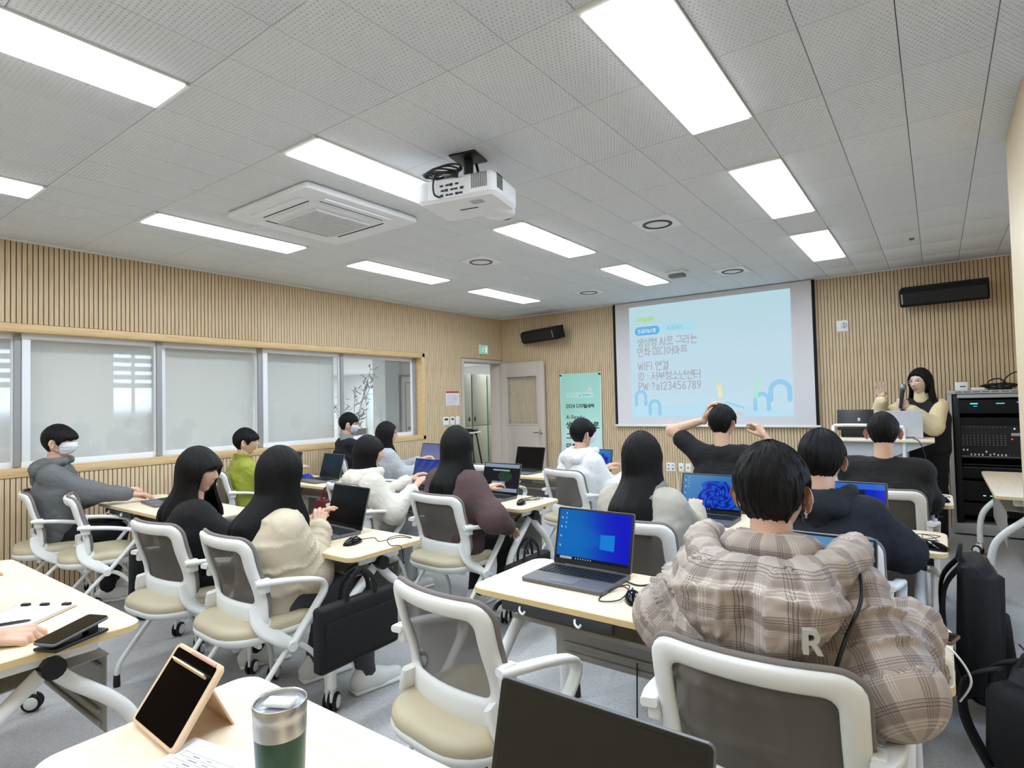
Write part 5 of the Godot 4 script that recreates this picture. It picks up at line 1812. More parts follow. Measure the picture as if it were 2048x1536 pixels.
# One figure. d: see the list in build_people. Everything is laid out in the figure's own axes: floor at y = 0, facing -z.
func person(label: String, d: Dictionary) -> Node3D:
	var t := thing("person", label, "person", Vector3(d.x, 0, d.z), d.get("turn", 0.0))
	var inv := t.transform.affine_inverse()
	var skin: Color = d.get("skin", SKIN)
	var female: bool = d.get("female", false)
	var stand: bool = d.get("stand", false)
	var lean: float = d.get("lean", 0.1)
	var bulk: float = d.get("bulk", 0.015)
	var hip := Vector3(0, 0.90 if stand else 0.53, 0.02)
	var U := Vector3(d.get("side", 0.0), cos(lean), -sin(lean)).normalized()
	var s: float = (d.top - hip.y - 0.275) / (0.5 * U.y)
	var wide: float = d.get("wide", 1.0)
	var chest := hip + U * 0.29 * s
	var sh := hip + U * 0.44 * s
	var neck := hip + U * 0.50 * s
	var head := neck + U * 0.055 + Vector3(0, 0.085, -0.02)
	var hw := (0.145 if female else 0.16) * wide
	var R := Vector3(1, -0.0, 0)
	var hb := Basis.from_euler(Vector3(d.get("nod", 0.0), d.get("look", 0.0), d.get("tip", 0.0)))
	# arms
	var arms := []
	for e in 2:
		var sg := -1.0 if e == 0 else 1.0
		var sj := sh + R * sg * hw + Vector3(0, -0.012 - bulk * 0.55 - d.get("drop", 0.0), 0.0)
		var target: Vector3 = d.get("hand_l" if e == 0 else "hand_r", Vector3.INF)
		var w := inv * target if target != Vector3.INF else Vector3(sg * 0.13, 0.80, -0.42)
		var pole: Vector3 = d.get("pole_l" if e == 0 else "pole_r", Vector3(sg * 0.45, -1.0, 0.35))
		var la: float = d.get("arm", 0.27)
		var lb := la * 0.9
		if sj.distance_to(w) > la + lb - 0.005: w = sj + (w - sj).normalized() * (la + lb - 0.005)
		var el := elbow_of(sj, w, la, lb, pole)
		var given: Vector3 = d.get("elbow_l" if e == 0 else "elbow_r", Vector3.INF)
		if given != Vector3.INF: el = inv * given
		arms.append([sj, el, w])
	# body: one mesh of skin
	var bare: float = d.get("bare", 0.0)      # 1: short sleeves
	var bones := [[neck + Vector3(0, -0.07, 0.01), head + hb * Vector3(0, -0.05, 0.016), 0.056, 0.052], [sh - R * 0.09 - U * 0.07, sh + R * 0.09 - U * 0.07, 0.035, 0.035], [chest, sh - U * 0.03, 0.07, 0.045]]
	for a in arms:
		bones.append([a[0], a[1], 0.044 if bare else 0.028, 0.040 if bare else 0.028])
		bones.append([a[1], a[2], 0.040 if bare or d.get("rolled", false) else 0.03, 0.026])
	var body := paint(sdf(bones, 0.012, 0.03), skin)
	join(body, head_buf(female, skin, not d.hair.has("length")), Transform3D(hb, head))
	for e in 2:
		var a: Array = arms[e]
		var fy: Vector3 = d.get("dir_l" if e == 0 else "dir_r", (a[2] - a[1]).normalized())
		fy = fy.normalized()
		var palm: Vector3 = d.get("palm_l" if e == 0 else "palm_r", Vector3.DOWN)
		var pz := (palm - fy * palm.dot(fy)).normalized()
		var px := fy.cross(pz)
		# thumb along +x for the hand model; mirror where needed
		var want: Vector3 = d.get("thumb_l" if e == 0 else "thumb_r", Vector3(1 if e == 0 else -1, 0, 0))
		var sx := 1.0 if px.dot(want) > 0 else -1.0
		var hs := 0.96 if female else 1.05
		join(body, hand_buf(d.get("pose_l" if e == 0 else "pose_r", "relax"), skin), Transform3D(Basis(px * sx * hs, fy * hs, pz * hs), a[2] + fy * 0.02))
	part("body", mesh_of(body), M.skin, t)
	# upper garment
	var g := []
	var tw := 0.085 * wide
	var belly: float = d.get("belly", 0.0)
	for q in [-1.0, 1.0]:
		g.append([hip + R * q * tw + Vector3(0, 0.0, 0.0), chest + R * q * tw, 0.104 + bulk * 0.55 + belly, 0.108 + bulk * 0.8, d.get("baffles", 0)])
		g.append([chest + R * q * tw, sh + R * q * tw * 0.9 - U * (0.045 + bulk * 0.5), 0.108 + bulk * 0.8, 0.074 + bulk * 0.6, d.get("baffles", 0) - 1])
	g.append([arms[0][0], neck + Vector3(-0.02, -0.058 - bulk * 0.5, 0.008), 0.052 + bulk * 0.5, 0.054 + bulk * 0.25])
	g.append([arms[1][0], neck + Vector3(0.02, -0.058 - bulk * 0.5, 0.008), 0.052 + bulk * 0.5, 0.054 + bulk * 0.25])
	g.append([chest + Vector3(0, 0, 0.02), neck + Vector3(0, -0.095 - bulk * 0.4, 0.012), 0.10 + bulk * 0.5, 0.055 + bulk * 0.2])
	var sleeve := []
	var sb: float = d.get("sleeve", bulk)
	for a in arms:
		var end: Vector3 = a[1].lerp(a[2], 0.12 if d.get("rolled", false) and a == arms[1] else d.get("cuff", 0.93))
		if bare:
			sleeve.append([a[0], a[0].lerp(a[1], 0.62), 0.064 + bulk, 0.062 + bulk])
		else:
			sleeve.append([a[0], a[1], 0.046 + sb * 0.8, 0.047 + sb, d.get("baffles", 0)])
			sleeve.append([a[1], end, 0.047 + sb, 0.036 + sb * 0.7, d.get("baffles", 0)])
	g.append_array(sleeve)
	if d.get("vest", false):
		var v := sdf(g.slice(0, 7), 0.012, 0.035)
		folds(v, 0.006, Vector3(7, 5, 7), d.x * 3.0)
		part("vest", mesh_of(v), d.cloth, t)
		g = sleeve + [[arms[0][0], arms[1][0], 0.045, 0.045]]
		var sv := sdf(g, 0.012, 0.03)
		folds(sv, 0.010, Vector3(9, 9, 9), d.x)
		part("sweater", mesh_of(sv), d.cloth2, t)
		var cl := sdf([[neck + Vector3(0, -0.03, 0.0), neck + Vector3(0, 0.035, -0.006), 0.066, 0.058]], 0.008, 0.02)
		part("collar", mesh_of(cl), d.cloth2, t)
	else:
		var cell: float = d.get("cell", 0.0125)
		var top := sdf(g, cell, 0.06)
		if d.get("baffles", 0) > 0: quilt(top, g, d.get("puff", 0.018))
		else: folds(top, d.get("fold", 0.010), Vector3(6, 9, 7), d.x * 3.0)
		var gm: ArrayMesh
		if d.get("plaid", false): gm = plaid_mesh(top, g)
		else: gm = mesh_of(top)
		part(d.get("garment", "sweater"), gm, d.cloth, t)
		d.shape = top
	# hood, collar
	var kind: String = d.get("neckwear", "")
	if kind == "hood":
		var hr: float = d.get("hood", 1.0)
		var hbz := []
		var ring := []
		for k in 9:
			var a := PI * (k / 8.0) 
			ring.append(neck + Vector3(cos(a) * 0.105 * hr, 0.005 - 0.035 * sin(a), -0.065 + sin(a) * 0.155 * hr))
		for k in 8: hbz.append([ring[k], ring[k + 1], 0.034 * hr + 0.012 * sin(PI * k / 8.0), 0.034 * hr + 0.012 * sin(PI * (k + 1) / 8.0), 0])
		hbz.append([neck + Vector3(-0.07 * hr, -0.055, 0.10 * hr), neck + Vector3(0.07 * hr, -0.055, 0.10 * hr), 0.05 * hr, 0.05 * hr, 0])
		hbz.append([neck + Vector3(0, -0.06, 0.11 * hr), neck + Vector3(0, -0.15 * hr, 0.125 * hr), 0.055 * hr, 0.03, 0])
		var hd := sdf(hbz, 0.010, 0.03)
		folds(hd, 0.009, Vector3(12, 14, 9), d.x * 5.0)
		part("hood", mesh_of(hd), d.get("cloth3", d.cloth), t)
	elif kind == "ring":
		var rb := []
		for k in 10:
			var f := func(q: float): return neck + Vector3(sin(q) * 0.088, -0.022 + 0.012 * cos(q), -cos(q) * 0.085 + 0.012)
			rb.append([f.call(TAU * k / 10.0), f.call(TAU * (k + 1) / 10.0), 0.034, 0.034])
			rb.append([f.call(TAU * k / 10.0) + Vector3(0, 0.035, 0), f.call(TAU * (k + 1) / 10.0) + Vector3(0, 0.035, 0), 0.022, 0.022])
		var rg := sdf(rb, 0.009, 0.02)
		folds(rg, 0.003, Vector3(12, 14, 12), d.x)
		part("collar", mesh_of(rg), d.cloth3, t)
	elif kind == "collar":
		var cr := grid(5, 28, func(r, c):
			var a: float = TAU * c / 28.0
			var rr: float = 0.066 + 0.012 * (r / 4.0) * (r / 4.0)
			return neck + Vector3(sin(a) * rr, -0.035 + 0.018 * r - 0.03 * maxf(0, cos(a)), -cos(a) * rr * 1.05 + 0.005), true)
		part("collar", mesh_of(cr), d.cloth3, t)
	# trousers and shoes
	var lg := [[hip + Vector3(-0.07, -0.01, 0), hip + Vector3(0.07, -0.01, 0), 0.125, 0.125]]
	var feet := []
	for q in [-1.0, 1.0]:
		if stand:
			lg.append([hip + Vector3(q * 0.09, -0.05, 0), Vector3(q * 0.10, 0.48, 0.0), 0.105, 0.075])
			lg.append([Vector3(q * 0.10, 0.48, 0.0), Vector3(q * 0.10, 0.10, 0.02), 0.075, 0.06])
			feet.append(Vector3(q * 0.10, 0, 0.0))
		else:
			var kn := Vector3(q * 0.12, 0.515, -0.36)
			lg.append([hip + Vector3(q * 0.09, -0.02, -0.03), kn, 0.092, 0.068])
			var an: Vector3 = d.get("ankle_l" if q < 0 else "ankle_r", Vector3(q * 0.13, 0.10, -0.30))
			lg.append([kn, an, 0.066, 0.052])
			feet.append(an * Vector3(1, 0, 1))
	var tr := sdf(lg, 0.017, 0.03)
	folds(tr, 0.010, Vector3(9, 9, 9), d.x)
	part("trousers", mesh_of(tr), d.legs, t)
	for f in feet:
		var bl := sdf([[f + Vector3(0, 0.05, 0.04), f + Vector3(0, 0.048, -0.06), 0.044, 0.045], [f + Vector3(0, 0.045, -0.06), f + Vector3(0, 0.036, -0.17), 0.045, 0.032], [f + Vector3(0, 0.06, 0.02), f + Vector3(0, 0.11, 0.01), 0.045, 0.042]], 0.011, 0.03)
		for k in bl.v.size(): bl.v[k].y = maxf(bl.v[k].y, 0.004)
		var so := part("shoe", mesh_of(bl), d.get("shoes", M.white_plastic), t)
		part("sole", rbox(Vector3(0.086, 0.022, 0.27), 0.011), d.get("soles", M.white_plastic), so, f + Vector3(0, 0.011, -0.06))
	# hair
	var h: Dictionary = d.hair
	var hbuf := hair_cap(h.get("line", LINE_SHORT), h.get("thick", 0.022), h.get("rough", 0.006), d.x * 7.0 + d.z, h.get("flare", 0.0), 0.9 if h.has("length") else 0.22)
	if h.has("length"):
		var off: float = hip.z + 0.108 + bulk * 0.8 + 0.045 - head.z + (0.02 if d.get("neckwear", "") == "hood" else 0.0) + h.get("back", 0.0)
		join(hbuf, hair_long(h.length, h.get("wide", 0.12), off if h.length > 0.24 else 0.13, d.x * 5.0, h.get("from", 118.0), h.get("front", 0.0), h.get("gather", 0.0)))
	var hm := part("hair", mesh_of(hbuf), h.get("mat", M.hair_black), t)
	hm.transform = Transform3D(hb, head)
	# mask, glasses
	if d.get("mask", false):
		var mk := grid(12, 24, func(r, c):
			var v: float = r / 11.0
			var az := deg_to_rad(lerpf(-66, 66, c / 23.0))
			var el := lerpf(0.02, -0.95, v)
			var p := skull(Vector3(sin(az) * cos(el), sin(el), -cos(az) * cos(el)))
			return p + Vector3(p.x, 0, p.z).normalized() * (0.007 + 0.020 * exp(-pow(az / 0.55, 2)) * (1.0 - pow(2 * v - 0.9, 2) * 0.6) + 0.0015 * sin(v * 22.0)))
		var mm := part("face_mask", mesh_of(mk), M.get("mask_white"), t)
		mm.transform = Transform3D(hb, head)
		var ss := st()
		for e in [-1.0, 1.0]:
			tube(ss, spl([Vector3(e * 0.072, -0.005, -0.045), Vector3(e * 0.083, 0.012, -0.01), Vector3(e * 0.084, 0.018, 0.015), Vector3(e * 0.083, -0.012, 0.028), Vector3(e * 0.076, -0.045, -0.005), Vector3(e * 0.066, -0.065, -0.045)], 4), 0.0016, 5)
		part("ear_loop", done(ss), M.get("mask_white"), mm)
	if d.get("glasses", false):
		var ss := st()
		for e in [-1.0, 1.0]:
			var pts := []
			for k in 17: pts.append(Vector3(e * 0.032 + cos(TAU * k / 16) * 0.023, 0.010 + sin(TAU * k / 16) * 0.018, -0.098 + absf(cos(TAU * k / 16) * 0.023 + 0.032) * 0.06))
			tube(ss, pts, 0.0016, 5, false)
			tube(ss, [Vector3(e * 0.055, 0.014, -0.092), Vector3(e * 0.079, 0.012, 0.01)], 0.0018, 5)
		tube(ss, [Vector3(-0.009, 0.014, -0.098), Vector3(0, 0.017, -0.101), Vector3(0.009, 0.014, -0.098)], 0.0016, 5)
		part("glasses", done(ss), d.get("rims", M.black_plastic), t).transform = Transform3D(hb, head)
	d.head_at = t.transform * head
	d.arms = arms
	d.neck = neck
	d.node = t
	return t

func plaid_mesh(b: Buf, bones: Array) -> ArrayMesh:
	# checks follow each sleeve and each side of the torso, as they would on sewn panels
	var out := Buf.new()
	var fr := []
	for k in bones.size(): fr.append(frames([bones[k][0], bones[k][1]], Vector3(0.2, 0.3, 1))[0])
	for k in range(0, b.i.size(), 6):
		var q := [b.i[k], b.i[k + 1], b.i[k + 2], b.i[k + 5] if b.i[k + 5] != b.i[k + 1] and b.i[k + 5] != b.i[k + 2] else b.i[k + 4]]
		var c := (b.v[q[0]] + b.v[q[1]] + b.v[q[2]] + b.v[q[3]]) / 4
		var at: int = near_bone(bones, c)[0]
		var bn: Array = bones[at]
		var f: Basis = fr[at]
		var rad: float = (bn[2] + bn[3]) / 2
		var lc: Vector3 = f.inverse() * (c - bn[0])
		var ac := atan2(lc.y, lc.x)
		var first := out.v.size()
		for w in q:
			var l: Vector3 = f.inverse() * (b.v[w] - bn[0])
			out.v.append(b.v[w]); out.n.append(b.n[w])
			out.uv.append(Vector2((ac + wrapf(atan2(l.y, l.x) - ac, -PI, PI)) * rad, l.z) / 0.165)
		for w in [b.i[k], b.i[k + 1], b.i[k + 2], b.i[k + 3], b.i[k + 4], b.i[k + 5]]: out.i.append(first + q.find(w))
	return mesh_of(out)
func build_people() -> void:
	var m := mat("skin", Color.WHITE, 0.5)
	m.vertex_color_use_as_albedo = true
	m.subsurf_scatter_enabled = true
	m.subsurf_scatter_strength = 0.08
	hair_mat("hair_black", Color(0.022, 0.021, 0.023))
	hair_mat("hair_brown", Color(0.045, 0.036, 0.034))
	mat("mask_white", Color(0.88, 0.89, 0.92), 0.8)
	var black := cloth("black_cotton", Color(0.03, 0.031, 0.036))
	var navy := cloth("navy_cotton", Color(0.035, 0.05, 0.095))
	var dark_jeans := cloth("dark_jeans", Color(0.07, 0.075, 0.09))
	var grey := cloth("grey_jersey", Color(0.40, 0.405, 0.41))
	var cream := cloth("cream_jersey", Color(0.86, 0.84, 0.79))
	var white := cloth("white_jersey", Color(0.87, 0.87, 0.87))
	var lightgrey := cloth("light_grey_jersey", Color(0.66, 0.67, 0.68))
	var lime := cloth("lime_nylon", Color(0.60, 0.62, 0.20), 0.5)
	var fleece := cloth("brown_fleece", Color(0.36, 0.28, 0.275), 0.95, 14.0, 0.4)
	var puffer := cloth("cream_nylon", Color(0.80, 0.745, 0.645), 0.5, 7.0, 0.05)
	var sand := cloth("sand_cotton", Color(0.58, 0.52, 0.43))
	var short := {"line": LINE_SHORT, "thick": 0.022, "rough": 0.006}
	var fringe := {"line": LINE_FRINGE, "thick": 0.024, "rough": 0.005, "flare": 0.010}
	person("boy in a grey hoodie and white face mask sitting by the window wall", {"x": -5.33, "z": -1.52, "turn": -0.45, "top": 1.335, "lean": -0.02, "look": -0.25, "cloth": grey, "legs": dark_jeans, "neckwear": "hood", "hair": fringe, "mask": true, "garment": "hoodie", "bulk": 0.028, "hand_r": Vector3(-5.03, 0.79, -1.86), "hand_l": Vector3(-5.35, 0.78, -1.9)})
	person("black-haired girl in a black coat, seen in profile at the left", {"x": -3.34, "z": -1.53, "turn": -0.35, "top": 1.215, "lean": 0.10, "look": -0.65, "nod": -0.08, "female": true, "cloth": black, "legs": dark_jeans, "hair": {"line": LINE_BANGS, "thick": 0.026, "rough": 0.004, "flare": 0.008, "length": 0.27, "wide": 0.145, "back": -0.05, "from": 122.0, "mat": M.hair_brown}, "garment": "coat", "bulk": 0.03, "hand_l": Vector3(-3.64, 0.87, -1.78), "pose_l": "fist", "dir_l": Vector3(0.1, 1, -0.3), "palm_l": Vector3(0.3, 0, 1), "pole_l": Vector3(-0.6, -1, 0)})
	person("long-haired girl in a cream padded jacket sitting at the middle desk", {"x": -2.62, "z": -1.58, "turn": -0.22, "top": 1.235, "lean": 0.10, "look": 0.22, "female": true, "cloth": puffer, "legs": cloth("grey_jeans", Color(0.25, 0.26, 0.28)), "hair": {"line": LINE_LONG, "thick": 0.025, "rough": 0.003, "length": 0.31, "wide": 0.13, "back": 0.0, "from": 118.0, "front": -0.03}, "garment": "padded_jacket", "bulk": 0.042, "baffles": 5, "puff": 0.012, "cell": 0.0095, "hand_r": Vector3(-2.60, 0.79, -1.83), "hand_l": Vector3(-2.72, 0.79, -1.86), "pole_r": Vector3(0.7, -1, 0.4), "pose_r": "cup", "neckwear": "collar", "cloth3": sand, "drop": 0.03, "wide": 0.93, "ankle_l": Vector3(-0.13, 0.1, -0.26), "ankle_r": Vector3(0.17, 0.1, -0.40)})
	person("boy in a lime green jacket sitting below the windows", {"x": -5.30, "z": -2.92, "turn": -0.3, "top": 1.235, "lean": 0.05, "look": -0.35, "cloth": lime, "legs": dark_jeans, "hair": fringe, "garment": "jacket", "bulk": 0.028, "neckwear": "collar", "cloth3": lime})
	person("boy in a dark sweater with a pale collar, mask and glasses, below the clear pane", {"x": -5.42, "z": -4.22, "turn": -0.3, "top": 1.345, "lean": 0.02, "look": -0.35, "nod": -0.12, "cloth": navy, "legs": dark_jeans, "hair": short, "mask": true, "glasses": true, "neckwear": "collar", "cloth3": lightgrey})
	person("girl in a cream hoodie with shoulder-length black hair", {"x": -3.53, "z": -2.90, "turn": -0.32, "top": 1.195, "lean": 0.08, "look": -0.4, "female": true, "cloth": cream, "legs": lightgrey, "hair": {"line": LINE_BANGS, "thick": 0.024, "rough": 0.003, "length": 0.26, "wide": 0.115, "back": -0.06, "from": 120.0}, "garment": "hoodie", "neckwear": "hood", "hood": 1.1, "bulk": 0.028, "hand_r": Vector3(-3.24, 0.78, -3.12)})
	person("long-haired girl in a light grey hoodie and glasses near the window end", {"x": -4.74, "z": -4.16, "turn": -0.45, "top": 1.245, "lean": 0.06, "look": -0.2, "female": true, "cloth": lightgrey, "legs": dark_jeans, "glasses": true, "hair": {"line": LINE_LONG, "thick": 0.024, "rough": 0.004, "length": 0.36, "wide": 0.13, "back": 0.0, "from": 118.0}, "garment": "hoodie", "bulk": 0.03, "hand_r": Vector3(-4.42, 0.78, -4.42)})
	person("long-haired girl in a brown fleece seen from behind", {"x": -2.55, "z": -2.84, "turn": -0.05, "top": 1.275, "lean": 0.03, "look": 0.05, "female": true, "cloth": fleece, "legs": black, "hair": {"line": LINE_LONG, "thick": 0.024, "rough": 0.004, "length": 0.33, "wide": 0.15, "back": 0.0, "from": 114.0}, "garment": "fleece", "bulk": 0.035, "wide": 1.08, "hand_r": Vector3(-2.27, 0.62, -3.02), "pole_r": Vector3(0.9, -0.7, 0.4)})
	person("boy in a white hoodie sitting in front of the mint banner", {"x": -2.46, "z": -4.275, "turn": -0.3, "top": 1.27, "lean": 0.12, "look": -0.2, "cloth": white, "legs": dark_jeans, "hair": fringe, "mask": true, "neckwear": "hood", "hood": 1.05, "garment": "hoodie", "bulk": 0.03, "hand_r": Vector3(-2.16, 0.77, -4.55)})
	person("long-haired girl in a grey and white jacket seen from behind", {"x": -1.24, "z": -2.79, "turn": 0.0, "top": 1.255, "lean": 0.05, "look": -0.05, "female": true, "cloth": cloth("oatmeal_fleece", Color(0.74, 0.715, 0.66), 0.9, 12.0, 0.3), "legs": dark_jeans, "cloth3": cloth("grey_fleece", Color(0.50, 0.48, 0.44)), "hair": {"line": LINE_LONG, "thick": 0.025, "rough": 0.004, "length": 0.40, "wide": 0.17, "back": 0.02, "from": 116.0}, "garment": "jacket", "bulk": 0.04, "neckwear": "hood", "hood": 0.85})
	person("boy in a black T-shirt with both arms raised to his head", {"x": -1.25, "z": -4.26, "turn": 0.0, "top": 1.37, "lean": 0.0, "look": -0.25, "cloth": black, "legs": dark_jeans, "bare": 1.0, "hair": short, "garment": "t_shirt", "bulk": 0.01, "arm": 0.29, "hand_l": Vector3(-1.39, 1.26, -4.29), "pole_l": Vector3(-1, -0.7, 0.1), "dir_l": Vector3(0.45, 0.9, 0.1), "palm_l": Vector3(0.7, -0.7, 0), "thumb_l": Vector3(0, -0.3, 1), "pose_l": "cup", "hand_r": Vector3(-0.985, 1.12, -4.38), "pole_r": Vector3(1, -0.9, 0.2), "dir_r": Vector3(-0.5, 0.85, -0.1), "palm_r": Vector3(-0.8, -0.4, -0.2), "thumb_r": Vector3(-0.4, 0, 1), "pose_r": "pinch"})
	person("person in a navy hoodie leaning on the desk, arm reaching right", {"x": -0.43, "z": -2.87, "turn": 0.0, "top": 1.265, "lean": 0.14, "look": -0.05, "cloth": navy, "legs": dark_jeans, "hair": {"line": LINE_FRINGE, "thick": 0.03, "rough": 0.006}, "garment": "hoodie", "bulk": 0.035, "wide": 1.05, "neckwear": "hood", "hood": 1.0, "rolled": true, "arm": 0.3, "hand_r": Vector3(-0.33, 0.69, -3.06), "elbow_r": Vector3(-0.145, 0.755, -2.97), "hand_l": Vector3(-0.6, 0.78, -3.15)})
	person("boy in a black sweater near the lectern seen from behind", {"x": -0.28, "z": -4.26, "turn": 0.0, "top": 1.315, "lean": 0.08, "look": 0.05, "cloth": cloth("black_knit", Color(0.045, 0.046, 0.045)), "legs": dark_jeans, "hair": {"line": LINE_SHORT, "thick": 0.016, "rough": 0.004}, "garment": "sweater", "bulk": 0.03, "wide": 1.12})
	build_plaid_boy()
	build_speaker()
	build_writer()

func plaid_image() -> Image:
	var im := Image.create(384, 384, false, Image.FORMAT_RGB8)
	var base := Color(0.70, 0.645, 0.605)
	for y in 384:
		for x in 384:
			var c := base
			for q in 2:
				var p := x if q == 0 else y
				var o := y if q == 0 else x
				var f := p % 192
				if f >= 20 and f < 92 and (p % 6) < 2: c = c.lerp(Color(0.34, 0.285, 0.265), 0.42)
				for l in [24, 38, 52]:
					if absi(f - l) < 2: c = c.lerp(Color(0.20, 0.155, 0.15), 0.62 if (o % 4) < 3 else 0.3)
				for l in [100, 112, 124]:
					if absi(f - l) < 2: c = c.lerp(Color(0.90, 0.86, 0.82), 0.62)
				if f > 62 and f < 90: c = c.lerp(Color(0.45, 0.39, 0.36), 0.22)
			c = c.lerp(Color(0.5, 0.46, 0.44), 0.1 * rng.randf())
			im.set_pixel(x, y, c)
	return im

func build_plaid_boy() -> void:
	var pl := mat("plaid_cloth", Color.WHITE, 0.7)
	pl.albedo_texture = ImageTexture.create_from_image(plaid_image())
	var d := {"x": -0.37, "z": -1.61, "turn": 0.0, "top": 1.30, "lean": 0.14, "look": -0.08, "cloth": pl, "legs": cloth("dark_jeans", Color.BLACK), "plaid": true, "hair": {"line": LINE_SHORT, "thick": 0.026, "rough": 0.007}, "garment": "padded_jacket", "bulk": 0.046, "sleeve": 0.044, "baffles": 3, "puff": 0.020, "wide": 1.08, "cell": 0.0095, "cuff": 1.25, "arm": 0.28, "hand_r": Vector3(-0.085, 0.80, -1.80), "elbow_r": Vector3(-0.105, 0.775, -1.545), "hand_l": Vector3(-0.67, 0.80, -1.87), "elbow_l": Vector3(-0.66, 0.785, -1.66), "skin": SKIN}
	var t := person("boy in a padded plaid jacket with a hood, nearest the camera, seen from behind", d)
	# big padded hood hanging down the back
	var n: Vector3 = d.neck
	var hb := []
	for k in 10:
		var a := PI * (-0.06 + 1.12 * k / 9.0)
		var b := PI * (-0.06 + 1.12 * (k + 1) / 9.0)
		var f := func(q: float): return n + Vector3(cos(q) * 0.185, 0.005 - 0.045 * maxf(0, sin(q)), -0.03 + sin(q) * 0.20)
		if k < 9: hb.append([f.call(a), f.call(b), 0.042, 0.042, 1])
	hb.append([n + Vector3(-0.12, -0.065, 0.19), n + Vector3(0.12, -0.065, 0.19), 0.070, 0.070, 0])
	hb.append([n + Vector3(-0.085, -0.09, 0.225), n + Vector3(-0.05, -0.165, 0.225), 0.082, 0.060, 0])
	hb.append([n + Vector3(0.085, -0.09, 0.225), n + Vector3(0.05, -0.165, 0.225), 0.082, 0.060, 0])
	var hd := sdf(hb, 0.010, 0.035)
	for k in hd.v.size():
		var p := hd.v[k] - n
		var seam := exp(-pow((absf(p.x) - 0.055) / 0.007, 2)) * smoothstep(0.02, -0.05, p.y)
		var brim := exp(-pow((p.y + 0.045 + 0.25 * maxf(0, absf(p.x) - 0.1)) / 0.008, 2)) * smoothstep(0.0, 0.1, p.z)
		hd.v[k] += hd.n[k] * (-0.016 * maxf(seam, brim) + 0.012 * noise.get_noise_3dv(p * 13.0) + 0.006 * noise.get_noise_3dv(p * 30.0))
	normals(hd)
	part("hood", plaid_mesh(hd, [[n + Vector3(0, 0.1, 0.02), n + Vector3(0, -0.3, 0.02), 0.20, 0.20]]), pl, t)
	# standing collar round the neck
	var cl := sdf([[n + Vector3(-0.07, 0.0, 0.03), n + Vector3(0.07, 0.0, 0.03), 0.05, 0.05], [n + Vector3(-0.085, -0.005, 0.02), n + Vector3(-0.08, -0.02, -0.08), 0.042, 0.04], [n + Vector3(0.085, -0.005, 0.02), n + Vector3(0.08, -0.02, -0.08), 0.042, 0.04]], 0.010, 0.03)
	folds(cl, 0.008, Vector3(14, 14, 14), 2.0)
	part("collar", plaid_mesh(cl, [[n + Vector3(0, 0.1, 0), n + Vector3(0, -0.2, 0), 0.1, 0.1]]), pl, t)
	# reflective letter on the back
	var s := st()
	var tm := TextMesh.new()
	var font := SystemFont.new()
	font.font_names = PackedStringArray(["Droid Sans"])
	font.font_weight = 700
	tm.font = font
	tm.text = "R"
	tm.font_size = 64
	tm.pixel_size = 0.0011
	tm.depth = 0.03
	var lt := part("letter", tm, mat("letter_grey", Color(0.72, 0.71, 0.68), 0.5), t)
	var spot := n + Vector3(0.135, -0.115, 0.0)
	var far_z := -1.0
	for bf in [hd, d.shape]:
		for p in bf.v:
			if absf(p.x - spot.x) < 0.03 and absf(p.y - spot.y) < 0.03: far_z = maxf(far_z, p.z)
	lt.transform = Transform3D(Basis.from_euler(Vector3(0.0, 0.3, 0.0)), Vector3(spot.x, spot.y, far_z - 0.004))
	s = st()
	tube(s, spl([n + Vector3(0.20, 0.0, 0.03), n + Vector3(0.215, -0.06, 0.12), n + Vector3(0.19, -0.13, 0.20), n + Vector3(0.165, -0.22, 0.225), n + Vector3(0.16, -0.30, 0.22)], 6), 0.0045, 6)
	part("piping", done(s), M.black_plastic, t)
	s = st()
	var hd2: Transform3D = Transform3D(Basis(Vector3.UP, -0.08), t.transform.affine_inverse() * d.head_at)
	for e in [-1.0, 1.0]:
		var pts := []
		for q in [Vector3(0.079, 0.02, 0.006), Vector3(0.085, 0.0, 0.032), Vector3(0.081, -0.04, 0.026), Vector3(0.07, -0.07, -0.02)]: pts.append(hd2 * (q * Vector3(e, 1, 1)))
		tube(s, spl(pts, 4), 0.0022, 6)
	part("ear_loop", done(s), M.black_plastic, t)
	s = st()
	var ring := []
	for k in 15: ring.append(hd2 * Vector3(0.083 + 0.004 * cos(k), -0.04 + 0.017 * sin(TAU * k / 14), 0.0 + 0.017 * cos(TAU * k / 14)))
	tube(s, ring, 0.0022, 6)
	part("earring", done(s), M.chrome, t)

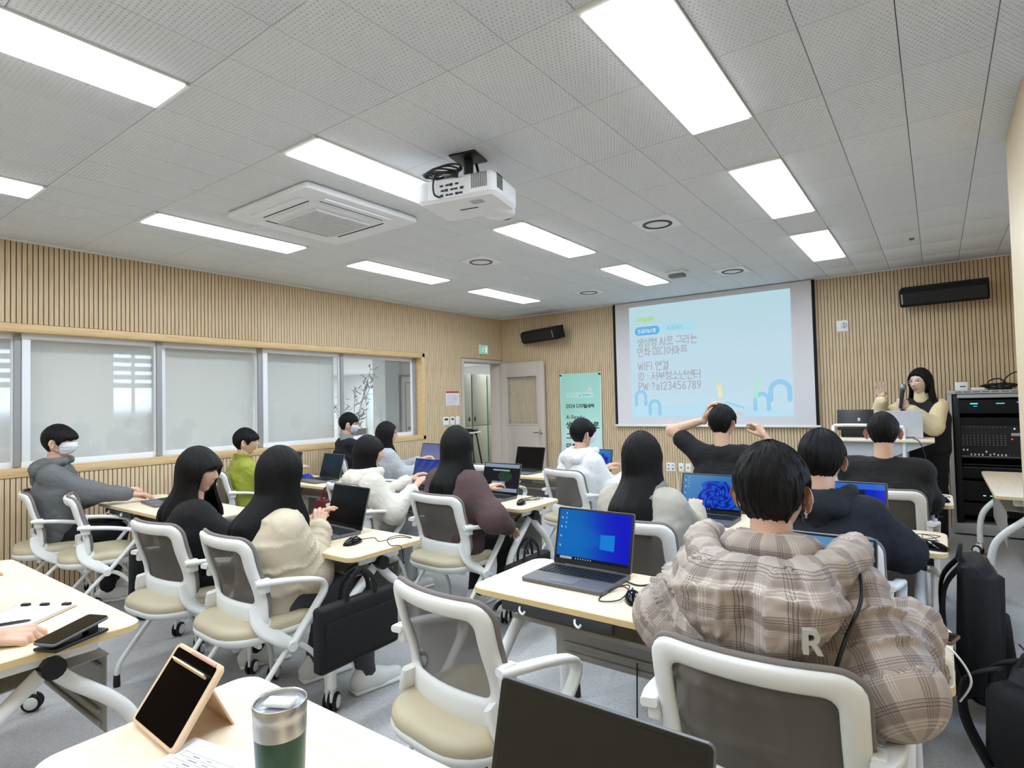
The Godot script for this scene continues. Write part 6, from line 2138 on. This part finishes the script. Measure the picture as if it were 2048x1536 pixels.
func build_speaker() -> void:
	var d := {"x": -0.12, "z": -6.72, "turn": 2.95, "top": 1.655, "stand": true, "lean": 0.02, "look": -0.35, "nod": -0.05, "female": true, "cloth": M.black_cotton, "cloth2": cloth("cream_knit", Color(0.86, 0.79, 0.63)), "vest": true, "legs": M.black_cotton, "shoes": M.black_plastic, "soles": M.rubber, "skin": Color(0.66, 0.45, 0.36), "glasses": true, "rims": M.brushed_steel, "wide": 0.98, "bulk": 0.03, "belly": 0.01, "hair": {"line": [[0, 0.066], [26, 0.06], [44, 0.035], [58, -0.02], [70, -0.1], [82, -0.2], [180, -0.2]], "thick": 0.022, "rough": 0.003, "length": 0.23, "wide": 0.125, "back": 0.135, "from": 104.0},
		"hand_l": Vector3(-0.20, 1.27, -6.45), "pose_l": "grip", "dir_l": Vector3(-0.75, 0.6, 0.25), "palm_l": Vector3(-0.2, 0.3, -1), "thumb_l": Vector3(-0.3, 1, 0), "pole_l": Vector3(-0.6, -1, 0.1),
		"hand_r": Vector3(-0.43, 1.36, -6.60), "pose_r": "open", "dir_r": Vector3(-0.12, 1, 0.1), "palm_r": Vector3(0.35, 0, 1), "thumb_r": Vector3(1, 0.2, 0), "pole_r": Vector3(0.7, -1, 0.2)}
	# directions above are in the room; turn them into the figure's own axes
	var b := Basis(Vector3.UP, d.turn).inverse()
	for k in ["dir_l", "palm_l", "thumb_l", "dir_r", "palm_r", "thumb_r"]: d[k] = b * d[k]
	person("woman in a black vest over a cream sweater speaking into a microphone at the lectern", d)
	var mic := thing("microphone", "black handheld microphone with a silver head held by the speaker", "microphone", Vector3(-0.272, 1.30, -6.40))
	mic.rotation = Vector3(-0.15, 0.0, -0.12)
	var s := st()
	lathe(s, [[0.0, -0.02], [0.011, -0.02], [0.013, 0.0], [0.018, 0.13], [0.021, 0.15], [0.0, 0.152]], 16)
	part("handle", done(s), M.black_plastic, mic)
	s = st()
	lathe(s, [[0.0, 0.15], [0.021, 0.152], [0.026, 0.17], [0.026, 0.185], [0.02, 0.203], [0.0, 0.21]], 18)
	part("grille", done(s), mat("mic_grille", Color(0.55, 0.55, 0.56), 0.45, 0.8), mic)

func build_writer() -> void:
	# somebody at the near left desk of whom the photograph shows one writing hand
	person("person at the near left desk, mostly outside the frame, writing with a black pen", {"x": -2.72, "z": -0.05, "turn": 0.1, "top": 1.28, "lean": 0.25, "look": 0.0, "nod": -0.4, "cloth": M.navy_cotton, "legs": M.dark_jeans, "hair": {"line": LINE_SHORT, "thick": 0.02}, "garment": "sweater", "bulk": 0.02, "hand_r": Vector3(-2.345, 0.755, -0.475), "dir_r": Vector3(0.45, -0.1, -0.75), "palm_r": Vector3(-0.5, -0.8, 0.2), "thumb_r": Vector3(-0.3, 0.4, -0.5), "pose_r": "pinch", "pole_r": Vector3(0.8, -0.5, 0.6), "skin": SKIN})
# ---------------------------------------------------------------- things on desks, floor, lectern and rack
func mouse_mesh() -> Array:
	var s := st()
	var rings := []
	for k in 9:
		var v := k / 8.0
		var w := 0.031 * pow(sin(PI * clampf(0.12 + 0.8 * v, 0, 1)), 0.5)
		var h := 0.034 * pow(sin(PI * clampf(0.15 + 0.72 * v, 0, 1)), 0.8)
		var ring := PackedVector3Array()
		for q in 14:
			var a := TAU * q / 14
			ring.append(Vector3(cos(a) * w, maxf(0.0, sin(a)) * h + 0.002 + 0.004 * minf(0, sin(a)) * 0.3, -0.055 + 0.11 * v))
		rings.append(ring)
	loft(s, rings)
	var body := done(s)
	s = st()
	cyl(s, Vector3(-0.003, 0.030, -0.03), Vector3(0.003, 0.030, -0.03), 0.007, 12)
	return [body, done(s)]

func cable(label: String, pts: Array, r := 0.0022, m: Material = null, seg := 5) -> void:
	var s := st()
	tube(s, spl(pts, seg), r, 6)
	single("cable", label, "cable", done(s), m if m else M.black_plastic, Vector3.ZERO, 0.0, "thin cables on the desks")

func tangle(label: String, c: Vector3, r: Vector2, n: int, sd: int) -> void:
	var g := RandomNumberGenerator.new()
	g.seed = sd
	var pts := []
	for k in n:
		var a := k * 1.9 + g.randf()
		pts.append(c + Vector3(cos(a) * r.x * g.randf_range(0.4, 1), 0.003 + 0.012 * g.randf(), sin(a) * r.y * g.randf_range(0.4, 1)))
	cable(label, pts, 0.0018, null, 6)

func soft_box(size: Vector3, r: float, amp: float, sd: float) -> ArrayMesh:
	var s := st()
	rbx(s, Vector3.ZERO, size, r, Basis(), 4)
	s.generate_normals()
	s.index()
	var m := s.commit()
	var md := MeshDataTool.new()
	md.create_from_surface(m, 0)
	for k in md.get_vertex_count():
		var p := md.get_vertex(k)
		md.set_vertex(k, p + Vector3(p.x / size.x, p.y / size.y, p.z / size.z) * amp * noise.get_noise_3dv(p * 7.0 + Vector3(sd, 0, 0)) * 2.0)
	var out := ArrayMesh.new()
	md.commit_to_surface(out)
	var t := st()
	t.create_from(out, 0)
	t.generate_normals()
	return t.commit()

func build_small_things() -> void:
	var s: SurfaceTool
	var mm := mouse_mesh()
	var mice := [[-0.885, -1.90, 0.5, "black mouse beside the blue-screen laptop at the front desk"], [-2.44, -1.92, 0.2, "glossy black mouse right of the shore-wallpaper laptop"], [-3.13, -1.99, 0.3, "black mouse beside the dark swirl laptop"], [-2.34, -3.27, 0.4, "black mouse right of the dark web page laptop"], [-0.035, -3.23, 1.2, "glossy black mouse at the right end of the navy hoodie person's desk"], [-0.0, -4.66, 0.6, "black mouse at the right end of the black sweater boy's desk"]]
	for d in mice:
		var t := thing("mouse", d[3], "mouse", Vector3(d[0], 0.7205, d[1]), d[2], "computer mice on the desks")
		part("shell", mm[0], M.gloss_black, t)
		part("wheel", mm[1], M.dark_grey, t)
	var y := 0.7235
	cable("black mouse cable looping over the front desk", [Vector3(-0.91, y, -1.95), Vector3(-0.97, y + 0.01, -1.99), Vector3(-1.0, y, -1.90), Vector3(-0.98, y, -1.83), Vector3(-0.92, y + 0.004, -1.87), Vector3(-0.94, y + 0.015, -1.99), Vector3(-0.99, y, -2.02)])
	cable("black power cable of the blue-screen laptop", [Vector3(-0.99, y + 0.006, -2.06), Vector3(-0.93, y, -2.06), Vector3(-0.87, y + 0.004, -2.12), Vector3(-0.80, y, -2.10), Vector3(-0.79, y, -2.02), Vector3(-0.84, y, -2.0)], 0.003)
	cable("black mouse cable at the cream jacket girl's desk end", [Vector3(-2.46, y + 0.004, -1.97), Vector3(-2.44, y, -2.06), Vector3(-2.35, y, -2.02), Vector3(-2.30, y + 0.01, -2.10), Vector3(-2.26, y, -2.16), Vector3(-2.36, y, -2.17), Vector3(-2.32, y + 0.01, -2.05), Vector3(-2.23, y, -1.99), Vector3(-2.20, y - 0.01, -2.03), Vector3(-2.205, y - 0.1, -2.05)])
	tangle("tangled black cable between the two laptops of the middle desk", Vector3(-3.02, y, -2.02), Vector2(0.10, 0.10), 16, 3)
	tangle("tangled black cable beside the dark web page laptop", Vector3(-2.36, y, -3.42), Vector2(0.10, 0.09), 14, 4)
	tangle("tangled black cable behind the girl in black", Vector3(-4.45, y, -2.02), Vector2(0.12, 0.07), 10, 5)
	tangle("loose black cable at the navy hoodie person's desk end", Vector3(-0.06, y, -3.42), Vector2(0.07, 0.1), 9, 6)
	tangle("loose black cable at the black sweater boy's desk end", Vector3(-0.02, y, -4.82), Vector2(0.07, 0.1), 9, 8)
	cable("white charging cable running from the phone over the desk edge", [Vector3(-0.30, y + 0.01, -2.06), Vector3(-0.17, y + 0.04, -2.12), Vector3(-0.08, y, -2.10), Vector3(-0.10, y, -2.20), Vector3(-0.16, y + 0.02, -2.15), Vector3(-0.02, y + 0.006, -2.02), Vector3(0.02, y, -1.95), Vector3(0.045, y - 0.05, -1.93), Vector3(0.02, y - 0.12, -1.96)], 0.0028, M.white_plastic)
	cable("thin black cable on the floor under the front desk", [Vector3(-0.98, 0.4, -2.12), Vector3(-0.98, 0.02, -2.1), Vector3(-0.92, 0.004, -2.0), Vector3(-0.80, 0.004, -2.02), Vector3(-0.84, 0.004, -1.88), Vector3(-1.05, 0.004, -1.95)], 0.003)
	# laptop and things on the nearest desk
	make_laptop("laptop", "laptop with a black switched-off screen on the nearest desk, at the bottom edge", Vector3(-0.435, 0.72, -0.735), 0.0, 0.25, "off")
	var tb := thing("tablet", "tablet with a dark screen in a cream case, propped up on the nearest desk", "tablet", Vector3(-1.385, 0.726, -0.555), -0.04)
	var b := Basis(Vector3.RIGHT, -0.63)
	s = st()
	prism(s, rounded(0.225, 0.175, 0.014, 4), 0.012, Transform3D(b, b * Vector3(0, 0.088, 0)), 0.003)
	part("case", done(s), M.cream_case, tb)
	s = st()
	prism(s, rounded(0.197, 0.158, 0.006, 3), 0.001, Transform3D(b, b * Vector3(0, 0.088, 0.0065)))
	part("screen", done(s), M.gloss_black, tb)
	s = st()
	rbx(s, b * Vector3(0.03, 0.170, 0.006), Vector3(0.12, 0.008, 0.006), 0.004, b)
	part("stylus", done(s), mat("rose", Color(0.80, 0.62, 0.56), 0.4), tb)
	s = st()
	bx(s, Vector3(0, 0.06, -0.105), Vector3(0.16, 0.15, 0.004), Basis(Vector3.RIGHT, 0.45))
	part("stand_flap", done(s), M.cream_case, tb)
	var im := Image.create(210, 297, false, Image.FORMAT_RGB8)
	im.fill(Color(0.93, 0.93, 0.95))
	for r in 20: im.fill_rect(Rect2i(22, 36 + r * 12, 166, 1), Color(0.45, 0.46, 0.5))
	for c in [22, 48, 90, 120, 150, 187]: im.fill_rect(Rect2i(c, 36, 1, 229), Color(0.45, 0.46, 0.5))
	for r in 19:
		im.fill_rect(Rect2i(54, 41 + r * 12, 20 + (r * 7) % 12, 3), Color(0.5, 0.5, 0.54))
		im.fill_rect(Rect2i(95, 41 + r * 12, 14 + (r * 5) % 9, 3), Color(0.58, 0.58, 0.6))
	var pm := img_mat("table_print", im, 0.0, 0.8)
	s = st()
	s.set_smooth_group(0)
	for k in 8:
		var p := []
		for q in [[k, 0], [k, 1], [k + 1, 1], [k + 1, 0]]:
			var v: float = q[0] / 8.0
			p.append([Vector3((q[1] - 0.5) * 0.21, 0.012 * pow(1.0 - v, 2) + 0.001, (v - 0.5) * 0.297), Vector2(q[1], v)])
		for i in [0, 1, 2, 0, 2, 3]:
			s.set_uv(p[i][1]); s.add_vertex(p[i][0])
	single("printed_sheet", "white printed sheet with a table lying between the tablet and the tumbler", "paper", done(s), pm, Vector3(-1.165, 0.7215, -0.475), 0.18)
	var tu := thing("tumbler", "dark green tumbler with a steel rim and white sliding lid", "tumbler", Vector3(-0.94, 0.7205, -0.58))
	s = st()
	lathe(s, [[0.0, 0.0], [0.034, 0.0], [0.037, 0.004], [0.0425, 0.14], [0.0433, 0.150]], 40, Transform3D(), false)
	part("body", done(s), M.green_enamel, tu)
	s = st()
	lathe(s, [[0.0435, 0.148], [0.0440, 0.170], [0.0434, 0.179], [0.0445, 0.182], [0.0452, 0.200], [0.0440, 0.202], [0.0425, 0.199], [0.0418, 0.188]], 40, Transform3D(), false)
	part("steel_rim", done(s), M.brushed_steel, tu)
	s = st()
	lathe(s, [[0.0, 0.188], [0.040, 0.188], [0.042, 0.190], [0.0415, 0.195]], 32, Transform3D(), false)
	var lid := part("lid", done(s), mat("clear_lid", Color(0.72, 0.73, 0.74), 0.15), tu)
	s = st()
	rbx(s, Vector3(0.0, 0.197, 0.0), Vector3(0.052, 0.011, 0.026), 0.006, Basis(Vector3.UP, 0.5), 3)
	part("slider", done(s), M.white_plastic, lid)
	# near left desk: phone, clipboard, pen
	var ph := thing("phone", "black phone lying tilted on a folding stand at the corner of the near left desk", "phone", Vector3(-2.18, 0.722, -0.65), 0.41)
	b = Basis(Vector3.RIGHT, 0.10)
	s = st()
	prism(s, rounded(0.083, 0.185, 0.012, 4), 0.010, Transform3D(b * Basis(Vector3.RIGHT, -PI / 2), Vector3(0, 0.034, 0)), 0.003)
	part("body", done(s), M.mid_grey, ph)
	s = st()
	prism(s, rounded(0.079, 0.180, 0.010, 4), 0.0015, Transform3D(b * Basis(Vector3.RIGHT, -PI / 2), b * Vector3(0, 0.0055, 0) + Vector3(0, 0.034, 0)))
	part("screen", done(s), M.gloss_black, ph)
	s = st()
	rbx(s, Vector3(0, 0.006, 0.0), Vector3(0.085, 0.010, 0.175), 0.004)
	rbx(s, Vector3(0.01, 0.018, -0.05), Vector3(0.03, 0.03, 0.035), 0.005)
	part("stand", done(s), M.black_plastic, ph)
	var cb := thing("clipboard", "clear clipboard with printed sheets and black clips under the writing hand", "clipboard", Vector3(-2.565, 0.7215, -0.585), 0.62)
	part("board", rbox(Vector3(0.23, 0.004, 0.315), 0.002), mat("clear_board", Color(0.80, 0.72, 0.62), 0.25), cb, Vector3(0, 0.002, 0))
	s = st()
	uvquad(s, Vector3(-0.105, 0.0055, -0.148), Vector3(0.105, 0.0055, -0.148), Vector3(0.105, 0.0055, 0.148), Vector3(-0.105, 0.0055, 0.148))
	part("sheet", done(s), pm, cb)
	for q in [-0.07, 0.0, 0.08]:
		part("clip", rbox(Vector3(0.03, 0.012, 0.016), 0.004), M.black_plastic, cb, Vector3(q, 0.008, -0.15))
	s = st()
	tube(s, [Vector3(-2.335, 0.785, -0.50), Vector3(-2.43, 0.752, -0.58), Vector3(-2.47, 0.738, -0.615), Vector3(-2.483, 0.733, -0.626)], [0.005, 0.0055, 0.0045, 0.001], 8)
	single("pen", "black pen held in the hand at the left edge", "pen", done(s), M.black_plastic)
	# phone on the plaid boy's desk
	var p2 := thing("phone", "dark phone in a brown case beside the plaid jacket boy's sleeve", "phone", Vector3(-0.055, 0.7205, -2.09), 1.3)
	part("case", rbox(Vector3(0.075, 0.010, 0.155), 0.004), mat("brown_case", Color(0.42, 0.29, 0.22), 0.5), p2, Vector3(0, 0.005, 0))
	part("screen", rbox(Vector3(0.069, 0.002, 0.149), 0.001), M.gloss_black, p2, Vector3(0, 0.011, 0))
	# bags
	laptop_bag("black laptop bag hanging at the desk end beside the cream jacket girl", Vector3(-2.178, 0.42, -1.74), 0.0, 0.45, 0.28)
	laptop_bag("black bag hanging between the empty chair and the girl in black", Vector3(-3.78, 0.46, -1.58), 0.05, 0.36, 0.34)
	laptop_bag("black bag with metal studs hanging beside the brown fleece girl", Vector3(-2.10, 0.33, -3.0), 0.0, 0.44, 0.24, true)
	laptop_bag("dark red bag hanging at the end of the desk with the blue cloth", Vector3(-4.18, 0.50, -3.06), PI / 2, 0.34, 0.26, false, M.red_cloth)
	backpack("black backpack hanging from the right end of the navy hoodie person's desk", Vector3(0.11, 0.06, -3.34), 0.05, 0.62, 0.6)
	backpack("black backpack slumped on the floor at the lower right edge", Vector3(0.27, 0.0, -2.82), -0.5, 0.42)
	s = st()
	var rings := []
	for k in 15:
		var v := k / 14.0
		var w := 0.06 * sqrt(maxf(0.02, sin(PI * v))) * (1.0 + 0.3 * sin(k * 2.1))
		var h := 0.035 * sin(PI * v) * (0.7 + 0.5 * absf(sin(k * 1.3))) + 0.004
		var ring := PackedVector3Array()
		for q in 12:
			var a := TAU * q / 12
			ring.append(Vector3(-0.16 + 0.32 * v, maxf(0.0, sin(a)) * h * (1.0 + 0.3 * sin(a * 3 + k)), cos(a) * w + 0.02 * sin(v * 7)))
		rings.append(ring)
	loft(s, rings)
	single("blue_cloth", "crumpled bright blue cloth on the desk between two laptops", "cloth", done(s), M.blue_cloth, Vector3(-5.06, 0.7205, -3.40), -0.1)
	# desk turned sideways beside the rack
	var o: Node3D = get_node("flip_top_desk").duplicate()
	o.name = numbered("flip_top_desk")
	add_child(o)
	o.position = Vector3(0.53, 0, -5.83)
	o.rotation.y = PI / 2
	tag(o, "maple flip-top desk parked sideways at the right edge, beside the equipment rack", "desk", "flip-top desks")
	build_lectern()
	build_rack()

func laptop_bag(label: String, at: Vector3, turn: float, wide: float, high: float, studs := false, m: Material = null) -> void:
	m = m if m else M.bag_black
	var t := thing("bag", label, "bag", at, turn, "bags hanging at the desks")
	part("body", soft_box(Vector3(0.07, high, wide), 0.022, 0.01, at.z), m, t)
	var s := st()
	rbx(s, Vector3(0.037, -high * 0.06, 0), Vector3(0.012, high * 0.66, wide * 0.9), 0.005)
	part("front_pocket", done(s), m, t)
	for q in [-1, 1]:
		s = st()
		bar(s, spl([Vector3(q * 0.024, high / 2 - 0.03, -0.08), Vector3(q * 0.024, high / 2 + 0.06, -0.07), Vector3(q * 0.014, high / 2 + 0.115, 0.0), Vector3(q * 0.024, high / 2 + 0.06, 0.07), Vector3(q * 0.024, high / 2 - 0.03, 0.08)], 5), 0.024, 0.005, Vector3(0, 0, 1))
		part("handle", done(s), m, t)
	if studs:
		for q in 4:
			s = st()
			cyl(s, Vector3(0.034, high * 0.32, -0.16 + 0.1 * q), Vector3(0.042, high * 0.32, -0.16 + 0.1 * q), 0.006, 10)
			part("stud", done(s), M.chrome, t)

func backpack(label: String, at: Vector3, turn: float, high: float, thin := 1.0) -> void:
	var t := thing("backpack", label, "backpack", at, turn, "black backpacks by the right wall")
	part("body", soft_box(Vector3(0.24 * thin, high, 0.32), 0.10 * thin, 0.05, at.x), M.bag_black, t, Vector3(0, high / 2, 0))
	part("pocket", soft_box(Vector3(0.09, high * 0.5, 0.25), 0.04, 0.03, at.x + 2), M.bag_black, t, Vector3(0.13 * thin, high * 0.33, 0))
	for q in [-1, 1]:
		var s := st()
		bar(s, spl([Vector3(-0.10 * thin, high * 0.95, q * 0.07), Vector3(-0.20 * thin, high * 0.78, q * 0.09), Vector3(-0.20 * thin, high * 0.45, q * 0.11), Vector3(-0.11 * thin, high * 0.12, q * 0.13)], 5), 0.055, 0.014, Vector3(0, 0, 1))
		part("shoulder_strap", done(s), M.bag_black, t)
	var s2 := st()
	tube(s2, spl([Vector3(-0.06, high * 0.97, -0.03), Vector3(-0.05, high * 1.08, 0.0), Vector3(-0.06, high * 0.97, 0.03)], 5), 0.009, 8)
	part("grab_handle", done(s2), M.bag_black, t)
	s2 = st()
	bar(s2, spl([Vector3(0.12, high * 0.5, 0.14), Vector3(0.19, high * 0.34, 0.17), Vector3(0.17, high * 0.16, 0.18)], 4), 0.022, 0.005, Vector3(0, 0, 1))
	part("loose_strap", done(s2), M.black_plastic, t)

func build_lectern() -> void:
	var l := thing("lectern", "grey panelled lectern with a white tube frame and maple top", "lectern", Vector3(-0.45, 0, -6.3))
	part("front_panel", rbox(Vector3(0.56, 0.92, 0.02), 0.004), M.podium_panel, l, Vector3(-0.06, 0.56, 0.06))
	for q in [-1, 1]: part("side_panel", rbox(Vector3(0.02, 0.90, 0.38), 0.004), M.podium_panel, l, Vector3(-0.06 + q * 0.27, 0.55, -0.13))
	var s := st()
	tube(s, spl([Vector3(-0.35, 0.05, 0.10), Vector3(-0.35, 0.5, 0.10), Vector3(-0.35, 1.08, 0.10), Vector3(-0.345, 1.125, 0.10), Vector3(-0.30, 1.135, 0.10), Vector3(-0.08, 1.135, 0.10), Vector3(0.20, 1.12, 0.10)], 4), 0.014, 10)
	tube(s, [Vector3(0.20, 0.05, 0.10), Vector3(0.20, 1.12, 0.10)], 0.014, 10)
	part("tube_frame", done(s), M.white_plastic, l)
	s = st()
	rbx(s, Vector3(0.04, 1.0, -0.06), Vector3(0.76, 0.026, 0.42), 0.006, Basis(Vector3.BACK, 0.0))
	part("top", done(s), M.maple, l)
	s = st()
	prism(s, PackedVector2Array([Vector2(0.12, 0.985), Vector2(0.42, 0.985), Vector2(0.12, 0.86)]), 0.36, Transform3D(Basis(), Vector3(0, 0, -0.08)))
	part("top_support", done(s), M.podium_panel, l)
	s = st()
	for q in [-1, 1]:
		rbx(s, Vector3(-0.06 + q * 0.26, 0.06, -0.1), Vector3(0.05, 0.05, 0.5), 0.008)
	part("foot", done(s), M.white_plastic, l)
	for q in [[-1, -1], [1, -1], [-1, 1], [1, 1]]:
		s = st()
		cyl(s, Vector3(-0.06 + q[0] * 0.26 - 0.012, 0.03, -0.1 + q[1] * 0.2), Vector3(-0.06 + q[0] * 0.26 + 0.012, 0.03, -0.1 + q[1] * 0.2), 0.03, 14)
		part("wheel", done(s), M.rubber, l)
	# monitor seen from behind, pale laptop
	var m := thing("monitor", "black monitor seen from behind at the left end of the lectern", "monitor", Vector3(-0.63, 1.014, -6.33), 0.05)
	var b := Basis(Vector3.RIGHT, -0.35)
	s = st()
	rbx(s, Vector3(0, 0.165, 0.0), Vector3(0.30, 0.20, 0.025), 0.006, b)
	part("panel", done(s), M.black_plastic, m)
	s = st()
	rbx(s, Vector3(0, 0.04, -0.01), Vector3(0.24, 0.08, 0.10), 0.012)
	part("base", done(s), M.black_plastic, m)
	s = st()
	bx(s, b * Vector3(0.03, -0.0, 0.014) + Vector3(0, 0.165, 0), Vector3(0.02, 0.03, 0.002), b)
	part("maker_mark", done(s), M.panel_grey, m)
	make_laptop("laptop", "pale silver laptop seen from behind on the lectern in front of the speaker", Vector3(-0.29, 1.014, -6.27), PI + 0.05, 0.16, "off", 0.7, "silver_laptop")
	s = st()
	tube(s, spl([Vector3(-0.18, 1.02, -6.2), Vector3(-0.13, 0.99, -6.08), Vector3(-0.09, 0.8, -6.06), Vector3(-0.12, 0.5, -6.1)], 5), 0.004, 6)
	single("cable", "black cable hanging over the front edge of the lectern", "cable", done(s), M.black_plastic, Vector3.ZERO, 0.0, "thin cables on the desks")

func build_rack() -> void:
	var r := thing("equipment_rack", "tall black equipment rack in a grey frame with an audio mixer", "rack", Vector3(0.42, 0, -7.32))
	var s := st()
	bx(s, Vector3(0, 0.76, -0.28), Vector3(0.62, 1.30, 0.02))
	part("back_panel", done(s), M.black_matt, r)
	for q in [-1, 1]:
		part("side_panel", rbox(Vector3(0.02, 1.32, 0.28), 0.003), M.steel_grey, r, Vector3(q * 0.325, 0.76, -0.14))
		part("post", rbox(Vector3(0.035, 1.36, 0.03), 0.004), M.panel_grey, r, Vector3(q * 0.32, 0.74, 0.0))
		part("inner_post", rbox(Vector3(0.05, 1.30, 0.02), 0.002), M.black_plastic, r, Vector3(q * 0.27, 0.74, -0.01))
	s = st()
	rbx(s, Vector3(0, 1.415, -0.14), Vector3(0.68, 0.035, 0.32), 0.006)
	var top := part("top_panel", done(s), M.panel_grey, r)
	for k in 8: part("vent_slot", rbox(Vector3(0.055, 0.010, 0.003), 0.001), M.mid_grey, top, Vector3(-0.25 + 0.072 * k, 1.417, 0.02))
	part("plinth", rbox(Vector3(0.68, 0.10, 0.31), 0.006), M.panel_grey, r, Vector3(0, 0.065, -0.14))
	part("header", rbox(Vector3(0.56, 0.035, 0.01), 0.002), M.panel_grey, r, Vector3(0.02, 1.375, 0.004))
	for q in [[1.27, 0.14], [1.12, 0.09], [0.62, 0.12], [0.44, 0.2], [0.26, 0.13]]:
		part("unit_front", rbox(Vector3(0.49, q[1] - 0.008, 0.02), 0.003), M.black_matt, r, Vector3(0, q[0], -0.012))
	s = st()
	bx(s, Vector3(0, 0.925, 0.0), Vector3(0.49, 0.32, 0.02))
	var mix := part("mixer", done(s), mat("mixer_blue", Color(0.045, 0.052, 0.07), 0.5), r)
	s = st()
	for i in 12:
		cyl(s, Vector3(-0.225 + 0.029 * i, 1.07, 0.01), Vector3(-0.225 + 0.029 * i, 1.07, 0.022), 0.0045, 8)
		for j in 5: cyl(s, Vector3(-0.225 + 0.029 * i, 0.985 - 0.022 * j, 0.01), Vector3(-0.225 + 0.029 * i, 0.985 - 0.022 * j, 0.022), 0.006, 8)
	part("knobs", done(s), M.mid_grey, mix).set_meta("kind", "stuff")
	for i in 15:
		var f: float = [0.845, 0.845, 0.80, 0.80, 0.80, 0.80, 0.83, 0.80, 0.808, 0.80, 0.80, 0.80, 0.80, 0.80, 0.80][i]
		part("fader", rbox(Vector3(0.012, 0.018, 0.014), 0.002), M.white_plastic if i < 12 else M.dark_grey, mix, Vector3(-0.225 + 0.029 * i, f, 0.015))
	part("scale_line", box(Vector3(0.48, 0.004, 0.002)), M.panel_grey, mix, Vector3(0, 0.782, 0.011))
	part("mixer_display", rbox(Vector3(0.10, 0.028, 0.004), 0.001), M.panel_grey, mix, Vector3(0.19, 1.0, 0.012))
	var leds := [[-0.13, 1.30, 0.06, 0.012, Color(0.3, 0.85, 0.95)], [0.07, 1.30, 0.065, 0.010, Color(0.25, 0.75, 0.8)], [-0.12, 1.275, 0.03, 0.007, Color(0.25, 0.7, 0.85)], [0.2, 1.31, 0.016, 0.014, Color(0.3, 0.4, 1.0)], [0.165, 1.055, 0.012, 0.014, Color(0.75, 0.85, 1.0)], [0.145, 0.955, 0.012, 0.012, Color(1.0, 0.3, 0.35)], [-0.08, 0.40, 0.022, 0.009, Color(0.75, 0.95, 0.8)], [-0.03, 0.40, 0.018, 0.009, Color(0.6, 0.95, 0.75)]]
	for d in leds:
		var m := mat("led_%d" % M.size(), d[4], 0.5)
		m.emission_enabled = true
		m.emission = d[4]
		m.emission_energy_multiplier = 0.9
		part("indicator_led", rbox(Vector3(d[2], d[3], 0.003), 0.001), m, r, Vector3(d[0], d[1], 0.012))
	for q in [0.70, 0.67]: part("drawer_edge", box(Vector3(0.46, 0.003, 0.003)), M.mid_grey, r, Vector3(0, q, 0.0))
	var bx2 := thing("carton", "small white carton lying open on top of the rack", "box", Vector3(0.20, 1.433, -7.40))
	part("body", rbox(Vector3(0.10, 0.085, 0.10), 0.002), M.white_plastic, bx2, Vector3(0, 0.0425, 0))
	part("flap", rbox(Vector3(0.14, 0.003, 0.10), 0.001), mat("kraft", Color(0.66, 0.52, 0.36), 0.8), bx2, Vector3(0.03, 0.09, 0))
	part("label_print", box(Vector3(0.045, 0.014, 0.001)), M.mid_grey, bx2, Vector3(0.012, 0.04, 0.0505))
	single("white_adapter", "flat white adapter lying beside the carton on the rack", "adapter", rbox(Vector3(0.11, 0.025, 0.08), 0.006), M.white_plastic, Vector3(0.33, 1.446, -7.40))
	s = st()
	for k in 6:
		var pts := []
		for q in 11:
			var a := TAU * q / 10.0
			pts.append(Vector3(0.50 + cos(a) * (0.09 + 0.012 * k), 1.443 + 0.008 * k + 0.012 * sin(a * 2 + k), -7.41 + sin(a) * (0.055 + 0.006 * k)))
		tube(s, spl(pts, 3), 0.006, 6)
	tube(s, spl([Vector3(0.40, 1.45, -7.38), Vector3(0.42, 1.52, -7.40), Vector3(0.50, 1.54, -7.42), Vector3(0.56, 1.48, -7.40)], 6), 0.006, 6)
	tube(s, spl([Vector3(0.50, 1.46, -7.38), Vector3(0.56, 1.56, -7.40), Vector3(0.65, 1.60, -7.42), Vector3(0.72, 1.50, -7.40)], 6), 0.006, 6)
	single("cable_coil", "black cables coiled on top of the equipment rack", "cable", done(s), M.black_plastic)
